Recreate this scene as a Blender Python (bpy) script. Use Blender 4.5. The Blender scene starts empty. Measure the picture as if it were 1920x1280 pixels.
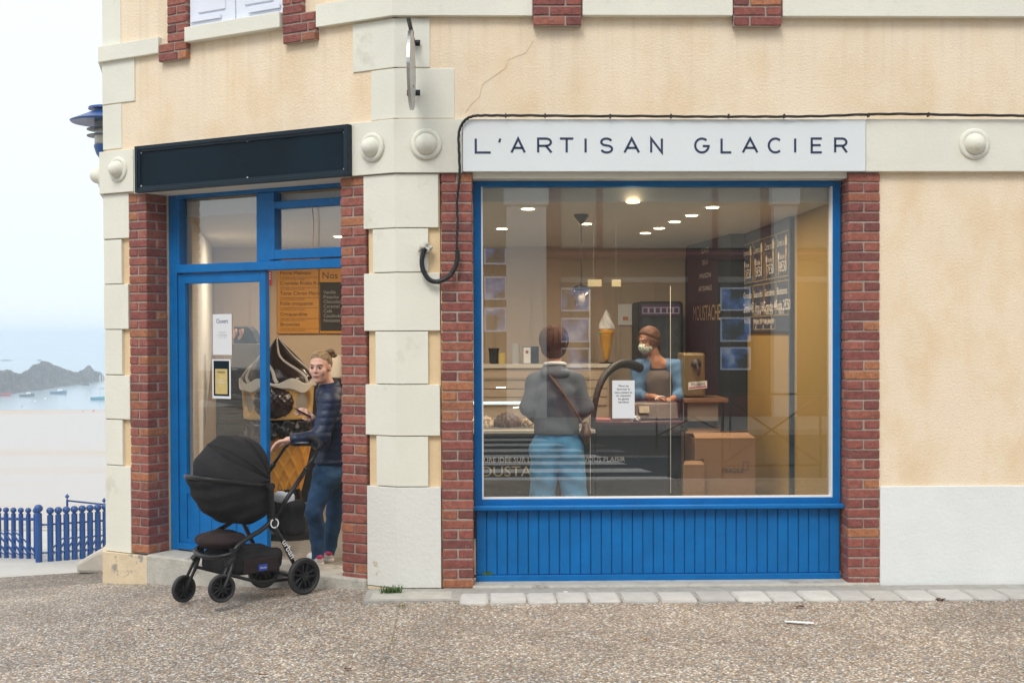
import bpy, bmesh, math, random
import numpy as np
from mathutils import Vector, Matrix, noise
random.seed(7); np.random.seed(7)
sc = bpy.context.scene
COL = sc.collection
R = math.radians

# ------------------------------------------------------------------ camera
FPX = 2500.0                       # focal length in pixels of the 1920 px wide photograph
CAMP = Vector((0, -9.09, 1.745))
cam = bpy.data.cameras.new('camera'); cam_o = bpy.data.objects.new('camera', cam); COL.objects.link(cam_o)
cam.sensor_width = 36; cam.lens = 36 * FPX / 1920; cam.shift_y = 24 / 1920
cam.clip_start = .05; cam.clip_end = 20000
cam_o.location = CAMP
CR = Matrix.Rotation(R(-1.3), 3, 'Z') @ Matrix.Rotation(R(90 - .9), 3, 'X') @ Matrix.Rotation(R(-.2), 3, 'Z')
cam_o.rotation_euler = CR.to_euler()
sc.camera = cam_o

# ------------------------------------------------------------------ sky
world = bpy.data.worlds.new('World'); sc.world = world; world.use_nodes = True
wn = world.node_tree; wn.nodes.clear()
wo = wn.nodes.new('ShaderNodeOutputWorld'); bg = wn.nodes.new('ShaderNodeBackground')
sky = wn.nodes.new('ShaderNodeTexSky'); sky.sky_type = 'NISHITA'; sky.sun_disc = False
SUN_EL, SUN_AZ = 50, 200          # degrees; azimuth clockwise from +Y
sky.sun_elevation = R(SUN_EL); sky.sun_rotation = R(SUN_AZ); sky.dust_density = 6; sky.air_density = 1.2
bg.inputs['Strength'].default_value = .1
# overcast veil: a smooth luminous cloud cover, brighter towards the zenith
geo = wn.nodes.new('ShaderNodeNewGeometry'); sep = wn.nodes.new('ShaderNodeSeparateXYZ')
tc = wn.nodes.new('ShaderNodeTexCoord')
wn.links.new(tc.outputs['Generated'], sep.inputs[0])
ramp = wn.nodes.new('ShaderNodeValToRGB')
ramp.color_ramp.elements[0].position = 0.0; ramp.color_ramp.elements[0].color = (.73, .81, .89, 1)
ramp.color_ramp.elements[1].position = 1.0; ramp.color_ramp.elements[1].color = (1.0, 1.0, .98, 1)
e = ramp.color_ramp.elements.new(.3); e.color = (.79, .86, .93, 1)
wn.links.new(sep.outputs['Z'], ramp.inputs[0])
sc_ = wn.nodes.new('ShaderNodeVectorMath'); sc_.operation = 'SCALE'; sc_.inputs['Scale'].default_value = 11.5
wn.links.new(ramp.outputs[0], sc_.inputs[0])
mx = wn.nodes.new('ShaderNodeMixRGB'); mx.inputs[0].default_value = .9
wn.links.new(sky.outputs[0], mx.inputs[1]); wn.links.new(sc_.outputs[0], mx.inputs[2])
wn.links.new(mx.outputs[0], bg.inputs[0]); wn.links.new(bg.outputs[0], wo.inputs[0])

# ------------------------------------------------------------------ sun behind cloud
sl = bpy.data.lights.new('sun', 'SUN'); sl.energy = 1.5; sl.angle = R(22); sl.color = (1, .965, .91)
so = bpy.data.objects.new('sun', sl); COL.objects.link(so)
_d = Vector((math.sin(R(SUN_AZ)) * math.cos(R(SUN_EL)), math.cos(R(SUN_AZ)) * math.cos(R(SUN_EL)), math.sin(R(SUN_EL))))
so.rotation_euler = _d.to_track_quat('Z', 'Y').to_euler(); so.location = (0, -30, 60)

# ------------------------------------------------------------------ exposure and sampling
sc.view_settings.view_transform = 'Standard'; sc.view_settings.look = 'None'
sc.view_settings.gamma = 1; sc.view_settings.use_curve_mapping = False
sc.view_settings.exposure = .27
cy = sc.cycles
cy.max_bounces = 8; cy.diffuse_bounces = 4; cy.glossy_bounces = 4; cy.transparent_max_bounces = 16; cy.transmission_bounces = 4
cy.volume_bounces = 1; cy.caustics_reflective = False; cy.caustics_refractive = False
cy.sample_clamp_indirect = 6

# ------------------------------------------------------------------ geometry frames
def ray(px, py):
    return CR @ Vector(((px - 960) / FPX, -(py - 664) / FPX, -1))
def hit(px, py, p0, n):
    r = ray(px, py); t = (Vector(p0) - CAMP).dot(Vector(n)) / r.dot(Vector(n)); return CAMP + r * t
def at(px, py, Y): return hit(px, py, (0, Y, 0), (0, 1, 0))
def onz(px, py, z): return hit(px, py, (0, 0, z), (0, 0, 1))
Z = Vector((0, 0, 1))
class Frame:
    """a vertical plane: origin, direction along it, direction into the building"""
    def __init__(s, o, t, n): s.o, s.t, s.n = Vector(o), Vector(t).normalized(), Vector(n).normalized()
    def p(s, u, d, z): return s.o + s.t * u + s.n * d + Z * z
    def px(s, px, py, d=0):
        q = hit(px, py, s.p(0, d, 0), s.n); return (q - s.o).dot(s.t), q.z
    def u(s, px, py, d=0): return s.px(px, py, d)[0]
    def z(s, px, py, d=0): return s.px(px, py, d)[1]
FR = Frame((0, 0, 0), (1, 0, 0), (0, 1, 0))
XC = at(743, 640, 0).x
ALPHA = R(32.3)
CH = Frame((XC, 0, 0), (-math.cos(ALPHA), math.sin(ALPHA), 0), (math.sin(ALPHA), math.cos(ALPHA), 0))
LCH = CH.u(198, 640)
C1 = CH.p(LCH, 0, 0)
BETA = R(12.0)
TH = Frame(C1, (-math.sin(BETA), math.cos(BETA), 0), (math.cos(BETA), math.sin(BETA), 0))

# ------------------------------------------------------------------ materials
MATS = {}
def sl_(c): return tuple(((x / 255) / 12.92 if x / 255 <= .04045 else ((x / 255 + .055) / 1.055) ** 2.4) for x in c)
def nd(nt, kind, **kw):
    n = nt.nodes.new('ShaderNode' + kind)
    for k, v in kw.items():
        if k in n.inputs: n.inputs[k].default_value = v
        else: setattr(n, k, v)
    return n
def mat(name, col, rough=.6, var=.12, scale=6, bump=0, bscale=80, metal=0, spec=.5, coat=0, rnd=0, emit=None, estr=0, stretch=None, dirt=None, dscale=2, dthr=.6, sheen=0, bdist=.01, dsoft=.12):
    if name in MATS: return MATS[name]
    m = bpy.data.materials.new(name); m.use_nodes = True; nt = m.node_tree; b = nt.nodes['Principled BSDF']
    b.inputs['Roughness'].default_value = rough; b.inputs['Metallic'].default_value = metal
    b.inputs['Specular IOR Level'].default_value = spec; b.inputs['Coat Weight'].default_value = coat
    if sheen: b.inputs['Sheen Weight'].default_value = sheen
    L = nt.links.new
    g = nd(nt, 'NewGeometry'); mp = nd(nt, 'Mapping')
    if stretch: mp.inputs['Scale'].default_value = stretch
    L(g.outputs['Position'], mp.inputs[0])
    cur = None
    n1 = nd(nt, 'TexNoise', Scale=scale, Detail=6.0, Roughness=.62); L(mp.outputs[0], n1.inputs['Vector'])
    r1 = nd(nt, 'MapRange'); r1.inputs['From Min'].default_value = .25; r1.inputs['From Max'].default_value = .75
    r1.inputs['To Min'].default_value = 1 - var; r1.inputs['To Max'].default_value = 1 + var
    L(n1.outputs['Fac'], r1.inputs[0])
    c = nd(nt, 'RGB'); c.outputs[0].default_value = (*col, 1)
    v = nd(nt, 'VectorMath', operation='SCALE'); L(c.outputs[0], v.inputs[0]); L(r1.outputs[0], v.inputs['Scale']); cur = v.outputs[0]
    if rnd:
        oi = nd(nt, 'ObjectInfo'); hs = nd(nt, 'HueSaturation')
        m1 = nd(nt, 'MapRange'); m1.inputs['To Min'].default_value = 1 - rnd; m1.inputs['To Max'].default_value = 1 + rnd
        L(oi.outputs['Random'], m1.inputs[0]); L(m1.outputs[0], hs.inputs['Value']); L(cur, hs.inputs['Color']); cur = hs.outputs[0]
    if dirt:
        n2 = nd(nt, 'TexNoise', Scale=dscale, Detail=8.0, Roughness=.7)
        L(mp.outputs[0], n2.inputs['Vector'])
        m2 = nd(nt, 'MapRange'); m2.inputs['From Min'].default_value = dthr; m2.inputs['From Max'].default_value = dthr + dsoft
        L(n2.outputs['Fac'], m2.inputs[0])
        x = nd(nt, 'MixRGB'); L(m2.outputs[0], x.inputs[0]); L(cur, x.inputs[1]); x.inputs[2].default_value = (*dirt, 1); cur = x.outputs[0]
    L(cur, b.inputs['Base Color'])
    if bump:
        n3 = nd(nt, 'TexNoise', Scale=bscale, Detail=4.0, Roughness=.6); L(mp.outputs[0], n3.inputs['Vector'])
        bp = nd(nt, 'Bump', Strength=bump, Distance=bdist); L(n3.outputs['Fac'], bp.inputs['Height']); L(bp.outputs[0], b.inputs['Normal'])
    if emit:
        b.inputs['Emission Color'].default_value = (*emit, 1); b.inputs['Emission Strength'].default_value = estr
    MATS[name] = m; return m

# ------------------------------------------------------------------ objects
WL = {}
def tag(o, label=None, cat=None, group=None, kind=None):
    if label: o['label'] = label
    if cat: o['category'] = cat
    if group: o['group'] = group
    if kind: o['kind'] = kind
    return o
def empty(name, loc, label, cat, group=None):
    o = bpy.data.objects.new(name, None); COL.objects.link(o); o.location = loc; o.empty_display_size = .1
    WL[o] = Vector(loc); return tag(o, label, cat, group)
def put(o, wloc, parent=None):
    wloc = Vector(wloc); WL[o] = wloc
    if parent is not None:
        o.parent = parent; o.location = wloc - WL[parent]
    else: o.location = wloc
    return o
def link(name, mesh, mats, wloc=(0, 0, 0), parent=None, rot=None):
    o = bpy.data.objects.new(name, mesh); COL.objects.link(o)
    if mats is not None:
        mesh.materials.clear()
        for m in (mats if isinstance(mats, (list, tuple)) else [mats]): mesh.materials.append(m)
    put(o, wloc, parent)
    if rot is not None: o.rotation_euler = rot
    return o
def mkmesh(name, V, F, smooth=False, mi=None):
    me = bpy.data.meshes.new(name); me.from_pydata([tuple(v) for v in V], [], F)
    if smooth: me.polygons.foreach_set('use_smooth', [True] * len(F))
    if mi is not None: me.polygons.foreach_set('material_index', mi)
    me.update(); return me
class MB:
    def __init__(s): s.V, s.F, s.M = [], [], []
    def add(s, V, F, mi=0):
        o = len(s.V); s.V += [Vector(v) for v in V]; s.F += [tuple(i + o for i in f) for f in F]; s.M += [mi] * len(F); return s
    def box(s, fr, u0, u1, d0, d1, z0, z1, mi=0):
        V = [fr.p(u, d, z) for z in (z0, z1) for d in (d0, d1) for u in (u0, u1)]
        return s.add(V, [(0, 2, 3, 1), (4, 5, 7, 6), (0, 1, 5, 4), (2, 6, 7, 3), (0, 4, 6, 2), (1, 3, 7, 5)], mi)
    def hexa(s, V, mi=0):
        return s.add(V, [(0, 2, 3, 1), (4, 5, 7, 6), (0, 1, 5, 4), (2, 6, 7, 3), (0, 4, 6, 2), (1, 3, 7, 5)], mi)
    def quad(s, a, b, c, d, mi=0): return s.add([a, b, c, d], [(0, 1, 2, 3)], mi)
    def tube(s, pts, r, n=10, mi=0, cap=True, flat=1.0):
        pts = [Vector(p) for p in pts]; rs = r if isinstance(r, (list, tuple)) else [r] * len(pts)
        rings = []; up = None
        for i, p in enumerate(pts):
            t = (pts[min(i + 1, len(pts) - 1)] - pts[max(i - 1, 0)]).normalized()
            if up is None: up = Vector((0, 0, 1)) if abs(t.z) < .9 else Vector((1, 0, 0))
            a = t.cross(up).normalized(); b = a.cross(t).normalized(); up = b
            rings.append([p + (a * math.cos(2 * math.pi * k / n) + b * math.sin(2 * math.pi * k / n) * flat) * rs[i] for k in range(n)])
        V = [v for r_ in rings for v in r_]; F = []
        for i in range(len(pts) - 1):
            for k in range(n): F.append((i * n + k, i * n + (k + 1) % n, (i + 1) * n + (k + 1) % n, (i + 1) * n + k))
        if cap: F.append(tuple(range(n))[::-1]); F.append(tuple((len(pts) - 1) * n + k for k in range(n)))
        return s.add(V, F, mi)
    def lathe(s, prof, o, axis=(0, 0, 1), n=24, mi=0, arc=2 * math.pi):
        """prof: list of (radius, height) along axis"""
        ax = Vector(axis).normalized(); u = (Vector((1, 0, 0)) if abs(ax.x) < .9 else Vector((0, 1, 0)))
        a = ax.cross(u).normalized(); b = ax.cross(a).normalized(); o = Vector(o)
        V = [o + ax * h + (a * math.cos(arc * k / n) + b * math.sin(arc * k / n)) * r for (r, h) in prof for k in range(n)]
        F = []
        for i in range(len(prof) - 1):
            for k in range(n): F.append((i * n + k, i * n + (k + 1) % n, (i + 1) * n + (k + 1) % n, (i + 1) * n + k))
        if prof[0][0] > 1e-5: F.append(tuple(range(n)))
        if prof[-1][0] > 1e-5: F.append(tuple((len(prof) - 1) * n + k for k in range(n)))
        return s.add(V, F, mi)
    def prism(s, poly, ext, mi=0):
        """poly: list of world points (planar), ext: vector"""
        n = len(poly); ext = Vector(ext); V = [Vector(p) for p in poly] + [Vector(p) + ext for p in poly]
        F = [tuple(range(n)), tuple(range(2 * n - 1, n - 1, -1))] + [(i, (i + 1) % n, n + (i + 1) % n, n + i) for i in range(n)]
        return s.add(V, F, mi)
    def build(s, name, mats, parent=None, smooth=False, bevel=0, origin=None, seg=2, auto=False):
        lo = Vector((min(v.x for v in s.V), min(v.y for v in s.V), min(v.z for v in s.V)))
        hi = Vector((max(v.x for v in s.V), max(v.y for v in s.V), max(v.z for v in s.V)))
        o = Vector(origin) if origin is not None else Vector(((lo.x + hi.x) / 2, (lo.y + hi.y) / 2, lo.z))
        me = mkmesh(name, [v - o for v in s.V], s.F, smooth, s.M)
        bm = bmesh.new(); bm.from_mesh(me); bmesh.ops.recalc_face_normals(bm, faces=bm.faces); bm.to_mesh(me); bm.free()
        ob = link(name, me, mats, o, parent)
        if bevel:
            b = ob.modifiers.new('bevel', 'BEVEL'); b.width = bevel; b.segments = seg; b.limit_method = 'ANGLE'; b.angle_limit = R(40)
        if auto:
            me.polygons.foreach_set('use_smooth', [True] * len(me.polygons))
            bm = bmesh.new(); bm.from_mesh(me)
            for e in bm.edges:
                if len(e.link_faces) == 2 and e.calc_face_angle(0) > R(35): e.smooth = False
            bm.to_mesh(me); bm.free()
        return ob
def box(name, fr, u0, u1, d0, d1, z0, z1, m, parent=None, bevel=0): return MB().box(fr, u0, u1, d0, d1, z0, z1).build(name, m, parent, bevel=bevel)

def text_mb(body, size, o, right, up, m, parent=None, name='lettering', align='CENTER', width=None, off=.0012, space=1.0, line=1.0, shear=0):
    cu = bpy.data.curves.new('t', 'FONT'); cu.body = body; cu.size = size; cu.align_x = align; cu.align_y = 'CENTER'; cu.space_character = space
    cu.space_line = line; cu.shear = shear; cu.resolution_u = 3
    ob = bpy.data.objects.new('t', cu); COL.objects.link(ob)
    dg = bpy.context.evaluated_depsgraph_get(); me = bpy.data.meshes.new_from_object(ob.evaluated_get(dg))
    bpy.data.objects.remove(ob); bpy.data.curves.remove(cu)
    right = Vector(right).normalized(); up = Vector(up).normalized(); n = right.cross(up)
    o = Vector(o)
    sx = 1
    if width and len(me.vertices):
        xs = [v.co.x for v in me.vertices]; sx = width / (max(xs) - min(xs))
    for v in me.vertices: v.co = right * v.co.x * sx + up * v.co.y + n * off
    return link(name, me, m, o, parent)

# --- signed-distance modelling: smooth unions of tapered limbs and ellipsoids, meshed by surface nets
def sd_cap(P, a, b, ra, rb):
    a = np.array(a, np.float32); b = np.array(b, np.float32); ab = b - a; L2 = max(float(ab @ ab), 1e-9)
    t = np.clip(((P - a) @ ab) / L2, 0, 1)
    q = P - a - t[..., None] * ab
    return np.sqrt((q * q).sum(-1)) - (ra + t * (rb - ra))
def sd_ell(P, c, r, M=None):
    q = P - np.array(c, np.float32)
    if M is not None: q = q @ np.array(M, np.float32)      # columns of M = local axes
    r = np.array(r, np.float32); k0 = np.sqrt(((q / r) ** 2).sum(-1)); k1 = np.sqrt(((q / (r * r)) ** 2).sum(-1))
    return k0 * (k0 - 1) / np.maximum(k1, 1e-6)
def smin(a, b, k):
    h = np.clip(.5 + .5 * (b - a) / k, 0, 1); return b * (1 - h) + a * h - k * h * (1 - h)
def union(ds, k):
    r = ds[0]
    for d in ds[1:]: r = smin(r, d, k)
    return r
def sdf_mesh(fn, lo, hi, h):
    lo = np.array(lo, np.float32); hi = np.array(hi, np.float32); B = 8
    nb = np.ceil((hi - lo) / (h * B)).astype(int); N = nb * B + 1
    ax = [lo[i] + h * B * (np.arange(nb[i]) + .5) for i in range(3)]
    G = np.stack(np.meshgrid(*ax, indexing='ij'), -1).astype(np.float32)
    c = fn(G.reshape(-1, 3)).reshape(nb)
    F = np.repeat(np.repeat(np.repeat(np.where(c < 0, -1., 1.).astype(np.float32), B, 0), B, 1), B, 2)
    F = np.pad(F, ((0, 1), (0, 1), (0, 1)), mode='edge')
    act = np.argwhere(np.abs(c) < h * B * .9 * 1.35)
    off = np.stack(np.meshgrid(*[np.arange(B + 1)] * 3, indexing='ij'), -1).reshape(-1, 3)
    for s0 in range(0, len(act), 400):
        idx = act[s0:s0 + 400, None, :] * B + off[None]
        v = fn((lo + idx.reshape(-1, 3) * h).astype(np.float32))
        ii = idx.reshape(-1, 3); F[ii[:, 0], ii[:, 1], ii[:, 2]] = v
    S = F < 0
    cnt = np.zeros(np.array(S.shape) - 1, np.int8)
    for i in (0, 1):
        for j in (0, 1):
            for k in (0, 1): cnt += S[i:S.shape[0] - 1 + i, j:S.shape[1] - 1 + j, k:S.shape[2] - 1 + k]
    cells = np.argwhere((cnt > 0) & (cnt < 8)); ID = -np.ones(cnt.shape, np.int64); ID[tuple(cells.T)] = np.arange(len(cells))
    cor = [(i, j, k) for i in (0, 1) for j in (0, 1) for k in (0, 1)]
    acc = np.zeros((len(cells), 3)); n = np.zeros(len(cells))
    for a in cor:
        for b in cor:
            if sum(abs(np.array(a) - np.array(b))) == 1 and a < b:
                fa = F[tuple((cells + a).T)]; fb = F[tuple((cells + b).T)]; m = (fa < 0) != (fb < 0)
                t = np.where(m, fa / np.where(m, fa - fb, 1), 0)[:, None]
                p = cells + np.array(a) * (1 - t) + np.array(b) * t; acc += p * m[:, None]; n += m
    V = lo + (acc / n[:, None]) * h
    faces = []
    for ax_ in range(3):
        o = [0, 0, 0]; o[ax_] = 1
        A = S[tuple(slice(0, S.shape[i] - o[i]) for i in range(3))]; Bq = S[tuple(slice(o[i], S.shape[i]) for i in range(3))]
        e = np.argwhere(A != Bq); u, w = [(1, 2), (2, 0), (0, 1)][ax_]
        e = e[(e[:, u] > 0) & (e[:, w] > 0) & (e[:, u] < S.shape[u] - 1) & (e[:, w] < S.shape[w] - 1)]
        def cid(du, dw):
            q = e.copy(); q[:, u] -= du; q[:, w] -= dw; return ID[tuple(q.T)]
        q = np.stack([cid(1, 1), cid(0, 1), cid(0, 0), cid(1, 0)], 1)
        fl = S[tuple(e.T)]; q[~fl] = q[~fl][:, ::-1]; faces.append(q)
    Fc = np.concatenate(faces); Fc = Fc[(Fc >= 0).all(1)]
    return V, Fc
def sdf_obj(name, fn, lo, hi, h, m, parent=None, origin=None, smooth_it=0):
    V, Fc = sdf_mesh(fn, lo, hi, h)
    o = np.array(origin if origin is not None else [(V[:, 0].min() + V[:, 0].max()) / 2, (V[:, 1].min() + V[:, 1].max()) / 2, V[:, 2].min()])
    me = bpy.data.meshes.new(name); me.from_pydata((V - o).tolist(), [], Fc.tolist())
    me.polygons.foreach_set('use_smooth', [True] * len(me.polygons)); me.update()
    ob = link(name, me, m, o, parent)
    if smooth_it:
        s = ob.modifiers.new('smooth', 'SMOOTH'); s.iterations = smooth_it; s.factor = .5
    return ob

# ================================================================== MATERIALS OF THE BUILDING
M = {}
def stucco_mat():
    m = mat('cream_stucco', (.845, .71, .54), .93, .04, 1.3, bump=.55, bscale=70, bdist=.010, spec=.2)
    nt = m.node_tree; L = nt.links.new; b = nt.nodes['Principled BSDF']; src = b.inputs['Base Color'].links[0].from_socket
    g = nd(nt, 'NewGeometry'); mp = nd(nt, 'Mapping'); mp.inputs['Scale'].default_value = (1.6, 1.6, .9); L(g.outputs['Position'], mp.inputs[0])
    n = nd(nt, 'TexNoise', Scale=1.6, Detail=7.0, Roughness=.62); L(mp.outputs[0], n.inputs['Vector'])
    r = nd(nt, 'ValToRGB'); r.color_ramp.elements[0].position = .3; r.color_ramp.elements[0].color = (.90, .80, .66, 1)
    r.color_ramp.elements[1].position = .55; r.color_ramp.elements[1].color = (1, 1, 1, 1)
    e = r.color_ramp.elements.new(.75); e.color = (.99, 1.0, 1.05, 1); L(n.outputs['Fac'], r.inputs[0])
    x = nd(nt, 'MixRGB', blend_type='MULTIPLY'); x.inputs[0].default_value = .75; L(src, x.inputs[1]); L(r.outputs[0], x.inputs[2])
    n2 = nd(nt, 'TexNoise', Scale=220.0, Detail=3.0); L(g.outputs['Position'], n2.inputs['Vector'])
    r2 = nd(nt, 'MapRange'); r2.inputs['From Min'].default_value = .3; r2.inputs['From Max'].default_value = .7; r2.inputs['To Min'].default_value = .92; r2.inputs['To Max'].default_value = 1.06
    L(n2.outputs['Fac'], r2.inputs[0]); v = nd(nt, 'VectorMath', operation='SCALE'); L(x.outputs[0], v.inputs[0]); L(r2.outputs[0], v.inputs['Scale'])
    # rain streaks: narrow vertical runs, strongest just below the string course
    mp3 = nd(nt, 'Mapping'); mp3.inputs['Scale'].default_value = (13, 13, .3); L(g.outputs['Position'], mp3.inputs[0])
    n3 = nd(nt, 'TexNoise', Scale=1.0, Detail=4.0, Roughness=.6); L(mp3.outputs[0], n3.inputs['Vector'])
    sp = nd(nt, 'SeparateXYZ'); L(g.outputs['Position'], sp.inputs[0])
    hz = nd(nt, 'MapRange'); hz.inputs['From Min'].default_value = 3.1; hz.inputs['From Max'].default_value = 3.95; hz.inputs['To Max'].default_value = .28; L(sp.outputs['Z'], hz.inputs[0])
    ra = nd(nt, 'MapRange'); ra.inputs['From Min'].default_value = .5; ra.inputs['From Max'].default_value = .72; L(n3.outputs['Fac'], ra.inputs[0])
    mu = nd(nt, 'Math', operation='MULTIPLY'); L(hz.outputs[0], mu.inputs[0]); L(ra.outputs[0], mu.inputs[1])
    y = nd(nt, 'MixRGB'); L(mu.outputs[0], y.inputs[0]); L(v.outputs[0], y.inputs[1]); y.inputs[2].default_value = (.46, .36, .24, 1)
    L(y.outputs[0], b.inputs['Base Color']); return m
M['stucco'] = stucco_mat()
M['stone'] = mat('painted_stone', (.74, .73, .64), .85, .05, 2.2, bump=.35, bscale=45, bdist=.006, dirt=(.42, .38, .29), dscale=2.6, dthr=.59, dsoft=.28)
M['plinth'] = mat('white_plinth_paint', (.76, .78, .78), .85, .06, 1.6, bump=.4, bscale=40, bdist=.007, dirt=(.40, .38, .34), dscale=9, dthr=.68, dsoft=.03)
M['peeling'] = mat('peeling_white_paint', (.70, .70, .66), .85, .05, 2, bump=.5, bscale=40, bdist=.008, dirt=(.56, .47, .34), dscale=3.3, dthr=.62, dsoft=.02)
M['signboard'] = mat('sign_white_paint', (.70, .74, .76), .6, .02, 2, bump=.1, bscale=30)
M['plaster_base'] = mat('bare_plaster', (.66, .54, .37), .95, .10, 6, bump=.5, bscale=30, dirt=(.33, .30, .26), dscale=5, dthr=.58, dsoft=.04)
M['infill'] = mat('cream_infill', (.74, .56, .34), .9, .08, 3, bump=.4, bscale=60)
M['mortar'] = mat('mortar', (.36, .31, .27), .95, .18, 20, bump=.7, bscale=60, bdist=.008)
M['concrete'] = mat('concrete_step', (.46, .44, .39), .9, .18, 9, bump=.7, bscale=50, dirt=(.22, .20, .17), dscale=4, dthr=.55)
M['blue'] = mat('blue_gloss_paint', (.0008, .135, .405), .45, .16, 5, bump=.35, bscale=16, spec=.22, dirt=(.30, .42, .52), dscale=22, dthr=.735, dsoft=.012)
M['navy'] = mat('navy_board', (.003, .012, .021), .6, .4, 2.5, bump=.12, bscale=9, spec=.10)
M['navyrim'] = mat('navy_moulding', (.004, .014, .024), .4, .1, 3, spec=.22)
M['white'] = mat('white_paint', (.78, .80, .83), .45, .03, 4, bump=.1, bscale=20)
M['shutter'] = mat('shutter_paint', (.72, .76, .86), .5, .04, 4, bump=.12, bscale=20, dirt=(.3, .3, .32), dscale=9, dthr=.70, dsoft=.03)
M['black'] = mat('black_rubber', (.012, .012, .013), .55, .2, 8)
M['cable'] = mat('black_cable_sheath', (.010, .011, .013), .5, .2, 8)
M['cord'] = mat('string', (.45, .30, .14), .8)
M['steel'] = mat('brushed_steel', (.45, .46, .47), .35, .1, 6, metal=.9)
def brick_mat():
    m = bpy.data.materials.new('red_brick'); m.use_nodes = True; nt = m.node_tree; b = nt.nodes['Principled BSDF']; L = nt.links.new
    oi = nd(nt, 'ObjectInfo'); r = nd(nt, 'ValToRGB'); cr = r.color_ramp
    st = [(0, (.16, .052, .046)), (.22, (.22, .062, .052)), (.5, (.26, .078, .060)), (.72, (.30, .098, .072)), (.86, (.27, .088, .058)), (.96, (.38, .15, .07)), (1, (.20, .075, .06))]
    cr.elements[0].position, cr.elements[0].color = 0, (*st[0][1], 1); cr.elements[1].position, cr.elements[1].color = 1, (*st[-1][1], 1)
    for p, c in st[1:-1]: e = cr.elements.new(p); e.color = (*c, 1)
    L(oi.outputs['Random'], r.inputs[0])
    g = nd(nt, 'NewGeometry'); n = nd(nt, 'TexNoise', Scale=26.0, Detail=7.0, Roughness=.68); L(g.outputs['Position'], n.inputs['Vector'])
    mr = nd(nt, 'MapRange'); mr.inputs['From Min'].default_value = .3; mr.inputs['From Max'].default_value = .7; mr.inputs['To Min'].default_value = .62; mr.inputs['To Max'].default_value = 1.35; L(n.outputs['Fac'], mr.inputs[0])
    v = nd(nt, 'VectorMath', operation='SCALE'); L(r.outputs[0], v.inputs[0]); L(mr.outputs[0], v.inputs['Scale'])
    vo = nd(nt, 'TexVoronoi', Scale=75.0); L(g.outputs['Position'], vo.inputs['Vector'])
    t = nd(nt, 'MapRange'); t.inputs['From Min'].default_value = .14; t.inputs['From Max'].default_value = .24; t.inputs['To Min'].default_value = .75; t.inputs['To Max'].default_value = 0; L(vo.outputs['Distance'], t.inputs[0])
    n2 = nd(nt, 'TexNoise', Scale=7.0, Detail=3.0); L(g.outputs['Position'], n2.inputs['Vector'])
    t2 = nd(nt, 'MapRange'); t2.inputs['From Min'].default_value = .5; t2.inputs['From Max'].default_value = .62; L(n2.outputs['Fac'], t2.inputs[0])
    mu = nd(nt, 'Math', operation='MULTIPLY'); L(t.outputs[0], mu.inputs[0]); L(t2.outputs[0], mu.inputs[1])
    x = nd(nt, 'MixRGB'); L(mu.outputs[0], x.inputs[0]); L(v.outputs[0], x.inputs[1]); x.inputs[2].default_value = (.52, .40, .35, 1)
    L(x.outputs[0], b.inputs['Base Color']); b.inputs['Roughness'].default_value = .82
    bp = nd(nt, 'Bump', Strength=.9, Distance=.006); n3 = nd(nt, 'TexNoise', Scale=55.0, Detail=5.0); L(g.outputs['Position'], n3.inputs['Vector']); L(n3.outputs['Fac'], bp.inputs['Height']); L(bp.outputs[0], b.inputs['Normal'])
    return m
M['brick'] = brick_mat()
def glass_mat(name, refl, tint=(1, 1, 1), rough=0.0):
    m = bpy.data.materials.new(name); m.use_nodes = True; nt = m.node_tree; nt.nodes.remove(nt.nodes['Principled BSDF']); L = nt.links.new
    t = nd(nt, 'BsdfTransparent'); t.inputs[0].default_value = (*tint, 1); gl = nd(nt, 'BsdfGlossy'); gl.inputs['Roughness'].default_value = rough
    fr = nd(nt, 'LayerWeight', Blend=.5); mr = nd(nt, 'MapRange'); mr.inputs['To Min'].default_value = refl; mr.inputs['To Max'].default_value = 1
    pw = nd(nt, 'Math', operation='POWER'); pw.inputs[1].default_value = 4; L(fr.outputs['Facing'], pw.inputs[0]); L(pw.outputs[0], mr.inputs[0])
    x = nd(nt, 'MixShader'); L(mr.outputs[0], x.inputs[0]); L(t.outputs[0], x.inputs[1]); L(gl.outputs[0], x.inputs[2]); L(x.outputs[0], nt.nodes['Material Output'].inputs[0])
    return m
M['pane'] = glass_mat('window_glass', .125, (.96, .97, .96)); M['pane2'] = glass_mat('door_glass', .10, (.97, .97, .96)); M['clear'] = glass_mat('clear_glass', .05)

# ================================================================== THE CORNER BUILDING
house = empty('corner_house', (XC, 0, 0), 'cream rendered corner house with red brick pillars and a blue ice cream shop front', 'house')
UL, UR = CH, FR
zf = lambda px, py, d=0: FR.z(px, py, d)
zc = lambda px, py, d=0: CH.z(px, py, d)
uf = lambda px, d=0, py=640: FR.u(px, py, d)
uc = lambda px, d=0, py=640: CH.u(px, py, d)
Z_BAND0, Z_BAND1 = zf(1200, 33), zf(1200, 33) + .155
Z_F1, Z_F0 = zf(1200, 223, -.03), zf(1200, 323, -.03)       # fascia top and bottom
ZTOP = 6.6; RIGHT = 9.5
uW0, uW1 = uf(887), uf(1590)                                # shop window opening
zSill = zf(1200, 1092, .1)
u640, u277 = uc(640, 0, 700), uc(277, 0, 700)               # door opening on the chamfer (from the front edge of the bricks)
uRev = u277
zL = zc(256, 364, 0)                                        # lintel underside
# --- cut walls
w = MB()
w.box(FR, uf(1646), RIGHT, .014, .35, -.5, Z_F0 + .05)
w.build('wall', M['stucco'], house)
w = MB()
w.box(FR, .02 + XC, RIGHT, .0, .35, Z_F0 + .01, ZTOP); w.build('wall', M['stucco'], house)
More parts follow.
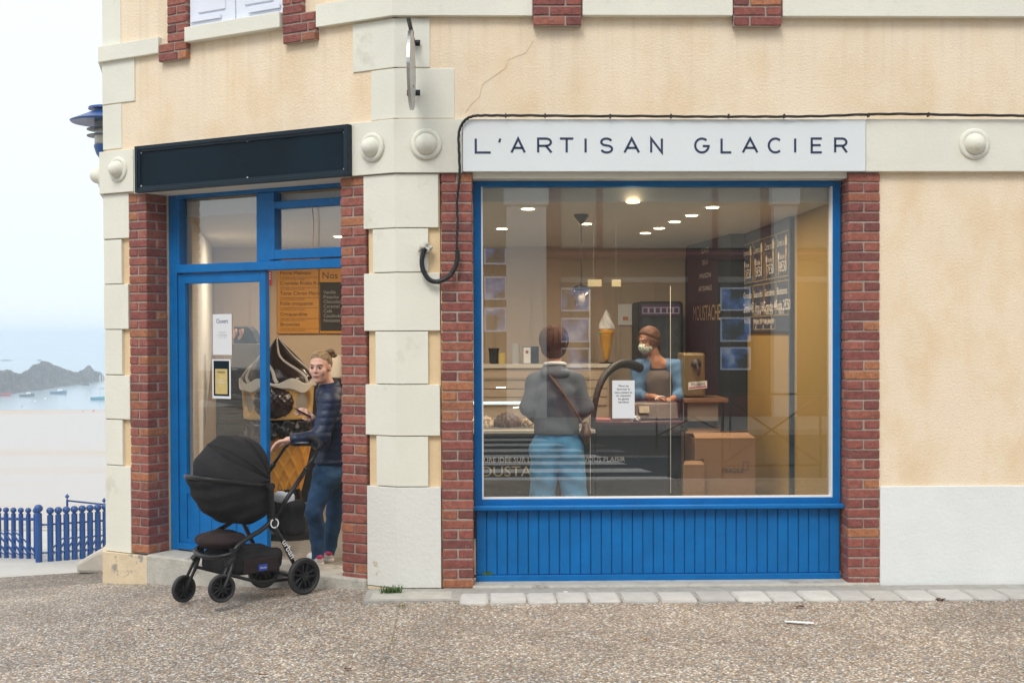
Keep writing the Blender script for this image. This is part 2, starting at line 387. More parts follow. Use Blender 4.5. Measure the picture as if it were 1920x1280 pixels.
# chamfer wall above the door, split round the shuttered window
us0, us1 = uc(536, 0, 30), uc(358, 0, 30); zs = zc(450, 52)
w = MB()
w.box(CH, .02, LCH - .02, 0, .35, zL + .006, zs); w.box(CH, .02, us0, 0, .35, zs + .001, ZTOP); w.box(CH, us1, LCH - .02, 0, .35, zs + .001, ZTOP)
w.build('wall', M['stucco'], house)
# pillar cores and left end below
w = MB(); w.box(CH, uc(689), -.0 + 0.0, .02, .35, -.5, zL); w.box(FR, XC, uf(826), .02, .35, -.5, Z_F0 + .05); w.build('wall', M['infill'], house)
w = MB(); w.box(CH, uc(245), LCH - .01, .02, .35, -.8, zL); w.build('wall', M['infill'], house)
# third face towards the sea, back and far side, roof
w = MB(); w.box(TH, .02, 9, .0, .3, -1.5, ZTOP); w.build('wall', M['stucco'], house)
Bk = TH.p(9, 0, 0)
w = MB(); w.add([(RIGHT, .35, -1.5), (RIGHT, Bk.y, -1.5), (RIGHT, Bk.y, ZTOP), (RIGHT, .35, ZTOP), (RIGHT - .3, .35, -1.5), (RIGHT - .3, Bk.y, -1.5), (RIGHT - .3, Bk.y, ZTOP), (RIGHT - .3, .35, ZTOP)],
      [(0, 1, 2, 3), (7, 6, 5, 4), (0, 3, 7, 4), (1, 5, 6, 2), (3, 2, 6, 7), (0, 4, 5, 1)])
w.hexa([(Bk.x, Bk.y - .3, -1.5), (RIGHT, Bk.y - .3, -1.5), (Bk.x, Bk.y, -1.5), (RIGHT, Bk.y, -1.5), (Bk.x, Bk.y - .3, ZTOP), (RIGHT, Bk.y - .3, ZTOP), (Bk.x, Bk.y, ZTOP), (RIGHT, Bk.y, ZTOP)])
w.build('wall', M['stucco'], house)
MB().prism([(XC, -.15, ZTOP), (RIGHT + .1, -.15, ZTOP), (RIGHT + .1, Bk.y + .1, ZTOP), (Bk.x - .1, Bk.y + .1, ZTOP), tuple(C1 + Vector((-.15, -.08, ZTOP)))], (0, 0, .25)).build('roof', M['stone'], house)

def corner(fa, fb, d):
    """point where the two facade planes, both moved inward by d, cross (plan)"""
    A = Matrix(((fa.n.x, fa.n.y), (fb.n.x, fb.n.y))); b = Vector((fa.n.dot(fa.o) + d, fb.n.dot(fb.o) + d)); v = A.inverted() @ b
    return Vector((v.x, v.y, 0))
CF = Frame(C1, -CH.t, CH.n)   # chamfer seen from its left end: u grows to the right
def wrap(name, fa, ua, fb, ub, z0, z1, proud_, m, inner=.1, bevel=.004, label=None):
    """a stone that turns the corner between frames fa and fb"""
    proud = proud_ * (.36 if proud_ < .03 else .8)
    P = [fa.p(ua, -proud, 0), corner(fa, fb, -proud), fb.p(ub, -proud, 0), fb.p(ub, inner, 0), corner(fa, fb, inner), fa.p(ua, inner, 0)]
    P = [Vector((p.x, p.y, z0 + random.uniform(-.001, .001))) for p in P]
    for p in P: p.z = P[0].z
    o = MB().prism(P, (0, 0, z1 - z0)).build(name, m, house, bevel=.003)
    if label: o['label'] = label
    return o
G = .0013
# main corner quoins (chamfer px left, front px right, top y, bottom y), measured at the front arris
for (pl, pr, y1, y0, pd) in [(663, 806, 35, 127, .028), (697, 852, 128, 222, .02), (683, 822, 326, 427, .028), (700, 803, 428, 510, .02), (684, 825, 511, 620, .028),
                             (705, 803, 621, 720, .02), (687, 825, 721, 817, .028), (707, 803, 818, 912, .02), (690, 827, 913, 1102, .028)]:
    wrap('quoin_stone', CH, uc(pl, 0, (y0 + y1) / 2), FR, uf(pr, 0, (y0 + y1) / 2), zf(760, y0) + G, zf(760, y1) - G, pd, M['stone'] if y0 < 1000 else M['peeling'])
# left corner quoins
def zcl(y): return zc(215, y)
TU = lambda wd: wd
for (pr, y1, y0, pd) in [(227, -60, 88, .02), (254, 112, 195, .028), (229, 196, 280, .02), (243, 364, 448, .028), (229, 449, 532, .02), (242, 533, 617, .028), (230, 618, 702, .02),
                         (245, 703, 785, .028), (231, 786, 871, .02), (247, 872, 1033, .028)]:
    u = LCH - uc(pr, 0, (y0 + y1) / 2)
    wrap('quoin_stone', CF, u, TH, .3 if pd > .025 else .2, zcl(y0) + G, zcl(y1) - G, pd, M['stone'])
wrap('quoin_stone', CF, LCH - uc(283, 0, 1060), TH, .5, -.6, zcl(1034), .045, M['plaster_base'], label='bare plaster foot of the left corner')
# small plaster foot under the main quoins
wrap('plinth_strip', CH, uc(690, 0, 1095), FR, uf(828, 0, 1105), -.1, zf(760, 1103), .02, M['plaster_base'])

# --- string course
bt = lambda pl, pr, nm='string_course': wrap(nm, CH, uc(pl, 0, 30), FR, uf(pr, 0, 10), Z_BAND0, Z_BAND1, .06, M['stone'], inner=.02)
bt(600, 998)
bx = lambda fr, a, b, z0, z1, d=-.06, m='stone', nm='string_course', d1=.02: box(nm, fr, a, b, d, d1, z0, z1, M[m], house, .004)
bx(FR, uf(1091, 0, 10), uf(1371, 0, 10), Z_BAND0, Z_BAND1)
bx(FR, uf(1464, 0, 10), RIGHT, Z_BAND0 - .004, Z_BAND1)
zb0 = zc(450, 78)
bx(CH, uc(536, 0, 50), uc(358, 0, 70), zc(450, 68), zc(450, 40), -.07, nm='window_sill')
wrap('string_course', CF, LCH - uc(304, 0, 90), TH, 1.2, zc(200, 117), zc(200, 88), .05, M['stone'], inner=.02)
bx(TH, 1.21, 8.8, zc(200, 117), zc(200, 88), -.05)

# --- fascia band with round bosses
uS0, uS1 = uf(868, 0, 270), uf(1620, 0, 270)
wrap('fascia_band', CH, uc(657, 0, 280), FR, uS0 - .004, Z_F0, Z_F1, .035, M['stone'])
bx(FR, uS1 + .004, RIGHT, Z_F0 + .003, Z_F1, -.035, nm='fascia_band')
zA1, zA0 = zc(225, 283), zc(225, 362)
wrap('fascia_band', CF, LCH - uc(256, 0, 320), TH, 1.1, zA0, zA1, .045, M['stone'])
bx(TH, 1.11, 8.8, zA0, zA1, -.04, nm='fascia_band')
# lintel over the door, hidden behind the navy board, its underside shows
box('lintel', CH, uc(657, 0, 300), uc(256, 0, 300), -.03, .34, zL, zc(256, 280), M['stone'], house, .004)
def boss(fr, u, z, r, d=-.035):
    c = fr.p(u, d + .004, z); ax = -fr.n
    MB().lathe([(r * 1.02, 0), (r, .012), (r * .93, .020), (r * .74, .022), (r * .70, .016), (r * .66, .030), (r * .60, .050), (r * .47, .070), (r * .3, .083), (r * .12, .089), (0, .090)], c, ax, 36).build('boss', M['stone'], house, smooth=True)
boss(FR, uf(799, -.04, 270), FR.z(799, 270, -.04), .105); boss(FR, uf(1827, -.04, 270), FR.z(1827, 270, -.04), .105)
boss(CH, uc(697, -.04, 276), CH.z(697, 276, -.04), .098); boss(CH, uc(221, -.04, 318), CH.z(221, 318, -.04), .098)
boss(TH, .28, CH.z(221, 318, -.04) + .0, .10, -.045)

# --- white painted name board with its letters
sb = box('sign_board', FR, uS0, uS1, -.042, .01, Z_F0 + .004, Z_F1 - .004, M['signboard'], house, .003)
M['ink'] = mat('navy_lettering', (.014, .032, .085), .5, .1)
def arc(cx, cy, rx, ry, a0, a1, n=14): return [(cx + rx * math.cos(R(a0 + (a1 - a0) * i / n)), cy + ry * math.sin(R(a0 + (a1 - a0) * i / n))) for i in range(n + 1)]
GL = {  # strokes in a box 1 high, given width
 'L': (.62, [[(0, 1), (0, 0), (.62, 0)]]), "'": (.12, [[(.08, 1), (.06, .72)]]),
 'A': (.92, [[(0, 0), (.46, 1), (.92, 0)], [(.16, .33), (.76, .33)]]),
 'R': (.72, [[(0, 0), (0, 1), (.42, 1)] + arc(.42, .74, .27, .26, 90, -90) + [(0, .48)], [(.42, .48), (.72, 0)]]),
 'T': (.82, [[(0, 1), (.82, 1)], [(.41, 1), (.41, 0)]]), 'I': (0.0, [[(0, 0), (0, 1)]]),
 'S': (.66, [arc(.33, .755, .29, .245, 20, 265)[0:] + arc(.35, .25, .30, .25, 80, -165)]),
 'N': (.80, [[(0, 0), (0, 1), (.80, 0), (.80, 1)]]),
 'G': (.95, [arc(.50, .5, .48, .5, 48, 350, 24) + [(.975, .46), (.56, .46)]]),
 'C': (.88, [arc(.50, .5, .48, .5, 48, 312, 24)]),
 'E': (.62, [[(.62, 1), (0, 1), (0, 0), (.62, 0)], [(0, .52), (.55, .52)]])}
def ribbon(mb, pts, w, to3):
    pts = [p for i, p in enumerate(pts) if i == 0 or abs(p[0] - pts[i - 1][0]) + abs(p[1] - pts[i - 1][1]) > 1e-5]
    n = len(pts); P = [Vector((a, b)) for a, b in pts]; L_, R_ = [], []
    for i in range(n):
        t0 = (P[i] - P[i - 1]).normalized() if i else None; t1 = (P[i + 1] - P[i]).normalized() if i < n - 1 else None
        if t0 is None: t0 = t1
        if t1 is None: t1 = t0
        m = (t0 + t1); m = m.normalized() if m.length > 1e-4 else t1; nn = Vector((-m.y, m.x)); k = w / 2 / max(.35, nn.dot(Vector((-t1.y, t1.x))))
        e = Vector((0, 0))
        if i == 0 and n: e = -t1 * 0
        L_.append(P[i] + nn * k); R_.append(P[i] - nn * k)
    for i in range(n - 1):
        q = [L_[i], L_[i + 1], R_[i + 1], R_[i]]
        a = [to3(v.x, v.y, 0) for v in q]; b = [to3(v.x, v.y, 1) for v in q]
        mb.add(a + b, [(0, 1, 2, 3), (7, 6, 5, 4), (0, 4, 5, 1), (1, 5, 6, 2), (2, 6, 7, 3), (3, 7, 4, 0)])
LET = [('L', 892, 920), ("'", 930, 942), ('A', 959, 1006), ('R', 1009, 1034), ('T', 1050, 1075), ('I', 1098, 1098), ('S', 1126, 1148), ('A', 1171, 1198), ('N', 1221, 1241),
       ('G', 1303, 1328), ('L', 1353, 1371), ('A', 1393, 1420), ('C', 1441, 1464), ('I', 1491, 1491), ('E', 1522, 1541), ('R', 1566, 1588)]
LET[2] = ('A', 959, 984); 
for ch, a, b in LET:
    wd, st = GL[ch]; zl0, zl1 = FR.z(1200, 286, -.044), FR.z(1200, 260, -.044); H = zl1 - zl0; ua, ub = uf(a, -.044, 272), uf(b, -.044, 272)
    k = (ub - ua) / wd if wd else H
    lb = MB()
    for s_ in st: ribbon(lb, s_, .0135, lambda x, y, e, ua=ua, k=k: FR.p(ua + (x * k if wd else 0), -.0425 - .0015 * e, zl0 + y * H) if True else None) if False else None
    for s_ in st:
        pts = [(x * k, y * H) for x, y in s_]
        ribbon(lb, pts, .0150, lambda x, y, e, ua=ua: FR.p(ua + x, -.0422 - .0016 * e, zl0 + y))
    lb.build('letter', M['ink'], sb)

# --- bricks
BR = {}
def brick_mesh(w, d, h):
    k = (round(w, 3), round(d, 3), round(h, 3)); v_ = random.randrange(4)
    if (k, v_) in BR: return BR[(k, v_)]
    rnd = random.Random(hash((k, v_)) & 0xffff); c = .005
    hx, hy, hz = w / 2, d / 2, h / 2; me = bpy.data.meshes.new('brick'); bm = bmesh.new()
    vs = []
    for i in range(8):
        sx, sy, sz = (i & 1) * 2 - 1, (i >> 1 & 1) * 2 - 1, (i >> 2 & 1) * 2 - 1
        vs.append(bm.verts.new((sx * hx + rnd.uniform(-.003, .002) * sx, sy * hy + rnd.uniform(-.002, .002), sz * hz + rnd.uniform(-.0018, .0012) * sz)))
    for f in [(0, 2, 3, 1), (4, 5, 7, 6), (0, 1, 5, 4), (2, 6, 7, 3), (0, 4, 6, 2), (1, 3, 7, 5)]: bm.faces.new([vs[i] for i in f])
    bmesh.ops.bevel(bm, geom=list(bm.edges), offset=c, segments=1, affect='EDGES'); bmesh.ops.recalc_face_normals(bm, faces=bm.faces)
    bm.to_mesh(me); bm.free(); me.materials.append(M['brick']); BR[(k, v_)] = me; return me
def lay(fr, u, d, z, w, dp, h, parent):
    o = link('brick', brick_mesh(w, dp, h), None, fr.p(u, d, z), parent); o.rotation_euler = (0, 0, math.atan2(fr.t.y, fr.t.x)); return o
def pillar(fr, ua, ub, z0, z1, n, backs, depth=.205, start=0, front=-.004, rev=True):
    """n courses: even ones a stretcher in front, odd ones two headers; backs = build the brick behind too"""
    u0, u1 = min(ua, ub), max(ua, ub)
    core = MB().box(fr, u0 + .007, u1 - .007, front + .008, depth - .004, z0, z1).build('brick_pillar', M['mortar'], house)
    p = (z1 - z0) / n; h = p - .0105; wd = u1 - u0; g = .010
    for i in range(n):
        z = z0 + p * (i + .5)
        if (i + start) % 2 == 0:
            lay(fr, (u0 + u1) / 2, front + .0515 + random.uniform(-.002, .002), z, wd, .103, h, core)
            if backs: lay(fr, (u0 + u1) / 2, front + depth - .0465, z, wd, .093, h, core)
        else:
            hw = (wd - g) / 2
            for s in (-1, 1): lay(fr, (u0 + u1) / 2 + s * (hw + g) / 2, front + depth / 2 + random.uniform(-.002, .002), z, hw, depth, h, core)
    return core
pillar(FR, uf(828, 0, 700), uf(887, 0, 700), zf(860, 1103), Z_F0 + .0, 42, False)
pillar(FR, uf(1590, 0, 700), uf(1649, 0, 700), zf(1620, 1100), Z_F0 + .0, 42, True, start=1)
pillar(CH, uc(640, 0, 700), uc(687, 0, 700), zc(665, 1092), zL, 41, False, depth=.205)
pillar(CH, uc(277, 0, 700), uc(244, 0, 700), zc(260, 1036), zL, 40, True, depth=.215)
# bricks beside the windows above
def small_pier(fr, rows, z0, pitch, name='brick_pier', front=-.02):
    us = [q for r in rows for ab in r for q in ab]; u0, u1 = min(us), max(us)
    core = None
    mb = MB()
    for i, r in enumerate(rows):
        a = min(q for ab in r for q in ab); b = max(q for ab in r for q in ab); mb.box(fr, a + .006, b - .006, front + .008, .06, z0 + pitch * i + (.001 if i else .004), z0 + pitch * (i + 1))
    core = mb.build(name, M['mortar'], house)
    for i, r in enumerate(rows):
        for a, b in r: lay(fr, (a + b) / 2, front + .05, z0 + pitch * (i + .5), abs(b - a) - .009, .1, pitch - .0105, core)
for (a, b, fl) in [(998, 1090, 0), (1371, 1463, 1)]:
    a, b = uf(a, 0, 20), uf(b, 0, 20); w_ = b - a; rows = []
    for i in range(9):
        s = .34 if (i + fl) % 2 else .66; rows.append([(a, a + w_ * s), (a + w_ * s, b)])
    small_pier(FR, rows, zf(1044, 53), .068, front=-.066)
aL, bL = uc(305, 0, 95), uc(358, 0, 95); a2 = uc(321, 0, 40)
rows = [[(bL, (aL + bL) / 2 - .02), ((aL + bL) / 2 - .02, aL)] if i % 2 else [(bL, bL + .09), (bL + .09, aL)] for i in range(2)] + [[(bL, bL + .10), (bL + .10, a2)] if i % 2 else [(bL, a2)] for i in range(12)]
small_pier(CH, [[(min(x), max(x)) for x in r] for r in rows], zc(332, 116), .068, front=-.05)
aR, bR = uc(537, 0, 50), uc(599, 0, 50); b2 = uc(574, 0, 10)
rows = [[(bR, bR + .13), (bR + .13, aR)] if i % 2 == 0 else [(bR, bR + .07), (bR + .07, aR)] for i in range(3)] + [[(b2, b2 + .10), (b2 + .10, aR)] if i % 2 else [(b2, aR)] for i in range(12)]
small_pier(CH, [[(min(x), max(x)) for x in r] for r in rows], zc(568, 82), .068, front=-.05)

# --- white shutters of the window above the door
uu0, uu1 = uc(537, 0, 30), uc(358, 0, 30)
for k, (a, b) in enumerate([(uu0 + .01, (uu0 + uu1) / 2 - .004), ((uu0 + uu1) / 2 + .004, uu1 - .01)]):
    zz0 = zc(450, 43); sh = box('shutter', CH, a, b, -.02, .02, zz0, zz0 + 1.3, M['shutter'], house, .004)
    box('shutter_panel', CH, a + .09, b - .09, -.030, -.015, zz0 + .11, zz0 + 1.2, M['shutter'], sh, .008)
    s0 = a + .02 if k == 0 else b - .02; s1 = s0 + (.30 if k == 0 else -.30)
    st = box('strap_hinge', CH, min(s0, s1), max(s0, s1), -.038, -.0305, zz0 + .05, zz0 + .085, M['shutter'], sh, .002)
# --- right-hand plinth, base strips, doorstep
box('plinth', FR, uf(1650, 0, 1000), RIGHT, -.006, .013, zf(1700, 1100), zf(1700, 911), M['plinth'], house, .004)
box('plinth_strip', FR, uf(1649, 0, 1100), RIGHT, -.03, .013, -.1, zf(1700, 1100) - .003, M['plaster_base'], house, .006)
box('window_step', FR, uf(886, 0, 1100), uf(1649, 0, 1100), -.03, .30, -.1, zf(1200, 1096, -.03), M['concrete'], house, .012)
box('door_step', CH, uc(690, 0, 1080), uc(281, 0, 1080), -.04, .34, -.7, zc(300, 1042, -.04), M['concrete'], house, .015)
for (fr, f_, rows_) in ((CH, uc, [(684, 700, 428, 510), (688, 705, 621, 720), (690, 707, 818, 912)]),): pass
# --- crack in the render
c = [(1000, 78), (985, 100), (952, 113), (948, 128), (930, 141), (905, 158), (899, 182), (884, 196), (872, 212)]
c = [FR.p(*(lambda q: (q[0], -.0015, q[1]))(FR.px(x, y))) for x, y in c]
MB().tube(c, .0010, 4).build('crack', mat('crack', (.50, .38, .26), .9), house)

# ================================================================== SHOP WINDOW
D0 = .165
uA, uB = uf(888, D0, 640), uf(1576, D0, 640); zA, zB = FR.z(1200, 953, D0 - .02), FR.z(1200, 339, D0)
gu0, gu1 = uf(906, D0 + .02), uf(1557, D0 + .02); gz0, gz1 = FR.z(1200, 931, D0 + .02), FR.z(1200, 353, D0 + .02)
fw = MB(); fw.box(FR, uA, gu0 - .011, D0, D0 + .08, zA, zB); fw.box(FR, gu1 + .011, uB, D0, D0 + .08, zA, zB)
fw.box(FR, gu0 - .0115, gu1 + .0115, D0 + .001, D0 + .079, gz1 + .011, zB - .001); fw.box(FR, gu0 - .0115, gu1 + .0115, D0 + .001, D0 + .079, zA, gz0 - .008)
shopw = fw.build('shop_window', M['blue'], house, bevel=.003)
b_ = MB(); b_.box(FR, gu0 - .011, gu0, D0 + .006, D0 + .07, gz0 - .008, gz1 + .011); b_.box(FR, gu1, gu1 + .011, D0 + .006, D0 + .07, gz0 - .008, gz1 + .011); b_.box(FR, gu0, gu1, D0 + .0065, D0 + .07, gz0 - .008, gz0)
b_.build('glazing_bead', M['white'], shopw)
MB().box(FR, gu0, gu1, D0 + .055, D0 + .061, gz0, gz1 + .011).build('pane', M['pane'], shopw)
MB().box(FR, uA - .02, uB + .01, D0 - .075, D0, zA, zA + .028).build('sill', M['blue'], shopw, bevel=.006)
zP0 = FR.z(1200, 1075, D0); DP = D0 - .012
box('bottom_rail', FR, uA + .01, uB - .005, DP - .015, D0 + .05, zSill + .004, zP0, M['blue'], shopw, .004)
box('backing_board', FR, uA + .01, uB - .005, DP + .018, D0 + .04, zP0, zA, M['blue'], shopw)
NP = 35; pw_ = (uB - uA - .02) / NP
for i in range(NP):
    a = uA + .012 + i * pw_; dd = random.uniform(-.0015, .0015)
    MB().box(FR, a + .0022, a + pw_ - .0022, DP + dd, DP + .017, zP0 + .002, zA - .002).build('plank', M['blue'], shopw, bevel=.0035, seg=1)
box('head_strip', FR, uW0, uW1, .02, .34, zB, Z_F0 + .012, M['stone'], house, .004)

# ================================================================== DOORWAY
MB().box(CH, u277 + .004, uc(245), .216, .35, -.8, zL).build('wall', M['infill'], house)
D1 = .235; E = .055
ud = lambda px, py=640, d=D1: CH.u(px, py, d)
zd = lambda px, py, d=D1: CH.z(px, py, d)
uj0, uj1 = u640 - .02, max(ud(318), u277 + .012); ztop = zL + .004
zbot = zc(300, 1042, -.04)
zt0, zt1 = zd(400, 510), zd(400, 494)      # transom
ut0, ut1 = ud(515), ud(482)                # mullion above the transom
df = MB(); df.box(CH, ud(332), uj1 + .02, D1, D1 + .09, zbot, ztop); df.box(CH, uj0, ud(333), D1 + .001, D1 + .089, zd(420, 366) , ztop - .001)
df.box(CH, uj0, ud(333), D1 - .012, D1 + .089, zt0, zt1); df.box(CH, ut0, ut1, D1 + .0005, D1 + .0885, zt1, zd(420, 367)); df.box(CH, ud(337), ud(332), D1 + .0015, D1 + .088, zt1, ztop)
door = df.build('door_frame', M['blue'], house, bevel=.004)
MB().box(CH, ut1 - .004, ud(333), D1 + .05, D1 + .055, zt1, zd(420, 367)).build('pane', M['pane2'], door)
# hopper window
h0, h1 = zd(580, 484), zd(580, 374); ha = ud(508)
hf = MB(); gx = ud(519); gz_0, gz_1 = zd(580, 466), zd(580, 388)
hf.box(CH, gx, ha, D1 - .018, D1 + .05, h0, h1); hf.box(CH, uj0, gx, D1 - .0175, D1 + .05, h0, gz_0); hf.box(CH, uj0, gx, D1 - .0175, D1 + .05, gz_1, h1); hf.box(CH, uj0, uj0 + .06, D1 - .017, D1 + .05, gz_0, gz_1)
hf.build('hopper_window', M['blue'], door, bevel=.004)
MB().box(CH, uj0 + .05, gx + .003, D1 + .02, D1 + .025, gz_0 - .003, gz_1 + .003).build('pane', M['pane2'], door)
MB().tube([CH.p(ud(587, 380), D1 - .012, zd(587, 384)), CH.p(ud(590, 420), D1 - .01, zd(590, 420)), CH.p(ud(588, 466), D1 - .012, zd(588, 466))], .004, 5).build('cord', M['cord'], door)
# left leaf: stiles, rails, glass, boarded foot
DL = D1 + .012
la, lb_ = ud(497, 700), ud(333, 700); ga, gb = ud(485, 700), ud(346, 700); gz0_, gz1_ = zd(415, 914), zd(415, 530)
lf = MB(); lf.box(CH, la, ga, DL, DL + .045, zbot + .012, zt0 - .004); lf.box(CH, gb, lb_, DL, DL + .045, zbot + .012, zt0 - .004)
lf.box(CH, ga, gb, DL + .0005, DL + .0445, gz1_, zt0 - .004); lf.box(CH, ga, gb, DL + .0005, DL + .0445, gz0_ - .07, gz0_); lf.box(CH, ga, gb, DL + .0005, DL + .0445, zbot + .012, zbot + .10)
leaf = lf.build('door_leaf', M['blue'], house, bevel=.004)
MB().box(CH, ga - .004, gb + .004, DL + .025, DL + .030, gz0_ - .003, gz1_ + .003).build('pane', M['pane2'], leaf)
n_ = 6
for i in range(n_):
    a = ga + (gb - ga) * i / n_; MB().box(CH, a + .002, a + (gb - ga) / n_ - .002, DL + .010, DL + .03, zbot + .1, gz0_ - .07).build('plank', M['blue'], leaf, bevel=.003, seg=1)
box('weather_board', CH, la - .005, lb_ + .0, DL - .03, DL, zbot + .015, zbot + .06, M['blue'], leaf, .006)
# --- navy board over the door
a, b = uc(657, -.05, 290), uc(257, -.05, 320); z1, z0 = CH.z(656, 234, -.05), CH.z(656, 331, -.05); z1b = CH.z(257, 275, -.05); z0b = CH.z(257, 362, -.05)
z1, z0 = (z1 + z1b) / 2, (z0 + z0b) / 2
nb_ = box('blank_fascia_board', CH, a + .02, b - .02, -.055, -.02, z0 + .02, z1 - .02, M['navy'], house)
rm = MB()
for (w_, dd) in ((.030, -.078), (.046, -.068)):
    o_ = 0 if w_ < .04 else .012
    rm.box(CH, a + o_, a + w_, dd, -.03, z0 + o_, z1 - o_); rm.box(CH, b - w_, b - o_, dd, -.03, z0 + o_, z1 - o_)
    rm.box(CH, a + w_, b - w_, dd + .0005, -.03, z0 + o_, z0 + w_); rm.box(CH, a + w_, b - w_, dd + .0005, -.03, z1 - w_, z1 - o_)
rm.build('moulding', M['navyrim'], nb_, bevel=.004)
for (px_, py_) in ((265, 287), (265, 349), (464, 265), (464, 333), (645, 248), (645, 317)):
    q = CH.px(px_, py_, -.056); MB().lathe([(.006, 0), (.005, .004), (0, .005)], CH.p(q[0], -.055, q[1]), -CH.n, 8).build('screw', M['white'], nb_)

# ================================================================== HANGING SIGN SEEN EDGE-ON
hs_c = at(772, 125, -.30)
sgn = empty('hanging_sign', at(771, 125, 0), 'round grey sign on black brackets, seen edge-on above the corner bosses', 'sign')
rr = (at(772, 48 + 14, -.3).z - at(778, 209, -.3).z) / 2; cz = (at(772, 62, -.3).z + at(772, 209, -.3).z) / 2
axd = Vector((1, .30 * .02, 0)); axd = Vector((math.cos(R(-1.5)), math.sin(R(-1.5)), 0)); cc = Vector((hs_c.x, -.36, cz))
MB().lathe([(rr * .9, -.008), (rr, -.010), (rr, .010), (rr * .9, .008)], cc, axd, 48).build('rim', M['steel'], sgn, smooth=False)
MB().lathe([(rr * .9, -.006), (rr * .9, .006)], cc, axd, 48).build('disc', mat('sign_face', (.55, .55, .50), .4, .1), sgn)
for y_ in (77, 171):
    z_ = at(772, y_, -.1).z; xb = at(763, y_, -.03).x; xe = at(788, y_, -.03).x
    br = MB().box(FR, xb, xb + .035, -.040, -.030, z_ - .020, z_ + .020).box(FR, xe - .035, xe, -.040, -.030, z_ - .02, z_ + .02).box(FR, xb + .01, xe - .01, -.060, -.040, z_ - .006, z_ + .006).box(FR, hs_c.x - .012, hs_c.x + .012, -.30, -.058, z_ - .006, z_ + .006)
    br.build('bracket', M['cable'], sgn, bevel=.002)
MB().box(FR, hs_c.x - .022, hs_c.x + .004, -.50, -.06, at(772, 52, -.3).z, at(772, 50, -.3).z + .012).build('bracket_arm', M['cable'], sgn, bevel=.002)

# ================================================================== CABLE ALONG THE FASCIA
cab = empty('black_cable', at(862, 330, -.05), 'black twisted cable running along the top of the name board and down the brick pillar', 'cable')
P = [at(x, y, -.062) for x, y in [(1960, 218), (1900, 217), (1800, 216), (1700, 214), (1620, 215), (1540, 218), (1460, 219), (1380, 219), (1300, 219), (1200, 218), (1100, 218), (1000, 217), (940, 217), (900, 217), (884, 219), (872, 226), (864, 238), (860, 255), (861, 290), (862, 330), (860, 350), (857, 380), (858, 420), (857, 445), (857, 468)]]
P = [at(2300, 218, -.062)] + P
def spline(P, n=8):
    out = []
    for i in range(len(P) - 1):
        p0, p1, p2, p3 = P[max(i - 1, 0)], P[i], P[i + 1], P[min(i + 2, len(P) - 1)]
        for k in range(n):
            t = k / n; out.append(.5 * ((2 * p1) + (p2 - p0) * t + (2 * p0 - 5 * p1 + 4 * p2 - p3) * t * t + (3 * p1 - p0 - 3 * p2 + p3) * t ** 3))
    return out + [P[-1]]
S_ = spline(P, 12)
for k in range(3):
    Q = [];
    for i, p in enumerate(S_):
        a = i * .33 + k * 2.1; Q.append(p + Vector((0, math.cos(a), math.sin(a))) * .0055 + Vector((math.cos(a), 0, 0)) * (.005 if i > 12 * 15 else 0))
    MB().tube(Q, .0052, 6).build('strand', M['cable'], cab, smooth=True)
P = spline([at(x, y, -.055) for x, y in [(858, 470), (857, 490), (850, 508), (838, 521), (820, 528), (805, 524), (794, 508), (791, 490), (794, 474), (799, 466)]], 10)
Q = []; rs = []
for i in range(len(P) * 2 - 1):
    p = P[i // 2] if i % 2 == 0 else (P[i // 2] + P[i // 2 + 1]) / 2; Q.append(p); rs.append(.0185 if i % 2 else .015)
MB().tube(Q, rs, 10).build('corrugated_conduit', M['cable'], cab, smooth=True)
for x, y in ((795, 468), (856, 470), (846, 516), (794, 508), (819, 529), (948, 217), (1022, 217), (1144, 218), (1258, 218), (1366, 218), (1470, 218), (1628, 216), (1740, 215)):
    c_ = at(x, y, -.055)
    if y > 400: MB().lathe([(.02, -.004), (.021, 0), (.02, .004)], c_, (.7, 0, .7) if x > 810 and x < 850 else (0, 0, 1), 12).build('cable_tie', M['black'], cab)
    else: MB().box(FR, c_.x - .005, c_.x + .005, -.075, -.04, c_.z - .015, c_.z + .012).build('clip', M['black'], cab)
c_ = at(797, 466, -.03)
sdf_obj('filler_lump', lambda p: sd_ell(p, c_, (.045, .03, .04)) + .012 * np.sin(p[..., 0] * 90) * np.sin(p[..., 2] * 110), c_ - Vector((.07, .07, .07)), c_ + Vector((.07, .07, .07)), .006, M['concrete'], house)

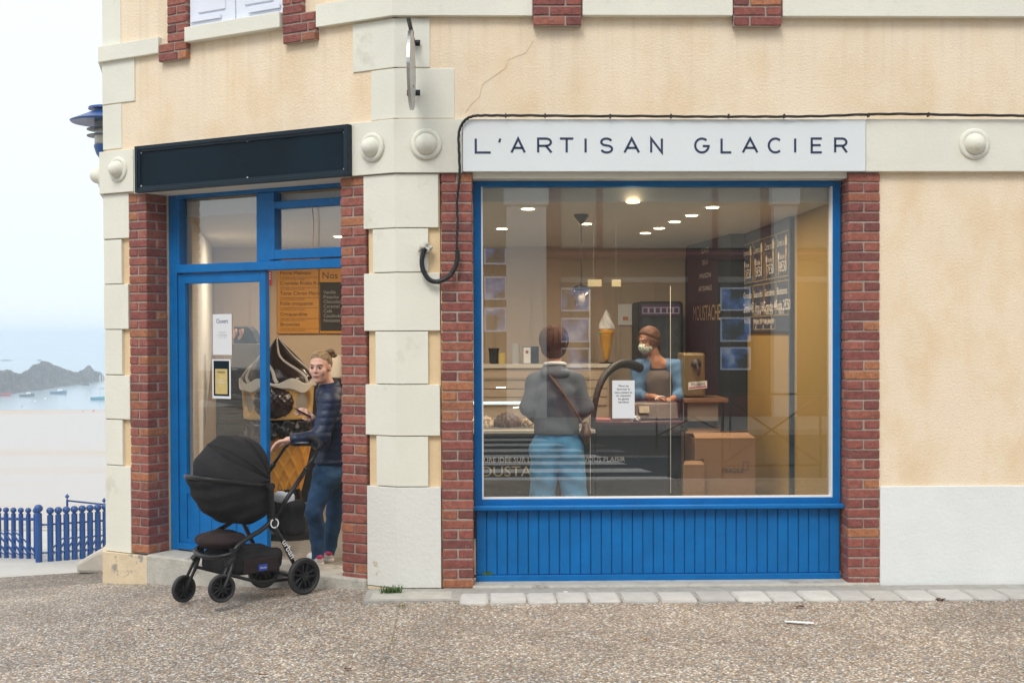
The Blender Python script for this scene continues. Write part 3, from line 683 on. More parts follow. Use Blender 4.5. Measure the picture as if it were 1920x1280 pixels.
# ================================================================== GROUND
def gz(x, y):
    d = min(x - XC, 0); return .058 * max(d, -6) * (1 if y > -6 else max(0, 1 - (-6 - y) / 2)) - .05 * max(y, 0) * (1 if x < XC else 0) * min(1, -d)
def pebble_mat(name, light, sc_, dark=1.0):
    m = bpy.data.materials.new(name); m.use_nodes = True; nt = m.node_tree; b = nt.nodes['Principled BSDF']; L = nt.links.new
    g = nd(nt, 'NewGeometry'); vo = nd(nt, 'TexVoronoi', Scale=sc_); wn_ = nd(nt, 'TexNoise', Scale=sc_ * .7, Detail=2.0)
    ad = nd(nt, 'VectorMath', operation='MULTIPLY_ADD'); L(g.outputs['Position'], wn_.inputs['Vector']); L(wn_.outputs['Color'], ad.inputs[0]); ad.inputs[1].default_value = (.012, .012, .0); L(g.outputs['Position'], ad.inputs[2])
    L(ad.outputs[0], vo.inputs['Vector'])
    sp = nd(nt, 'SeparateColor'); L(vo.outputs['Color'], sp.inputs[0]); r = nd(nt, 'ValToRGB'); r.color_ramp.interpolation = 'CONSTANT'
    cols = [(0, (.16, .13, .105)), (.10, (.44, .37, .29)), (.24, (.55, .46, .34)), (.36, (.30, .31, .33)), (.50, (.52, .46, .39)), (.60, (.80, .77, .72)), (.70, (.50, .34, .21)), (.78, (.20, .22, .26)), (.86, (.92, .92, .90)), (.93, (.42, .25, .15))]
    r.color_ramp.elements[0].color = (*[c * light for c in cols[0][1]], 1); r.color_ramp.elements[1].position = cols[-1][0]; r.color_ramp.elements[1].color = (*[c * light for c in cols[-1][1]], 1)
    for p, c in cols[1:-1]: e = r.color_ramp.elements.new(p); e.color = (*[q * light for q in c], 1)
    L(sp.outputs[0], r.inputs[0])
    mr = nd(nt, 'MapRange'); mr.inputs['From Min'].default_value = .42; mr.inputs['From Max'].default_value = .72; mr.inputs['To Min'].default_value = 0; mr.inputs['To Max'].default_value = .75; L(vo.outputs['Distance'], mr.inputs[0])
    x = nd(nt, 'MixRGB'); L(mr.outputs[0], x.inputs[0]); L(r.outputs[0], x.inputs[1]); x.inputs[2].default_value = (.17 * light, .145 * light, .115 * light, 1)
    n = nd(nt, 'TexNoise', Scale=1.1, Detail=9.0, Roughness=.72); L(g.outputs['Position'], n.inputs['Vector']); r2 = nd(nt, 'ValToRGB')
    r2.color_ramp.elements[0].position = .32; r2.color_ramp.elements[0].color = (.64, .62, .61, 1); r2.color_ramp.elements[1].position = .68; r2.color_ramp.elements[1].color = (1.14, 1.10, 1.04, 1)
    L(n.outputs['Fac'], r2.inputs[0]); y = nd(nt, 'MixRGB', blend_type='MULTIPLY'); y.inputs[0].default_value = 1; L(x.outputs[0], y.inputs[1]); L(r2.outputs[0], y.inputs[2])
    L(y.outputs[0], b.inputs['Base Color']); b.inputs['Roughness'].default_value = .75
    bp = nd(nt, 'Bump', Strength=.8, Distance=.008, invert=True); L(vo.outputs['Distance'], bp.inputs['Height']); L(bp.outputs[0], b.inputs['Normal']); return m
M['pebble'] = pebble_mat('exposed_pebble_concrete', .92, 82)
M['pebble_dark'] = pebble_mat('dark_pebble_surface', .66, 62)
M['asphalt'] = mat('asphalt', (.055, .055, .058), .85, .25, 40, bump=.8, bscale=120, bdist=.01)
M['road_paint'] = mat('road_paint', (.70, .70, .68), .6, .1, 12, dirt=(.2, .2, .2), dscale=12, dthr=.62)
M['kerb'] = mat('kerb_stone', (.40, .39, .37), .8, .15, 8, bump=.5)
M['paver'] = mat('pale_setts', (.47, .46, .44), .85, .12, 9, bump=.8, bscale=45, bdist=.01, rnd=.18, dirt=(.30, .28, .25), dscale=9, dthr=.60, dsoft=.2)
def grid(x0, x1, nx, y0, y1, ny, f):
    V = [(x0 + (x1 - x0) * i / nx, y0 + (y1 - y0) * j / ny, f(x0 + (x1 - x0) * i / nx, y0 + (y1 - y0) * j / ny)) for j in range(ny + 1) for i in range(nx + 1)]
    return V, [(j * (nx + 1) + i, j * (nx + 1) + i + 1, (j + 1) * (nx + 1) + i + 1, (j + 1) * (nx + 1) + i) for j in range(ny) for i in range(nx)]
YK = -6.25
def setting(name, V, F, m, smooth=True):
    o = link(name, mkmesh(name, V, F, smooth), m); o['kind'] = 'structure'; return o
V, F = grid(-30, 14, 176, YK, 1.5, 40, lambda x, y: gz(x, y) + .004 * noise.noise((x * 1.3, y * 1.3, 0)) * (1 if y < -.6 else 0)); setting('pavement', V, F, M['pebble'])
V, F = grid(-30, 14, 88, 1.5, 2.75, 6, lambda x, y: gz(x, y) - .004 - .03 * (y - 1.5)); 
setting('side_lane', V, F, M['pebble_dark'])
# road, crossing and far pavement behind the camera (they mirror in the window)
V, F = grid(-60, 60, 30, -14.6, YK + .02, 6, lambda x, y: -.11); setting('road', V, F, M['asphalt'], False)
kb = MB().box(FR, -60, 60, YK - .12, YK, -.3, .0).build('kerb', M['kerb'], bevel=.02); kb['kind'] = 'structure'
kb = MB().box(FR, -60, 60, -14.62, -14.5, -.3, .005).build('kerb', M['kerb'], bevel=.02); kb['kind'] = 'structure'
rw = MB()
for i in range(7):
    y = -13.9 + i * 1.05; x0, x1 = -6.5, 1.05 + i * .22
    rw.add([(x0, y, -.106), (x1, y, -.106), (x1 + .12, y + .5, -.106), (x0, y + .5, -.106)], [(0, 1, 2, 3)])
rw = rw.build('crossing_stripes', M['road_paint'], origin=(0, 0, 0)); rw['kind'] = 'structure'
V, F = grid(-60, 60, 2, -18.2, -14.6, 2, lambda x, y: .0); setting('far_pavement', V, F, M['kerb'], False)
# gutter of pale setts along the wall
gt = MB().box(FR, -.78, 14, -.42, -.02, -.05, .008).build('gutter', mat('pale_mortar', (.34, .33, .30), .9, .2, 12, bump=.5, bscale=40)); gt['kind'] = 'structure'
x = -.15; SM = {}
y1, y0 = onz(1200, 1111, .01).y, onz(1200, 1128, .01).y
while x < 6.2:
    w_ = random.choice((.19, .21, .23, .25)); key = w_
    if key not in SM:
        me = bpy.data.meshes.new('paving_stone'); bm = bmesh.new(); bmesh.ops.create_cube(bm, size=1, matrix=Matrix.Diagonal((w_ - .012, abs(y1 - y0) - .012, .05, 1))); bmesh.ops.bevel(bm, geom=list(bm.edges), offset=.012, segments=1, affect='EDGES')
        for v in bm.verts: v.co += Vector((random.uniform(-.005, .005), random.uniform(-.005, .005), 0))
        bm.to_mesh(me); bm.free(); me.materials.append(M['paver']); SM[key] = me
    o = link('paving_stone', SM[key], None, (x + w_ / 2, (y0 + y1) / 2, random.uniform(-.008, -.003)), gt); o.rotation_euler = (0, 0, random.uniform(-.02, .02)); x += w_
# cement smear at the left end of the gutter, lower terrace, sea wall
box('cement_patch', FR, -.74, -.2, -.36, -.12, -.02, .012, M['concrete'], gt, .01)
V, F = grid(-40, -2.2, 20, 2.6, 12.0, 4, lambda x, y: -1.32); setting('terrace', V, F, mat('pale_paving', (.48, .48, .46), .85, .1, 2, bump=.3), False)
w = MB().box(FR, -40, -2, 2.72, 2.9, -1.6, -.62).box(FR, -40, -2, 11.9, 12.6, -13, -1.3).build('sea_wall', M['concrete']); w['kind'] = 'structure'
p = [hit(142, 1056, (0, 2.55, 0), (0, 1, 0)), hit(168, 1040, (0, 2.55, 0), (0, 1, 0)), hit(204, 1024, (0, 2.55, 0), (0, 1, 0)), hit(204, 1075, (0, 2.55, 0), (0, 1, 0)), hit(142, 1075, (0, 2.55, 0), (0, 1, 0))]
o = MB().prism([q + Vector((0, -.0, 0)) for q in p], (0, 1.2, 0)).build('stone_ramp_slab', mat('slab_stone', (.50, .47, .42), .9, .15, 5, bump=.6, bscale=25), bevel=.03)
tag(o, 'pale stone slab sloping up beside the left corner of the house, next to the blue fence', 'stone slab')

# ------------------------------------------------------------------ beach, sea, rocks
ZS = -12.0
def sand_mat():
    m = mat('beach_sand', (.52, .44, .34), .9, .05, .05, spec=.2); nt = m.node_tree; b = nt.nodes['Principled BSDF']; L = nt.links.new
    g = nd(nt, 'NewGeometry'); mp = nd(nt, 'Mapping'); mp.inputs['Scale'].default_value = (.006, .035, 1); L(g.outputs['Position'], mp.inputs[0])
    n = nd(nt, 'TexNoise', Scale=1.2, Detail=5.0, Roughness=.5); L(mp.outputs[0], n.inputs['Vector']); r = nd(nt, 'ValToRGB')
    r.color_ramp.elements[0].position = .40; r.color_ramp.elements[0].color = (.46, .43, .40, 1); r.color_ramp.elements[1].position = .6; r.color_ramp.elements[1].color = (.50, .39, .29, 1)
    L(n.outputs['Fac'], r.inputs[0]); L(r.outputs[0], b.inputs['Base Color'])
    mr = nd(nt, 'MapRange'); mr.inputs['From Min'].default_value = .42; mr.inputs['From Max'].default_value = .56; mr.inputs['To Min'].default_value = .5; mr.inputs['To Max'].default_value = .95; L(n.outputs['Fac'], mr.inputs[0]); L(mr.outputs[0], b.inputs['Roughness']); return m
ysea = onz(100, 768, ZS).y
V, F = grid(-900, 900, 20, 12.4, ysea + 30, 30, lambda x, y: ZS + .0 if y < ysea else ZS - .01 * (y - ysea)); setting('beach', V, F, sand_mat())
V, F = grid(-3000, 3000, 4, ysea - .0, 5000, 20, lambda x, y: ZS - .002); 
msea = mat('sea_water', (.24, .36, .42), .16, .05, .02, bump=.25, bscale=.6, bdist=.05, stretch=(.25, 1, 1)); setting('sea', V, F, msea)
V, F = grid(-3000, 3000, 2, -800, 12.4, 2, lambda x, y: ZS - .5); setting('terrain', V, F, M['concrete'], False)
def px_at(px, dist): # world x at depth dist
    r = ray(px, 700); return (CAMP + r * (dist / r.y)).x
def rocks():
    prof = [(-420, 30), (-160, 42), (-60, 47), (0, 46), (14, 48), (28, 40), (40, 36), (52, 40), (60, 51), (70, 54), (84, 54), (94, 51), (100, 45), (112, 41), (120, 36), (132, 31), (146, 26), (154, 26), (162, 31), (170, 28), (178, 20), (188, 19), (194, 12), (198, -2), (206, -9)]
    V = []; nx, ny = 420, 54
    for j in range(ny + 1):
        v = j / ny
        for i in range(nx + 1):
            px = -420 + 626 * i / nx; h0 = float(np.interp(px, [p_[0] for p_ in prof], [p_[1] for p_ in prof])); dist = 302 + 78 * min(max(px / 190, 0), 1) + 70 * v
            x = px_at(px, dist); y = dist - 9.09; h = h0 * .82 / FPX * dist
            s = math.sin(math.pi * min(1, v * 1.02)) ** .7; n_ = noise.turbulence(Vector((x * .16, y * .16, 0)), 6, True) - .5
            c_ = noise.cell(Vector((x * .35 + n_, y * .3, 1))) - .5 + .4 * (noise.cell(Vector((x * .13 + n_ * 2, 0, 5))) - .5)
            r_ = abs(noise.noise(Vector((x * .10, y * .10, 3)))) * 2
            z = h * s * (.55 + .45 * min(1, r_ * 1.7)) + (n_ * 2.4 + c_ * 1.3) * min(1, max(h, 0) * .4) * s - .7
            if .42 < v < .62: z = max(z, h * (1 + .07 * n_) + c_ * .6 - .3)
            V.append((x, y, ZS + z))
    F = [(j * (nx + 1) + i, j * (nx + 1) + i + 1, (j + 1) * (nx + 1) + i + 1, (j + 1) * (nx + 1) + i) for j in range(ny) for i in range(nx)]
    setting('rocky_headland', V, F, mat('dark_shore_rock', (.036, .036, .036), .9, .45, .35, bump=.8, bscale=.9, bdist=.4, dirt=(.10, .075, .05), dscale=.22, dthr=.52), False)
rocks()
def rocklet(px, py, wpx, hpx, lab):
    c = onz(px, py, ZS); S = FPX / (c.y + 9.09); mb = bmesh.new(); bmesh.ops.create_icosphere(mb, subdivisions=3, radius=1)
    for v in mb.verts: v.co *= 1 + .3 * noise.noise(v.co * 2 + Vector((px, 0, 0))); v.co = Vector((v.co.x * wpx / S / 2, v.co.y * wpx / S / 3, v.co.z * hpx / S))
    me = bpy.data.meshes.new('sea_rock'); mb.to_mesh(me); mb.free(); tag(link('sea_rock', me, MATS['dark_shore_rock'], c), lab, 'rock')
rocklet(161, 722, 14, 4, 'small dark rock in the water just below the tip of the headland'); rocklet(74, 676, 8, 2.5, 'tiny rock out at sea above the headland'); rocklet(12, 676, 22, 2, 'low reef far out at sea at the left edge')
def boat(px, py, Lpx, hull, deck, lab, cabin=True, mast=0, ang=0):
    c = onz(px, py, ZS); S = FPX / (c.y + 9.09); Lb = Lpx / S; Wb = Lb * .34; Hb = Lb * .17
    o = empty('boat', c, lab, 'boat', 'boats moored in the bay'); ca, sa = math.cos(ang), math.sin(ang)
    def T(x, y, z): return c + Vector((x * ca - y * sa, x * sa + y * ca, z))
    V = []; F = []; n_ = 10
    for i in range(n_ + 1):
        t = i / n_; w_ = Wb / 2 * (1 - max(0, (t - .45) / .55) ** 2.2) * (.85 + .15 * min(1, t * 4)); sh = Hb * (.85 + .5 * t * t); x_ = (t - .5) * Lb
        for (a, z_) in ((-1, sh), (-.92, sh * .5), (-.45, -.05), (.45, -.05), (.92, sh * .5), (1, sh)): V.append(T(x_, a * w_, z_))
    for i in range(n_):
        for k in range(5): F.append((i * 6 + k, i * 6 + k + 1, (i + 1) * 6 + k + 1, (i + 1) * 6 + k))
        F.append((i * 6 + 5, i * 6, (i + 1) * 6, (i + 1) * 6 + 5))
    F.append((0, 1, 2, 3, 4, 5)); MB().add(V, F).build('hull', hull, o)
    if cabin:
        mb = MB(); 
        for (a, b, w_, z0_, z1_, mi) in ((-.05, .25, .5, Hb * .9, Hb * 1.75, 0),): mb.hexa([T(x, y, z) for z in (z0_, z1_) for y in (-w_ * Wb / 2, w_ * Wb / 2) for x in (a * Lb + (z > z0_ + .01) * .02 * Lb, b * Lb - (z > z0_ + .01) * .07 * Lb)])
        mb.build('cabin', deck, o)
    if mast: MB().tube([T(0, 0, Hb), T(0, 0, mast / S)], .10, 6).tube([T(0, 0, Hb * 2), T(-.42 * Lb, 0, Hb * 2)], .07, 5).build('mast', mat('mast_alloy', (.6, .6, .6), .4), o)
hw_ = mat('white_gelcoat', (.75, .77, .78), .3)
boat(6, 742, 30, mat('red_hull', (.42, .05, .05), .4), hw_, 'small red boat at the left edge of the bay', False)
boat(51, 743, 27, mat('dark_hull', (.05, .10, .11), .4), hw_, 'dark hulled motorboat with a white cabin, nearest the rocks')
boat(110, 738, 30, mat('blue_hull', (.03, .16, .28), .4), hw_, 'blue hulled motorboat with a white cabin in the middle of the bay')
boat(188, 749, 34, mat('turquoise_hull', (.02, .32, .42), .4), hw_, 'turquoise sailing boat beside the corner of the house', False, 46)
boat(193, 728, 16, hw_, hw_, 'white sailing boat behind the turquoise one', False, 32)
for (x, y, c_, s, lab) in [(66, 752, 'w', 3, 'white mooring buoy near the dark motorboat'), (41, 762, 'k', 3, 'grey mooring buoy nearest the beach'), (85, 747, 'w', 3, 'white mooring buoy left of the blue motorboat'), (155, 772, 'r', 3, 'orange buoy at the water line'), (175, 771, 'r', 4, 'red buoy at the water line, right one')]:
    p = onz(x, y, ZS); r_ = s / 2 / (FPX / (p.y + 9.09))
    tag(MB().lathe([(0, -r_ * .5), (r_ * .8, -r_ * .2), (r_, r_ * .3), (r_ * .6, r_), (r_ * .12, r_ * 1.25), (0, r_ * 1.3)], p, n=10).build('buoy', {'w': hw_, 'k': mat('grey_buoy', (.15, .15, .16)), 'r': mat('red_buoy', (.55, .08, .05))}[c_], smooth=True), lab, 'buoy', 'mooring buoys')

# ------------------------------------------------------------------ blue fence on the terrace
M['fence'] = mat('fence_blue', (.003, .060, .25), .35, .08, 3, spec=.6)
fz = -1.32
def fence_post(px, py_base, S=None, h=.80, r=.042):
    return onz(px, py_base, fz)
fn = empty('fence', onz(73, 1052, fz), 'blue metal fence of round posts with ball tops above the beach', 'fence')
def add_post(p, h, r):
    MB().lathe([(r, 0), (r, h - r * 1.5), (r * .6, h - r * 1.3), (r * .6, h - r * 1.1), (r * 1.15, h - r * .6), (r * 1.3, h), (r * 1.15, h + r * .6), (r * .7, h + r * 1.05), (0, h + r * 1.2)], p, n=14).build('post', M['fence'], fn, smooth=True, auto=True)
pc = onz(73, 1053, fz); S0 = FPX / (pc.y + 9.09); add_post(pc, 100 / S0, 6.3 / S0)
post_r = []; p = pc.copy(); a = R(24)
for i in range(34):
    p = p + Vector((math.cos(a), math.sin(a), 0)) * (.105 if i else .15); a += R(1.2); post_r.append(p.copy())
post_l = [pc + Vector((-.13 - i * .108, .28 + .02 * i, 0)) for i in range(16)]
for q in post_r: add_post(q, .685, .040)
for q in post_l: add_post(q, .66, .032)
def rail(pts, z, r): MB().tube([q + Vector((0, 0, z)) for q in pts], r, 8).build('rail', M['fence'], fn, smooth=True)
rail([pc] + post_r, .50, .014); rail([pc] + post_r, .12, .012); rail([pc] + post_l, .54, .02); rail([pc] + post_l, .14, .014)
def loop(a_, b_, z0_, z1_):
    d = (b_ - a_); pts = []
    for k in range(21):
        t = 2 * math.pi * k / 20; u = .5 + .5 * math.cos(t); v = .5 * math.sin(t) * .10
        pts.append(a_ + d * u + Vector((0, -.03, z0_ + (z1_ - z0_) * u + v)))
    return pts
for i in range(0, len(post_r) - 3): MB().tube(loop(post_r[i], post_r[i + 2], .10, .30), .011, 6, cap=False).build('loop_bar', M['fence'], fn, smooth=True)
for i in range(0, len(post_l) - 4, 1): MB().tube(loop(post_l[i], post_l[i + 3], .06, .36), .010, 6, cap=False).build('loop_bar', M['fence'], fn, smooth=True)
fn2 = empty('railing', onz(150, 1040, -1.32) + Vector((0, 2.5, 0)), 'thin blue handrail with small finials behind the round post fence', 'railing')
q0 = at(126, 938, 10.2); q1 = at(240, 950, 10.8)
MB().tube([q0, q1], .014, 6).build('rail', M['fence'], fn2)
for t in (0, .6, 1):
    q = q0.lerp(q1, t); MB().tube([(q.x, q.y, -1.32), q + Vector((0, 0, .02))], .016, 8).lathe([(0, -.04), (.035, 0), (0, .04)], q + Vector((0, 0, .06)), n=10).build('post', M['fence'], fn2)

# ------------------------------------------------------------------ street lamp behind the corner
lx = at(204, 300, 5.0); lamp = empty('street_lamp', (lx.x, 5.0, -1.0), 'blue street lamp with a wide saucer shade behind the left corner of the house', 'street lamp')
lz = lambda y: at(180, y, 5.0).z; o_ = Vector((lx.x, 5.0, 0)); k_ = (FPX / 14.09)
MB().tube([o_ + Z * -1.0, o_ + Z * lz(330)], [.035, .028], 12).lathe([(.028, lz(330)), (.06, lz(310)), (.10, lz(296)), (.125, lz(290)), (.15, lz(276)), (.15, lz(273)), (0, lz(273))], o_, n=24).build('pole', M['fence'], lamp, smooth=True, auto=True)
MB().lathe([(.142, lz(273)), (.142, lz(226))], o_, n=24).build('glass_cylinder', mat('lamp_glass', (.55, .56, .52), .15), lamp, smooth=True)
for y in (244, 256): MB().lathe([(.14, lz(y)), (.22, lz(y) - .003), (.22, lz(y) + .006), (.14, lz(y) + .012)], o_, n=28).build('louvre_ring', mat('lamp_ring', (.02, .04, .07), .4), lamp)
MB().lathe([(.0, lz(226)), (.375, lz(231)), (.39, lz(228)), (.30, lz(221)), (.20, lz(213)), (.14, lz(210)), (.14, lz(206)), (.205, lz(206)), (.20, lz(202)), (.12, lz(199)), (0, lz(197))], o_, n=32).build('shade', M['fence'], lamp, smooth=True, auto=True)

# ------------------------------------------------------------------ haze over the bay
hz = MB().box(FR, -2900, 2900, -700, 4200, ZS - 1.6, 7.4).build('haze', None)
hm = bpy.data.materials.new('sea_haze'); hm.use_nodes = True; nt = hm.node_tree; nt.nodes.remove(nt.nodes['Principled BSDF'])
pv = nd(nt, 'VolumePrincipled'); pv.inputs['Color'].default_value = (.80, .90, 1, 1); pv.inputs['Density'].default_value = .0013; pv.inputs['Anisotropy'].default_value = .2
nt.links.new(pv.outputs[0], nt.nodes['Material Output'].inputs['Volume']); hz.data.materials.clear(); hz.data.materials.append(hm); hz['kind'] = 'stuff'

# ================================================================== SHOP INTERIOR
ZF = zbot - .006
ZCEIL = hit(1486, 378, (2.2, 0, 0), (1, 0, 0)).z; XR = at(1558, 640, .36).x + .0
YB = 5.2
M['wallwhite'] = mat('interior_white', (.80, .79, .75), .8, .03, 2)
M['panelling'] = mat('beige_panelling', (.50, .40, .30), .6, .04, 2, bump=.05)
M['mustard'] = mat('mustard_wall', (.27, .17, .035), .8, .05, 3)
M['darkwall'] = mat('dark_blue_wall', (.012, .018, .026), .6, .1, 3)
M['ceiling'] = mat('ceiling_paint', (.66, .63, .57), .85, .03, 2)
def tile_mat():
    m = bpy.data.materials.new('patterned_floor_tile'); m.use_nodes = True; nt = m.node_tree; b = nt.nodes['Principled BSDF']; L = nt.links.new
    g = nd(nt, 'NewGeometry'); w1 = nd(nt, 'TexWave', Scale=7.0, Distortion=5.0); w1.wave_type = 'RINGS'; L(g.outputs['Position'], w1.inputs['Vector'])
    ck = nd(nt, 'TexChecker', Scale=14.0); L(g.outputs['Position'], ck.inputs['Vector']); ck.inputs[1].default_value = (.42, .38, .31, 1); ck.inputs[2].default_value = (.30, .29, .27, 1)
    r = nd(nt, 'MapRange'); r.inputs['From Min'].default_value = .45; r.inputs['From Max'].default_value = .6; L(w1.outputs['Fac'], r.inputs[0])
    x = nd(nt, 'MixRGB'); L(r.outputs[0], x.inputs[0]); L(ck.outputs[0], x.inputs[1]); x.inputs[2].default_value = (.16, .15, .14, 1); L(x.outputs[0], b.inputs['Base Color']); b.inputs['Roughness'].default_value = .35
    return m
M['tile'] = tile_mat()
A0 = CH.p(ud(333), .40, 0); B0 = at(400, 640, YB)
fl = [CH.p(uj1 - .01, .33, 0), CH.p(0.02, .33, 0), FR.p(XC + .2, .30, 0), Vector((RIGHT - .4, .30, 0)), Vector((RIGHT - .4, YB + .2, 0)), Vector((B0.x - .2, YB + .2, 0))]
MB().prism([Vector((p.x, p.y, ZF - .1)) for p in fl], (0, 0, .1)).build('floor', M['tile'], house)
MB().prism([Vector((p.x, p.y, ZCEIL)) for p in fl], (0, 0, .12)).build('ceiling', M['ceiling'], house)
LWf = Frame(A0, B0 - A0, Vector((-(B0 - A0).y, (B0 - A0).x, 0)))
box('wall', LWf, .0, (B0 - A0).xy.length + .1, -.0, .12, ZF, ZCEIL, M['wallwhite'], house)
bw = box('wall', FR, B0.x - .3, 3.2, YB, YB + .15, ZF, ZCEIL, M['panelling'], house)
# panelling mouldings on the back wall
pm = MB()
def frame_rect(mb, fr, u0, u1, d, z0, z1, w=.02, t=.012):
    mb.box(fr, u0, u1, d - t, d, z0, z0 + w).box(fr, u0, u1, d - t, d, z1 - w, z1).box(fr, u0, u0 + w, d - t + .001, d, z0 + w, z1 - w).box(fr, u1 - w, u1, d - t + .001, d, z0 + w, z1 - w)
def bp(px, py, Y=YB): q = at(px, py, Y); return q.x, q.z
for (xa, ya, xb, yb) in [(402, 532, 474, 900), (416, 568, 470, 860), (488, 505, 512, 900), (905, 527, 1020, 900), (925, 550, 998, 860), (1050, 527, 1154, 900), (1160, 527, 1230, 900), (1066, 550, 1140, 860)]:
    (a, z1_), (b, z0_) = bp(xa, ya), bp(xb, yb); frame_rect(pm, FR, a, b, YB, max(z0_, ZF + .1), z1_, .012)
pm.box(FR, B0.x, 3, YB - .03, YB - .001, ZCEIL - .12, ZCEIL)
pm.build('moulding', M['panelling'], house)
# right-hand side wall, mustard then dark
RW = Frame((XR, 0, 0), (0, 1, 0), (1, 0, 0)); ym = hit(1489, 500, (XR, 0, 0), (1, 0, 0)).y
box('wall', RW, .35, ym, 0, .12, ZF, ZCEIL, M['mustard'], house); y33 = 3.35
box('wall', RW, ym, y33, 0.002, .12, ZF, ZCEIL, M['mustard'], house)
pa = Vector((XR - .16, y33, 0)); pb_ = Vector((at(1285, 600, YB).x, YB, 0)); DW = Frame(pa, pb_ - pa, Vector(((pb_ - pa).y, -(pb_ - pa).x, 0)))
box('wall', DW, 0, (pb_ - pa).length, 0, .1, ZF, ZCEIL, M['darkwall'], house); box('wall', FR, pa.x, XR + .1, y33, y33 + .1, ZF, ZCEIL, M['darkwall'], house)
# inner side of the outer walls so daylight does not leak
MB().box(FR, XR, RIGHT - .4, .351, .36, ZF, ZCEIL).build('wall', M['wallwhite'], house)

# --- ceiling lights
for k, (x, y) in enumerate([(990, 393), (941, 430), (1099, 421), (1187, 380), (1336, 390), (1297, 405), (1265, 417), (1236, 429), (1210, 438), (560, 392), (640, 410)]):
    p = onz(x, y, ZCEIL - .006)
    if k > 8: p = Vector((-1.35 - (k - 9) * .65, 3.6, ZCEIL - .006))  # the last two spots are added, unseen, to brighten the shop behind the door
    d = MB().lathe([(0, 0), (.045, 0), (.045, .004)], p, n=20).build('ceiling_spotlight', mat('lit_diffuser', (.9, .8, .6), .5, emit=(1, .78, .48), estr=14))
    lab = ['largest lit ceiling spot near the left of the window', 'lit ceiling spot at the far left', 'lit ceiling spot just right of the pendant cable', 'lit ceiling spot nearest the window glass', 'lit ceiling spot furthest right, nearest of the diagonal row', 'second lit ceiling spot of the diagonal row from the right', 'third lit ceiling spot of the diagonal row from the right', 'fourth lit ceiling spot of the diagonal row from the right', 'last and furthest lit ceiling spot of the diagonal row', 'added ceiling spot brightening the shop behind the doorway', 'added ceiling spot deep in the shop, left, brightening the doorway side'][k]
    tag(d, lab, 'ceiling light', 'recessed spots in the shop ceiling')
    l = bpy.data.lights.new('spotlight_lamp', 'AREA'); l.shape = 'DISK'; l.size = .09; l.energy = 11; l.color = (1, .80, .58)
    l.energy = 11 if k < 9 else 16; lo = bpy.data.objects.new('spotlight_lamp', l); COL.objects.link(lo); put(lo, p - Z * .006, d)

# --- pendant lamp
YPN = onz(1090, 402, ZCEIL).y; pc_ = at(1090, 404, YPN); pen = empty('pendant_lamp', (pc_.x, YPN, ZCEIL), 'black pendant lamp with a clear glass jar shade on a long cable', 'pendant lamp')
zz = lambda y: at(1090, y, YPN).z; o_ = Vector((pc_.x, YPN, 0))
MB().lathe([(.0, zz(421)), (.01, zz(420)), (.058, zz(405)), (.058, ZCEIL)], o_, n=24).build('ceiling_rose', M['black'], pen)
MB().tube([o_ + Z * zz(420), o_ + Z * zz(534)], .007, 6).build('cable', M['black'], pen)
MB().lathe([(.0, zz(530)), (.012, zz(531)), (.02, zz(533)), (.055, zz(535)), (.068, zz(538)), (.068, zz(543)), (.02, zz(544))], o_, n=24).build('cap', M['black'], pen, smooth=True)
MB().lathe([(.058, zz(544)), (.062, zz(560)), (.055, zz(572)), (.03, zz(577)), (0, zz(578))], o_, n=24).build('glass_shade', M['pane2'], pen, smooth=True)
MB().lathe([(0, zz(548)), (.018, zz(550)), (.028, zz(558)), (.02, zz(566)), (0, zz(569))], o_, n=16).build('bulb', mat('bulb', (.8, .7, .5), .3), pen, smooth=True)

# --- back unit
M['shelfwhite'] = mat('white_worktop', (.66, .62, .55), .4, .03)
Yb = 4.3; (xa, zt) = bp(880, 683, Yb); xb = bp(1142, 683, Yb)[0]
bu = empty('back_unit', (xa + 1, Yb + .3, ZF), 'beige wooden back unit with a pale worktop behind the ice cream display', 'cabinet')
box('cabinet', FR, xa, xb, Yb + .03, YB - .04, ZF, zt - .04, M['panelling'], bu); box('worktop', FR, xa, xb + .02, Yb, YB - .04, zt - .04, zt, M['shelfwhite'], bu, .004)
for y in (700, 716, 732, 748): z_ = bp(1000, y, Yb)[1]; box('drawer_front', FR, xa + .01, xb - .02, Yb + .012, Yb + .029, z_ - .065, z_ + .012, M['panelling'], bu, .003)
def stand(px, py, Y=4.55): q = at(px, py, Y); return Vector((q.x, Y, zt))
# things on it
p = stand(967, 683); cu = MB()
for i in range(18): cu.lathe([(.034, i * .0115), (.042, i * .0115 + .010), (.039, i * .0115 + .010), (.031, i * .0115 + .001)], p, n=20)
tag(cu.build('cup_stack', M['white']), 'tall stack of white paper cups on the back worktop', 'cups')
o = box('menu_box', FR, p.x + .075, p.x + .235, 4.5, 4.56, zt + .001, zt + .175, M['navy'], None, .003); tag(o, 'navy box with a white card on the back worktop beside the cups', 'box')
cd = box('card', FR, p.x + .078, p.x + .15, 4.488, 4.4985, zt + .006, zt + .168, M['white'], o)
MB().lathe([(.012, 0), (.016, .001), (.016, .002), (.012, .003)], Vector((p.x + .114, 4.4865, zt + .12)), (0, -1, 0), 16).build('emblem', mat('dark_red_print', (.25, .02, .03)), cd)
q = stand(926, 683); o = MB().lathe([(.035, 0), (.045, .01), (.05, .12), (.058, .16), (.05, .16), (.04, .02), (0, .02)], q, n=24).build('pot', M['black'], smooth=True, auto=True); tag(o, 'black pot at the left end of the back worktop', 'pot')
q = stand(941, 683); o = MB().lathe([(.04, 0), (.045, .07), (.04, .11), (0, .12)], q, n=20).build('tub', mat('yellow_white_tub', (.62, .50, .2), .5), smooth=True, auto=True); tag(o, 'small pale yellow tub between the black pot and the cups', 'tub')
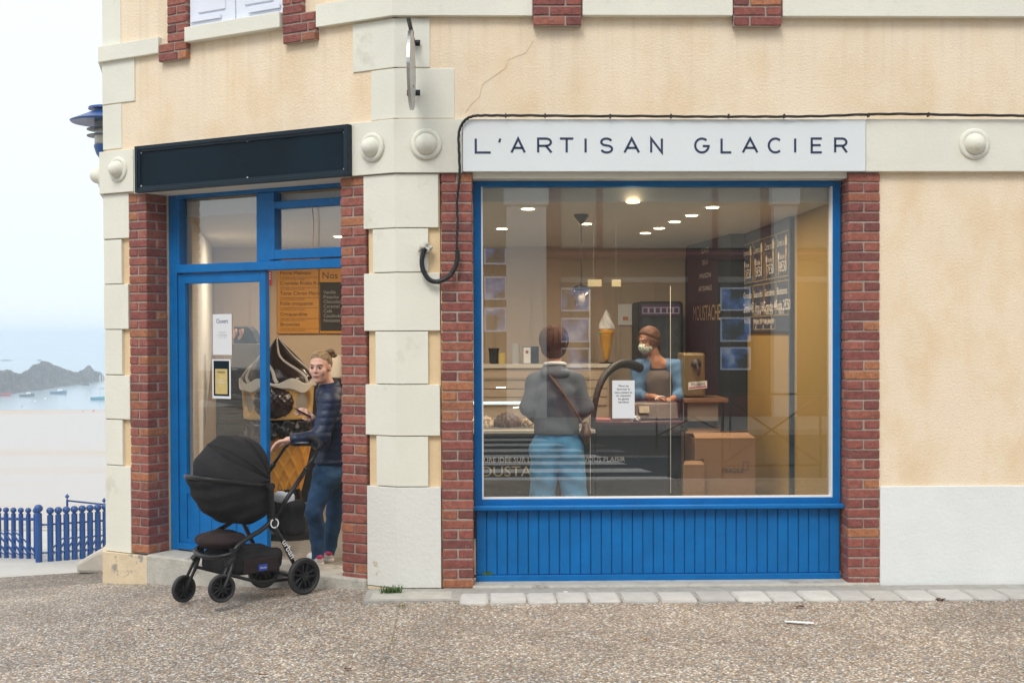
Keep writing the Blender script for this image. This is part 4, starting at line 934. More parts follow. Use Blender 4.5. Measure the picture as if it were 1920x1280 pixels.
# ice cream cone model
q = stand(1137, 683, 4.45); ic = empty('cone_model', q, 'tall display ice cream cone with white whipped top and a yellow wafer', 'display model')
MB().lathe([(.075, 0), (.075, .012), (.02, .016), (.012, .03)], q, n=24).build('base', M['black'], ic, smooth=True, auto=True)
MB().lathe([(.012, .02), (.028, .05), (.055, .20), (.068, .285), (.072, .29), (.06, .30)], q, n=24).build('wafer', mat('wafer_yellow', (.62, .33, .03), .6, .1, 20), ic, smooth=True)
MB().lathe([(.06, .29), (.082, .31), (.075, .35), (.05, .37), (0, .37)], q, n=24).build('cup_rim', mat('wafer_orange', (.75, .36, .03), .5), ic, smooth=True)
def whip(P):
    c = np.array(q + Vector((0, 0, .36))); d = P - c; h = np.clip(d[..., 2] / .19, 0, 1); rr_ = np.sqrt(d[..., 0] ** 2 + d[..., 1] ** 2); th = np.arctan2(d[..., 1], d[..., 0])
    R_ = .084 * (1 - h) ** .8 * (1 + .10 * np.cos(5 * th + h * 9)); return np.maximum(rr_ - R_, np.abs(d[..., 2] - .09) - .1) * .7
sdf_obj('whipped_top', whip, q + Vector((-.1, -.1, .33)), q + Vector((.1, .1, .57)), .005, M['white'], ic)
MB().lathe([(0, -.02), (.022, 0), (0, .02)], q + Vector((-.07, -.03, .31)), n=12).build('scoop', mat('mint', (.05, .5, .35), .5), ic, smooth=True)
# fridge
fa, ft = bp(1197, 565, 4.55); fb = bp(1281, 565, 4.55)[0]
fg = empty('drinks_fridge', ((fa + fb) / 2, 4.8, ZF), 'tall black drinks fridge with a purple header behind the masked worker', 'fridge')
MB().box(FR, fa, fb, 4.55, YB - .03, ZF, ft).build('cabinet', M['black'], fg, bevel=.03)
box('door_glass', FR, fa + .04, fb - .04, 4.535, 4.549, ZF + .3, ft - .16, mat('fridge_glass', (.05, .06, .07), .12, .5, 6), fg, .004)
hd = box('header', FR, fa + .03, fb - .03, 4.535, 4.549, ft - .15, ft - .03, mat('purple_header', (.05, .02, .09), .4), fg)
for i in range(6): frame_rect_b = MB(); x_ = fa + .04 + i * (fb - fa - .08) / 6; frame_rect(frame_rect_b, FR, x_, x_ + .06, 4.534, ft - .125, ft - .06, .006, .003); frame_rect_b.build('pictogram', mat('pale_print', (.5, .45, .6)), hd)
# wall poster
a, z1_ = bp(1163, 569, 4.95); b, z0_ = bp(1191, 609, 4.95); o = box('notice', FR, a, b, YB - .03, YB - .018, z0_, z1_, M['white']); tag(o, 'white notice with an orange picture on the beige wall left of the fridge', 'poster')
box('picture', FR, a + .05, b - .05, YB - .034, YB - .0305, z0_ + .05, z0_ + .09, mat('orange_print', (.6, .25, .1)), o)

# --- gelato display case
Yc = 1.95; xa = at(870, 800, Yc).x; xm = at(1114, 800, Yc).x; ztr = at(950, 806, Yc).z; ztp = at(950, 760, Yc).z
gc = empty('ice_cream_display', ((xa + xm) / 2, Yc + .4, ZF), 'dark glass fronted ice cream display counter with gold lettering, in front of the customer', 'display counter')
M['darkbody'] = mat('dark_counter', (.014, .016, .018), .35, .1, 3)
body = box('body', FR, xa, xm, Yc, Yc + .85, ZF, ztr - .03, M['darkbody'], gc, .01)
box('trim', FR, xa, xm + .01, Yc - .02, Yc + .1, ztr - .03, ztr, M['shelfwhite'], gc, .006)
box('tray', FR, xa + .02, xm - .02, Yc + .1, Yc + .8, ztr - .02, ztr + .012, mat('steel_tray', (.5, .5, .5), .3, metal=.8), gc)
pr = MB(); MB().tube([(xa + .02, Yc + .42, ztp), (xm, Yc + .42, ztp)], .012, 8).build('glowing_glass_edge', mat('glass_edge_glow', (.6, .8, .85), .4, emit=(.6, .85, .9), estr=1.2), gc)  # pale blue shelf glass edge; its reflected light is put in as a glow
gf = MB(); n_ = 12; arcp = [(Yc + .0 + .45 * (1 - math.cos(t * math.pi / 2 / n_)) , ztr + .0 + (.42) * math.sin(t * math.pi / 2 / n_)) for t in range(n_ + 1)]
V = [(x_, y_, z_) for (y_, z_) in arcp for x_ in (xa + .02, xm)]; gf.add(V, [(2 * i, 2 * i + 1, 2 * i + 3, 2 * i + 2) for i in range(n_)]); gf.build('curved_glass', M['clear'], gc, smooth=True)
def heap(cx, cy, c, hgt, nm, lab=None):
    def f(P):
        d = sd_ell(P, (cx, cy, ztr + .02), (.115, .17, hgt)); return d + .010 * np.sin(P[..., 0] * 95 + cy * 9) * np.sin(P[..., 1] * 80) + .006 * np.sin(P[..., 0] * 210) * np.sin(P[..., 2] * 190 + P[..., 1] * 200)
    return sdf_obj(nm, f, (cx - .15, cy - .2, ztr - .005), (cx + .15, cy + .2, ztr + .15), .008, c, gc)
cream = mat('vanilla_ice', (.70, .60, .42), .5, .1, 9, dirt=(.16, .06, .02), dscale=28, dthr=.52, dsoft=.03); choc = mat('chocolate_ice', (.09, .035, .02), .45, .3, 20); berry = mat('berry_ice', (.6, .22, .16), .5, .2, 12)
i = 0; x_ = xa + .14
while x_ < xm - .1: heap(x_, Yc + .28, (cream, choc, cream, berry)[i % 4], .085 + .02 * (i % 2), 'ice_cream_heap'); x_ += .225; i += 1
text_mb("LA MEILLEURE IDÉE SUR LA GLACE, FAITES-VOUS PLAISIR", .058, Vector((at(1000, 861, Yc).x + .05, Yc - .004, at(955, 862, Yc).z)), (1, 0, 0), Z, mat('pale_letter', (.62, .62, .6)), body, width=1.42)
text_mb("MOUSTACHE", .12, Vector((at(965, 885, Yc).x, Yc - .004, at(955, 884, Yc).z)), (1, 0, 0), Z, mat('gold_letter', (.60, .48, .26), .4), body, width=.78)
# arch at the end of the case
pts = spline([at(x, y, Y) for x, y, Y in [(1111, 800, 1.95), (1114, 770, 1.96), (1119, 740, 1.98), (1129, 712, 2.05), (1143, 694, 2.15), (1160, 683, 2.28), (1180, 682, 2.4), (1200, 690, 2.5)]], 8)
MB().tube(pts, [.020 + .024 * (i / len(pts)) for i in range(len(pts))], 12).build('end_arch', M['black'], gc, smooth=True)
# till counter right of the case
xt = at(1252, 850, Yc).x; zt2 = at(1200, 790, Yc).z
tc_ = empty('till_counter', (.8, Yc + .3, ZF), 'dark counter with a plum coloured top where the masked worker stands', 'counter')
box('body', FR, xm + .012, xt, Yc + .02, Yc + .65, ZF, zt2 - .03, M['darkbody'], tc_, .006); M['plum'] = mat('plum_top', (.075, .018, .030), .35, .1)
box('top', FR, xm + .012, at(1282, 790, Yc).x, Yc - .01, Yc + .66, zt2 - .03, zt2, M['plum'], tc_, .005)
rg = empty('card_terminal', (at(1235, 780, Yc).x, Yc + .3, zt2), 'black till with a small sloping screen on the plum counter', 'till')
xr0, xr1 = at(1192, 780, Yc).x, at(1281, 780, Yc).x; V = [(x, y, z) for z, dy in ((zt2, 0), (zt2 + .15, .08)) for y in (Yc + .15 + dy, Yc + .42) for x in (xr0, xr1)]
MB().hexa([Vector(v) for v in V]).build('case', mat('till_case', (.035, .010, .014), .35), rg, bevel=.02)
V = [Vector((at(1203, 762, Yc).x, Yc + .165, zt2 + .055)), Vector((at(1222, 762, Yc).x, Yc + .165, zt2 + .055)), Vector((at(1222, 762, Yc).x, Yc + .2, zt2 + .11)), Vector((at(1203, 762, Yc).x, Yc + .2, zt2 + .11))]
MB().prism(V, (0, -.012, .008)).build('screen', mat('till_screen', (.25, .2, .12), .3), rg)
# crumpled tissue and pink tray on counter
q = at(1150, 790, Yc); o = box('tray', FR, at(1118, 790, Yc).x, at(1146, 790, Yc).x, Yc + .03, Yc + .25, zt2 + .001, zt2 + .02, mat('pink_tray', (.55, .2, .2), .5), None, .004); tag(o, 'flat pink tray on the counter below the arch', 'tray')
c_ = Vector((at(1192, 786, Yc).x, Yc + .06, zt2 + .02)); o = sdf_obj('tissue', lambda P: sd_ell(P, c_, (.045, .04, .025)) + .012 * np.sin(P[..., 0] * 120) * np.sin(P[..., 1] * 90 + P[..., 2] * 130), c_ - Vector((.07, .07, .04)), c_ + Vector((.07, .07, .06)), .006, M['white']); tag(o, 'crumpled white tissue on the counter beside the small notice', 'tissue')
# hanging clear screen in front of the counter
Yp = 1.72; hp = empty('hygiene_screen', (at(1180, 640, Yp).x, Yp, at(1180, 527, Yp).z), 'clear hanging hygiene screen between the customer and the worker', 'screen')
xa_, z1_ = at(1106, 537, Yp).x, at(1106, 537, Yp).z; xb_ = at(1257, 537, Yp).x; z0_ = at(1106, 925, Yp).z
box('sheet', FR, xa_, xb_, Yp, Yp + .004, z0_, z1_, M['clear'], hp)
ed = mat('sheet_edge', (.75, .75, .68), .3); box('edge', FR, xa_ - .002, xa_ + .002, Yp - .001, Yp + .005, z0_, z1_, ed, hp); box('edge', FR, xb_ - .002, xb_ + .002, Yp - .001, Yp + .005, z0_, z1_, ed, hp)
for (a, b) in ((1102, 1128), (1147, 1164)): MB().box(FR, at(a, 530, Yp).x, at(b, 530, Yp).x, Yp - .006, Yp - .002, at(a, 537, Yp).z, at(a, 524, Yp).z).build('card', mat('cream_card', (.66, .60, .38), .7), hp)
for a in (1113, 1155): MB().tube([at(a, 526, Yp), Vector((at(a, 526, Yp).x, Yp, ZCEIL))], .0006, 4).build('string', ed, hp)
# notice on the till side of the glass
Yg = D0 + .07
def paper(px0, py0, px1, py1, fr, d, lab, m='white', nm='notice', cat='notice'):
    a = fr.px(px0, py0, d); b = fr.px(px1, py1, d); a2 = fr.px(px0, py1, d); z0 = (a2[1] + b[1]) / 2
    o = box(nm, fr, min(a[0], b[0]), max(a[0], b[0]), d - .0012, d, z0, a[1], M[m]); tag(o, lab, cat); return o, (a[0] + b[0]) / 2, z0, a[1], abs(a[0] - b[0])
M['paper'] = mat('paper', (.70, .71, .74), .8, .02, 5)
Yn = D0 + .052
o, u, z0_, z1_, w_ = paper(1148, 713, 1190, 784, FR, Yn, 'white notice of six short lines stuck inside the shop window', 'paper')
ink = mat('print_ink', (.02, .02, .025), .6)
text_mb("Merci de\nfavoriser le\nsans contact et\nde respecter\nles gestes\nbarrières", .0225, FR.p(u, Yn - .0013, z1_ - .095), (1, 0, 0), Z, ink, o, line=1.0, width=w_ * .78)
# papers on the door glass
Dn = DL + .0235
o, u, z0_, z1_, w_ = paper(399, 589, 435, 665, CH, Dn, 'white sheet reading Ouvert on the glass of the blue door', 'paper')
text_mb("Ouvert", .05, CH.p(u, Dn - .0013, z1_ - .055), -CH.t, Z, mat('blue_ink', (.05, .07, .2), .6), o, width=w_ * .62)
text_mb("du lundi\nau dimanche\n11h - 19h", .02, CH.p(u, Dn - .0013, z1_ - .16), -CH.t, Z, mat('faint_ink', (.45, .46, .5), .6), o)
o, u, z0_, z1_, w_ = paper(398, 673, 433, 747, CH, Dn, 'small poster of a yellow bottle label on black, below the white sheet on the door', 'paper', 'poster', 'poster')
cx = u; box('print', CH, cx - w_ * .42, cx + w_ * .42, Dn - .0022, Dn - .0013, z0_ + .02, z1_ - .012, M['navy'], o)
g_ = box('picture', CH, cx - w_ * .33, cx + w_ * .33, Dn - .0030, Dn - .0023, z0_ + .035, z1_ - .075, mat('pale_gold_print', (.55, .42, .16), .6, .15, 20), o)
text_mb("MARQUISE", .02, CH.p(cx, Dn - .0032, z1_ - .10), -CH.t, Z, ink, g_, width=w_ * .4)
text_mb("Glaces\nartisanales", .017, CH.p(cx, Dn - .0032, z1_ - .17), -CH.t, Z, M['white'], g_)

# --- table with batch machine, cardboard boxes
Yt = 2.5; xa, zt3 = at(1283, 752, Yt).x, at(1283, 747, Yt).z; xb = at(1366, 752, Yt).x
tb = empty('side_table', (xa + .2, Yt + .3, ZF), 'brown topped table with black legs at the right of the shop', 'table')
box('table_top', FR, xa, xb, Yt, Yt + .6, zt3 - .035, zt3, mat('brown_top', (.22, .12, .07), .4, .1), tb, .004)
box('side_panel', FR, xa, xb - .08, Yt + .06, Yt + .08, zt3 - .20, zt3 - .036, mat('grey_panel', (.30, .27, .24), .6), tb)
for (x_, y_) in ((xb - .05, Yt + .03), (xb - .02, Yt + .55), (xa + .02, Yt + .05), (xa + .02, Yt + .55)): MB().tube([(x_, y_, ZF), (x_, y_, zt3 - .036)], .016, 8).build('leg', M['black'], tb)
mc = empty('whipping_machine', (at(1304, 740, Yt).x, Yt + .3, zt3), 'brass coloured whipping cream machine with a striped name label on the table', 'machine')
mb = MB().box(FR, at(1284, 740, Yt).x, at(1326, 740, Yt).x, Yt + .1, Yt + .45, zt3 + .012, at(1300, 662, Yt).z); M['brass'] = mat('dull_brass', (.26, .20, .10), .35, .15, 5, metal=.6); mo = mb.build('case', M['brass'], mc, bevel=.02)
c_ = at(1305, 682, Yt + .08); MB().lathe([(.04, 0), (.045, .02), (.03, .05), (.02, .07), (0, .072)], c_, (0, -1, 0), 16).build('tap', M['black'], mc, smooth=True); MB().tube([c_ + Vector((0, -.06, 0)), c_ + Vector((.01, -.08, -.05)), c_ + Vector((.01, -.07, -.10))], .012, 8).build('handle', M['black'], mc, smooth=True)
q = at(1310, 723, Yt + .09); lb = MB().prism([Vector((q.x - .09, Yt + .094, q.z - .035)), Vector((q.x + .075, Yt + .094, q.z - .02)), Vector((q.x + .075, Yt + .094, q.z + .045)), Vector((q.x - .09, Yt + .094, q.z + .03))], (0, .004, 0)).build('name_label', M['white'], mo)
text_mb("Mussana", .045, (q.x - .005, Yt + .0925, q.z + .015), (1, 0, .09), Z, ink, lb, width=.12); 
MB().prism([Vector((q.x - .085, Yt + .0925, q.z - .025)), Vector((q.x + .07, Yt + .0925, q.z - .010)), Vector((q.x + .07, Yt + .0925, q.z + .0)), Vector((q.x - .085, Yt + .0925, q.z - .014))], (0, .001, 0)).build('stripe', mat('pink_print', (.5, .05, .12)), lb)
M['card'] = mat('cardboard', (.30, .17, .09), .8, .08, 4, bump=.1)
def carton(px0, px1, pyt, Y, dep, lab, flaps=True):
    a, b, zt_ = at(px0, pyt, Y).x, at(px1, pyt, Y).x, at((px0 + px1) / 2, pyt, Y).z
    o = empty('cardboard_box', ((a + b) / 2, Y + dep / 2, ZF), lab, 'cardboard box', 'cardboard boxes stacked by the shop window')
    bd = MB(); t_ = .006
    bd.box(FR, a, b, Y, Y + t_, ZF, zt_).box(FR, a, b, Y + dep - t_, Y + dep, ZF, zt_).box(FR, a, a + t_, Y + t_, Y + dep - t_, ZF, zt_).box(FR, b - t_, b, Y + t_, Y + dep - t_, ZF, zt_).box(FR, a + t_, b - t_, Y + t_, Y + dep - t_, ZF, ZF + t_)
    c = bd.build('carton', M['card'], o)
    if flaps:
        MB().prism([(a, Y - .002, zt_), (b, Y - .002, zt_), (b - .02, Y + dep * .45, zt_ + .03), (a + .02, Y + dep * .45, zt_ + .03)], (0, 0, .005)).build('flap', M['card'], o)
        MB().prism([(a, Y + dep * .55, zt_ + .02), (b, Y + dep * .55, zt_ + .05), (b, Y + dep, zt_ + .002), (a, Y + dep, zt_ + .002)], (0, 0, .005)).build('flap', M['card'], o)
    return o, c, (a + b) / 2, b - a, zt_
o, c, xm_, w_, zt_ = carton(1303, 1416, 822, 1.95, .5, 'large cardboard box printed FRAGILE standing under the brown table')
text_mb("FRAGILE", .055, (at(1374, 882, 1.95).x, 1.946, at(1374, 882, 1.95).z), (1, 0, 0), Z, mat('dark_print', (.06, .05, .05)), c, width=.175)
q = at(1398, 873, 1.946); g_ = MB(); frame_rect(g_, FR, q.x - .022, q.x + .022, 1.9495, q.z - .035, q.z + .035, .004, .002); g_.build('glass_symbol', MATS['dark_print'], c)
carton(1281, 1321, 872, 1.86, .08, 'small open cardboard box leaning left of the large one')
carton(1286, 1360, 812, 2.48, .45, 'taller cardboard box behind the large one')
# dark tube-legged frame + window boards in the right wall foot
for (a, b, m_, lab) in ((1421, 1437, 'darkwall', 'l'),): pass

# --- menu boards on the right wall
yA, yB_ = hit(1399, 415, (XR, 0, 0), (1, 0, 0)).y, hit(1487, 500, (XR, 0, 0), (1, 0, 0)).y
RB = Frame((XR, 0, 0), (0, -1, 0), (1, 0, 0))   # u grows towards the window: text reads left to right
zt_ = ZCEIL - .005; zb_ = hit(1443, 622, (XR, 0, 0), (1, 0, 0)).z
mbd = box('menu_board', RB, -yA, -yB_, -.03, -.001, zb_, zt_, mat('menu_navy', (.022, .035, .060), .5)); tag(mbd, 'large navy menu board of priced ice creams high on the right shop wall', 'menu board')
box('edge_strip', RB, -yB_ + .0, -yB_ + .05, -.035, 0, ZF, zt_, mat('strip_navy', (.012, .03, .05)), mbd)
gold = mat('gold_line', (.38, .29, .10), .5); ivory = mat('ivory_print', (.62, .58, .52), .6)
wB = (yA - yB_); cw = wB / 4
def mpanel(c, r0, r1, title, lines, price, cone):
    u0 = -yA + c * cw + .02; u1 = u0 + cw - .04; f = MB(); frame_rect(f, RB, u0, u1, -.031, r0, r1, .005, .003); f.build('panel_line', gold, mbd); um = (u0 + u1) / 2; H_ = r1 - r0
    text_mb(title, .085, RB.p(um, -.034, r1 - .085), (0, -1, 0), Z, ivory, mbd, width=(u1 - u0) * .86)
    for k, (t, zz_) in enumerate(lines): text_mb(t, .066, RB.p(um - .02, -.034, r1 - zz_), (0, -1, 0), Z, ivory, mbd)
    text_mb(price, .12, RB.p(um + .03, -.034, r0 + .08), (0, -1, 0), Z, ivory, mbd)
    if cone:
        for (uu, zc_, s) in ((u0 + .08, r0 + H_ * .30, .7), (u1 - .08, r0 + H_ * .52, 1.0)):
            MB().prism([RB.p(uu - .028 * s, -.0345, zc_ + .06 * s), RB.p(uu + .028 * s, -.0345, zc_ + .06 * s), RB.p(uu, -.0345, zc_ - .16 * s)], (.002, 0, 0)).build('cone_print', mat('wafer_print', (.50, .33, .14)), mbd)
            MB().prism([RB.p(uu + .034 * s * math.cos(t * .5236), -.0345, zc_ + .09 * s + .055 * s * math.sin(t * .5236)) for t in range(12)], (.002, 0, 0)).build('scoop_print', mat('scoop_print_' + str(int(s * 10)), (.62, .45, .36) if s < 1 else (.62, .55, .25)), mbd)
HB = zt_ - zb_; r2 = zt_ - .10; r1_ = r2 - HB * .40; r1b = r1_ - .03; r0_ = r1b - HB * .31
for c, (t, l, p_) in enumerate([("Cornet ou Pot", "1 Boule", "3€50"), ("Cornet ou Pot", "2 Boules", "5€50"), ("Cornet ou Pot", "3 Boules", "7€50"), ("Cornet ou Pot", "4 Boules", "8€50")]): mpanel(c, r1_, r2, t, [(l, .20)], p_, True)
for c, (t, l, p_) in enumerate([("Granita", [("Petit 2€50", .32), ], "Grand 4€"), ("Glaces au détail", [("1/2 litre 8€", .25), ("3/4 litre 12€", .33)], "1 litre 16€"), ("Glaces Italiennes", [("Petite 2€50", .25), ("Moyenne 3€", .33)], "Grande 4€"), ("Boissons", [("Eau 2€", .25)], "Soda 2€50")]): mpanel(c, r0_, r1b, t, l, p_, False)
u0 = -yA + cw + .02; f = MB(); frame_rect(f, RB, u0, u0 + cw * 2 - .05, -.031, zb_ + .02, r0_ - .03, .005, .003); f.build('panel_line', gold, mbd)
for k, t in enumerate(("Milkshake", "Café frappé", "Smoothie")): text_mb(t + "\n4€", .055, RB.p(u0 + .12 + k * .22 * cw / .33, -.034, (zb_ + r0_) / 2), (0, -1, 0), Z, ivory, mbd, width=cw * .5)
# gold lettering on the angled dark wall
dd_ = (pa - pb_).normalized(); nn_ = dd_.cross(Z); 
def onDW(px, py): return hit(px, py, pa - Vector((.004, 0, 0)), DW.n)
gl = text_mb("MOUSTACHE", .22, onDW(1326, 588) - Vector((.01, 0, 0)), dd_, Z, mat('gold_relief', (.55, .42, .22), .4, metal=.3), None, 'wall_lettering', width=(onDW(1300, 588) - onDW(1351, 588)).length)
tag(gl, 'gold capital letters spelling MOUSTACHE on the dark shop wall', 'lettering')
for (px_, py_, t, wpx) in ((1324, 470, 'GLACES', 14), (1324, 492, 'DE LA', 10), (1324, 517, 'MAISON', 21), (1324, 541, 'ARTISANALE', 25)):
    l_ = text_mb(t, .07, onDW(px_, py_) - Vector((.01, 0, 0)), dd_, Z, ivory, gl, 'line_of_letters', width=(onDW(px_ - wpx / 2, py_) - onDW(px_ + wpx / 2, py_)).length)

# --- boards seen through the doorway
Yw = YB - .035; (xa, z1_), (xb, z0_) = bp(519, 428, Yw), bp(598, 625, Yw); xc_ = bp(700, 600, Yw)[0]
ob = box('specials_board', FR, xa, xb, Yw, Yw + .02, z0_, z1_, mat('orange_board', (.52, .24, .03), .5, .08, 3), None, .003); tag(ob, 'tall orange board headed Nos Spécialités on the back wall, seen through the doorway', 'menu board')
brn = mat('brown_print', (.05, .025, .01), .6)
text_mb("Nos Spécialités", .11, ((xa + xb) / 2, Yw - .002, bp(550, 440, Yw)[1]), (1, 0, 0), Z, brn, ob, width=(xb - xa) * .78)
for i, t in enumerate(["Prune de Glace", "", "", "Pêché Malmain", "Crumble Fruits Rouges", "Tarte Citron Meringuée", "Folie croquante", "Croquandine", "Brownies"]):
    z_ = bp(550, [455, 474, 492, 512, 531, 550, 569, 589, 608][i], Yw)[1]; l_ = xa + .03
    if t: text_mb(t, .055, (l_, Yw - .002, z_), (1, 0, 0), Z, brn, ob, align='LEFT')
    text_mb("Crème glacée vanille, caramel beurre salé et amandes\navec sa sauce chocolat et chantilly", .019, (l_, Yw - .002, z_ - .055), (1, 0, 0), Z, brn, ob, align='LEFT')
ob2 = box('flavours_board', FR, xb + .008, xc_, Yw - .001, Yw + .02, z0_, z1_, MATS['orange_board'], None, .003); tag(ob2, 'orange board with black slate panels of flavours, half hidden behind the right brick pillar', 'menu board')
slate = mat('slate', (.010, .010, .010), .6); zs0, zs1 = bp(600, 500, Yw)[1], bp(600, 455, Yw)[1]
box('slate', FR, xb + .015, xc_ - .02, Yw - .006, Yw - .0015, zs0, zs1, slate, ob2); zs2, zs3 = bp(600, 620, Yw)[1], bp(600, 529, Yw)[1]; s2 = box('slate', FR, xb + .015, xc_ - .02, Yw - .006, Yw - .0015, zs2, zs3, slate, ob2)
text_mb("Nos Sorbets", .10, (xb + .32, Yw - .003, bp(600, 442, Yw)[1]), (1, 0, 0), Z, brn, ob2); text_mb("Nos Crèmes Glacées", .10, (xb + .035, Yw - .003, bp(600, 517, Yw)[1]), (1, 0, 0), Z, brn, ob2, align='LEFT')
ch_ = mat('chalk', (.30, .30, .30)); 
text_mb("Vanille\nPistache\nChocolat noir\nCaramel\nCafé\nCacahuète\nNoisette", .05, (xb + .05, Yw - .008, (zs2 + zs3) / 2), (1, 0, 0), Z, ch_, s2, align='LEFT'); text_mb("Rhum\nNougat\nCitron\nMenthe\nCoco\nFraise\nMangue", .05, (xb + .42, Yw - .008, (zs2 + zs3) / 2), (1, 0, 0), Z, ch_, s2, align='LEFT')
(a, z1_), (b, z0_) = bp(498, 507, 5.0), bp(505, 534, 5.0); o = box('exit_sign', FR, a, b, YB - .05, YB - .03, z0_, z1_, mat('red_sign', (.55, .02, .03), .4)); tag(o, 'small red and white safety sign beside the blue door edge', 'sign')
for i in range(3): box('stripe', FR, a + .012, b - .008, YB - .053, YB - .0505, z1_ - .03 - i * .028, z1_ - .018 - i * .028, M['white'], o)
# machines left of the giant ice cream
Ym = 3.2; a, z1_ = bp(404, 690, Ym); b = bp(470, 690, Ym)[0]
o = empty('cooling_unit', ((a + b) / 2, Ym + .3, ZF), 'black machine with a slatted grille seen through the glass of the blue door', 'machine')
box('cabinet', FR, a, b, Ym, Ym + .6, ZF, z1_, M['black'], o, .01)
for i in range(14): box('grille_slat', FR, a + .04, b - .04, Ym - .012, Ym, z1_ - .12 - i * .032, z1_ - .103 - i * .032, mat('grille', (.03, .03, .025), .4), o)
a2, z2_ = bp(434, 645, Ym + .05); b2 = bp(487, 645, Ym)[0]
o2 = box('steel_cabinet', FR, a2, b2, Ym + .05, Ym + .55, z1_ + .002, z2_, mat('dull_steel', (.23, .20, .17), .35, .2, 4, metal=.5), None, .006); tag(o2, 'dull steel cabinet on top of the black machine', 'cabinet')
pf = [bp(434, 612, Ym), bp(462, 612, Ym), bp(470, 620, Ym), bp(480, 644, Ym), bp(434, 644, Ym)]
o = MB().prism([(x, Ym + .1, z) for x, z in pf], (0, .3, 0)).build('cone_dispenser', M['black'], None, bevel=.01); tag(o, 'black rounded dispenser with painted cones on top of the steel cabinet', 'dispenser')
for k in (0, 1):
    MB().tube(spline([at(440 + k * 12, 617, Ym + .08), at(441 + k * 12, 626, Ym + .08), at(435 + k * 12, 636, Ym + .08)], 5), [.022] * 5 + [.016] * 5 + [.012], 6, flat=1).build('painted_cone', mat('pink_cone', (.6, .34, .25), .5), o, smooth=True)

# --- giant chocolate ice cream figure on a waffle cone
Ys = 2.15; S_s = FPX / (Ys + 9.09); sx = at(521, 700, Ys).x; szz = lambda y: at(521, y, Ys).z
gi = empty('giant_ice_cream_figure', (sx, Ys, ZF), 'giant glossy chocolate ice cream figure with white swirls on a waffle cone, inside the doorway', 'display figure')
gchoc = mat('glossy_chocolate', (.020, .006, .005), .22, .2, 10, coat=.25, bump=.25, bscale=22); gwhite = mat('glossy_icing', (.68, .64, .56), .2, .03); gtan = mat('glossy_biscuit', (.58, .36, .12), .3, .08)
zb0_ = szz(716); zt0_ = szz(632); Hd = zt0_ - zb0_; Rr = 68 / S_s
def topr(h): return Rr * (np.interp(h, [0, .12, .3, .45, .6, .75, .88, .97, 1.02], [1.0, .97, .82, .65, .48, .31, .16, .06, 0]))
def dome(P):
    d = P - np.array([sx, Ys, zb0_]); h = d[..., 2] / Hd; th = np.arctan2(d[..., 1], d[..., 0]); rr_ = np.sqrt(d[..., 0] ** 2 + d[..., 1] ** 2)
    R_ = topr(np.clip(h, 0, 1.02)) * (1 + .035 * np.cos(7 * (th + h * 1.3))); return np.maximum((rr_ - R_) * .65, -d[..., 2] - .03)
sdf_obj('chocolate_top', dome, (sx - Rr * 1.15, Ys - Rr * 1.15, zb0_ - .05), (sx + Rr * 1.15, Ys + Rr * 1.15, zt0_ + .03), .0095, gchoc, gi)
for k in range(7):
    pts = []; rs = []
    for i in range(26):
        h = .98 - .98 * (i / 25) ** .9; th = 2 * math.pi * (k + .5) / 7 - h * 1.3 + .10 * math.sin(h * 9 + k); r_ = float(topr(h)) * (1 + .035 * math.cos(7 * (th + h * 1.3))) - .002
        pts.append(Vector((sx + r_ * math.cos(th), Ys + r_ * math.sin(th), zb0_ + h * Hd))); rs.append(.006 + .011 * (1 - h))
    MB().tube(pts, rs, 8).build('icing_stripe', gwhite, gi, smooth=True)
# white wavy skirt and biscuit cup
zc0 = szz(784)
def skirt(P):
    d = P - np.array([sx, Ys, zb0_]); th = np.arctan2(d[..., 1], d[..., 0]); rr_ = np.sqrt(d[..., 0] ** 2 + d[..., 1] ** 2); lo_ = -.050 - .026 * np.cos(4 * (th - .78)) - .010 * np.cos(9 * th); hi_ = .018 + .022 * np.cos(7 * th + 1)
    q1 = np.abs(rr_ - Rr * 1.0) - .016; q2 = np.maximum(lo_ - d[..., 2], d[..., 2] - hi_); return smin(np.maximum(q1, q2), np.maximum(q1, q2) + .01, .01) * .7
sdf_obj('icing_rim', skirt, (sx - Rr * 1.15, Ys - Rr * 1.15, zb0_ - .17), (sx + Rr * 1.15, Ys + Rr * 1.15, zb0_ + .07), .0075, gwhite, gi, smooth_it=3)
def cup(P):
    d = P - np.array([sx, Ys, zc0]); H_ = zb0_ - zc0; h = np.clip(d[..., 2] / H_, 0, 1); rr_ = np.sqrt(d[..., 0] ** 2 + d[..., 1] ** 2)
    b_ = np.maximum(rr_ - Rr * (.93 + .06 * h), np.abs(d[..., 2] - H_ / 2) - H_ / 2)
    for t in (-2.55, -.55, .6, 2.5):
        c = np.array([math.cos(t) * Rr, math.sin(t) * Rr, H_ * .45]); b_ = -smin(-b_, sd_ell(d, c, (.10, .10, H_ * .34)), .02)
    return b_ * .8
sdf_obj('biscuit_cup', cup, (sx - Rr * 1.1, Ys - Rr * 1.1, zc0 - .03), (sx + Rr * 1.1, Ys + Rr * 1.1, zb0_ + .03), .0095, gtan, gi)
for t in (-2.55, -.55, .6, 2.5): MB().lathe([(0, 0), (.085, -.01), (.085, -.03), (0, -.03)], Vector((sx + math.cos(t) * Rr * .84, Ys + math.sin(t) * Rr * .84, zc0 + (zb0_ - zc0) * .45)), (math.cos(t), math.sin(t), 0), 20).build('grey_inset', mat('grey_inset', (.33, .30, .28), .4), gi)
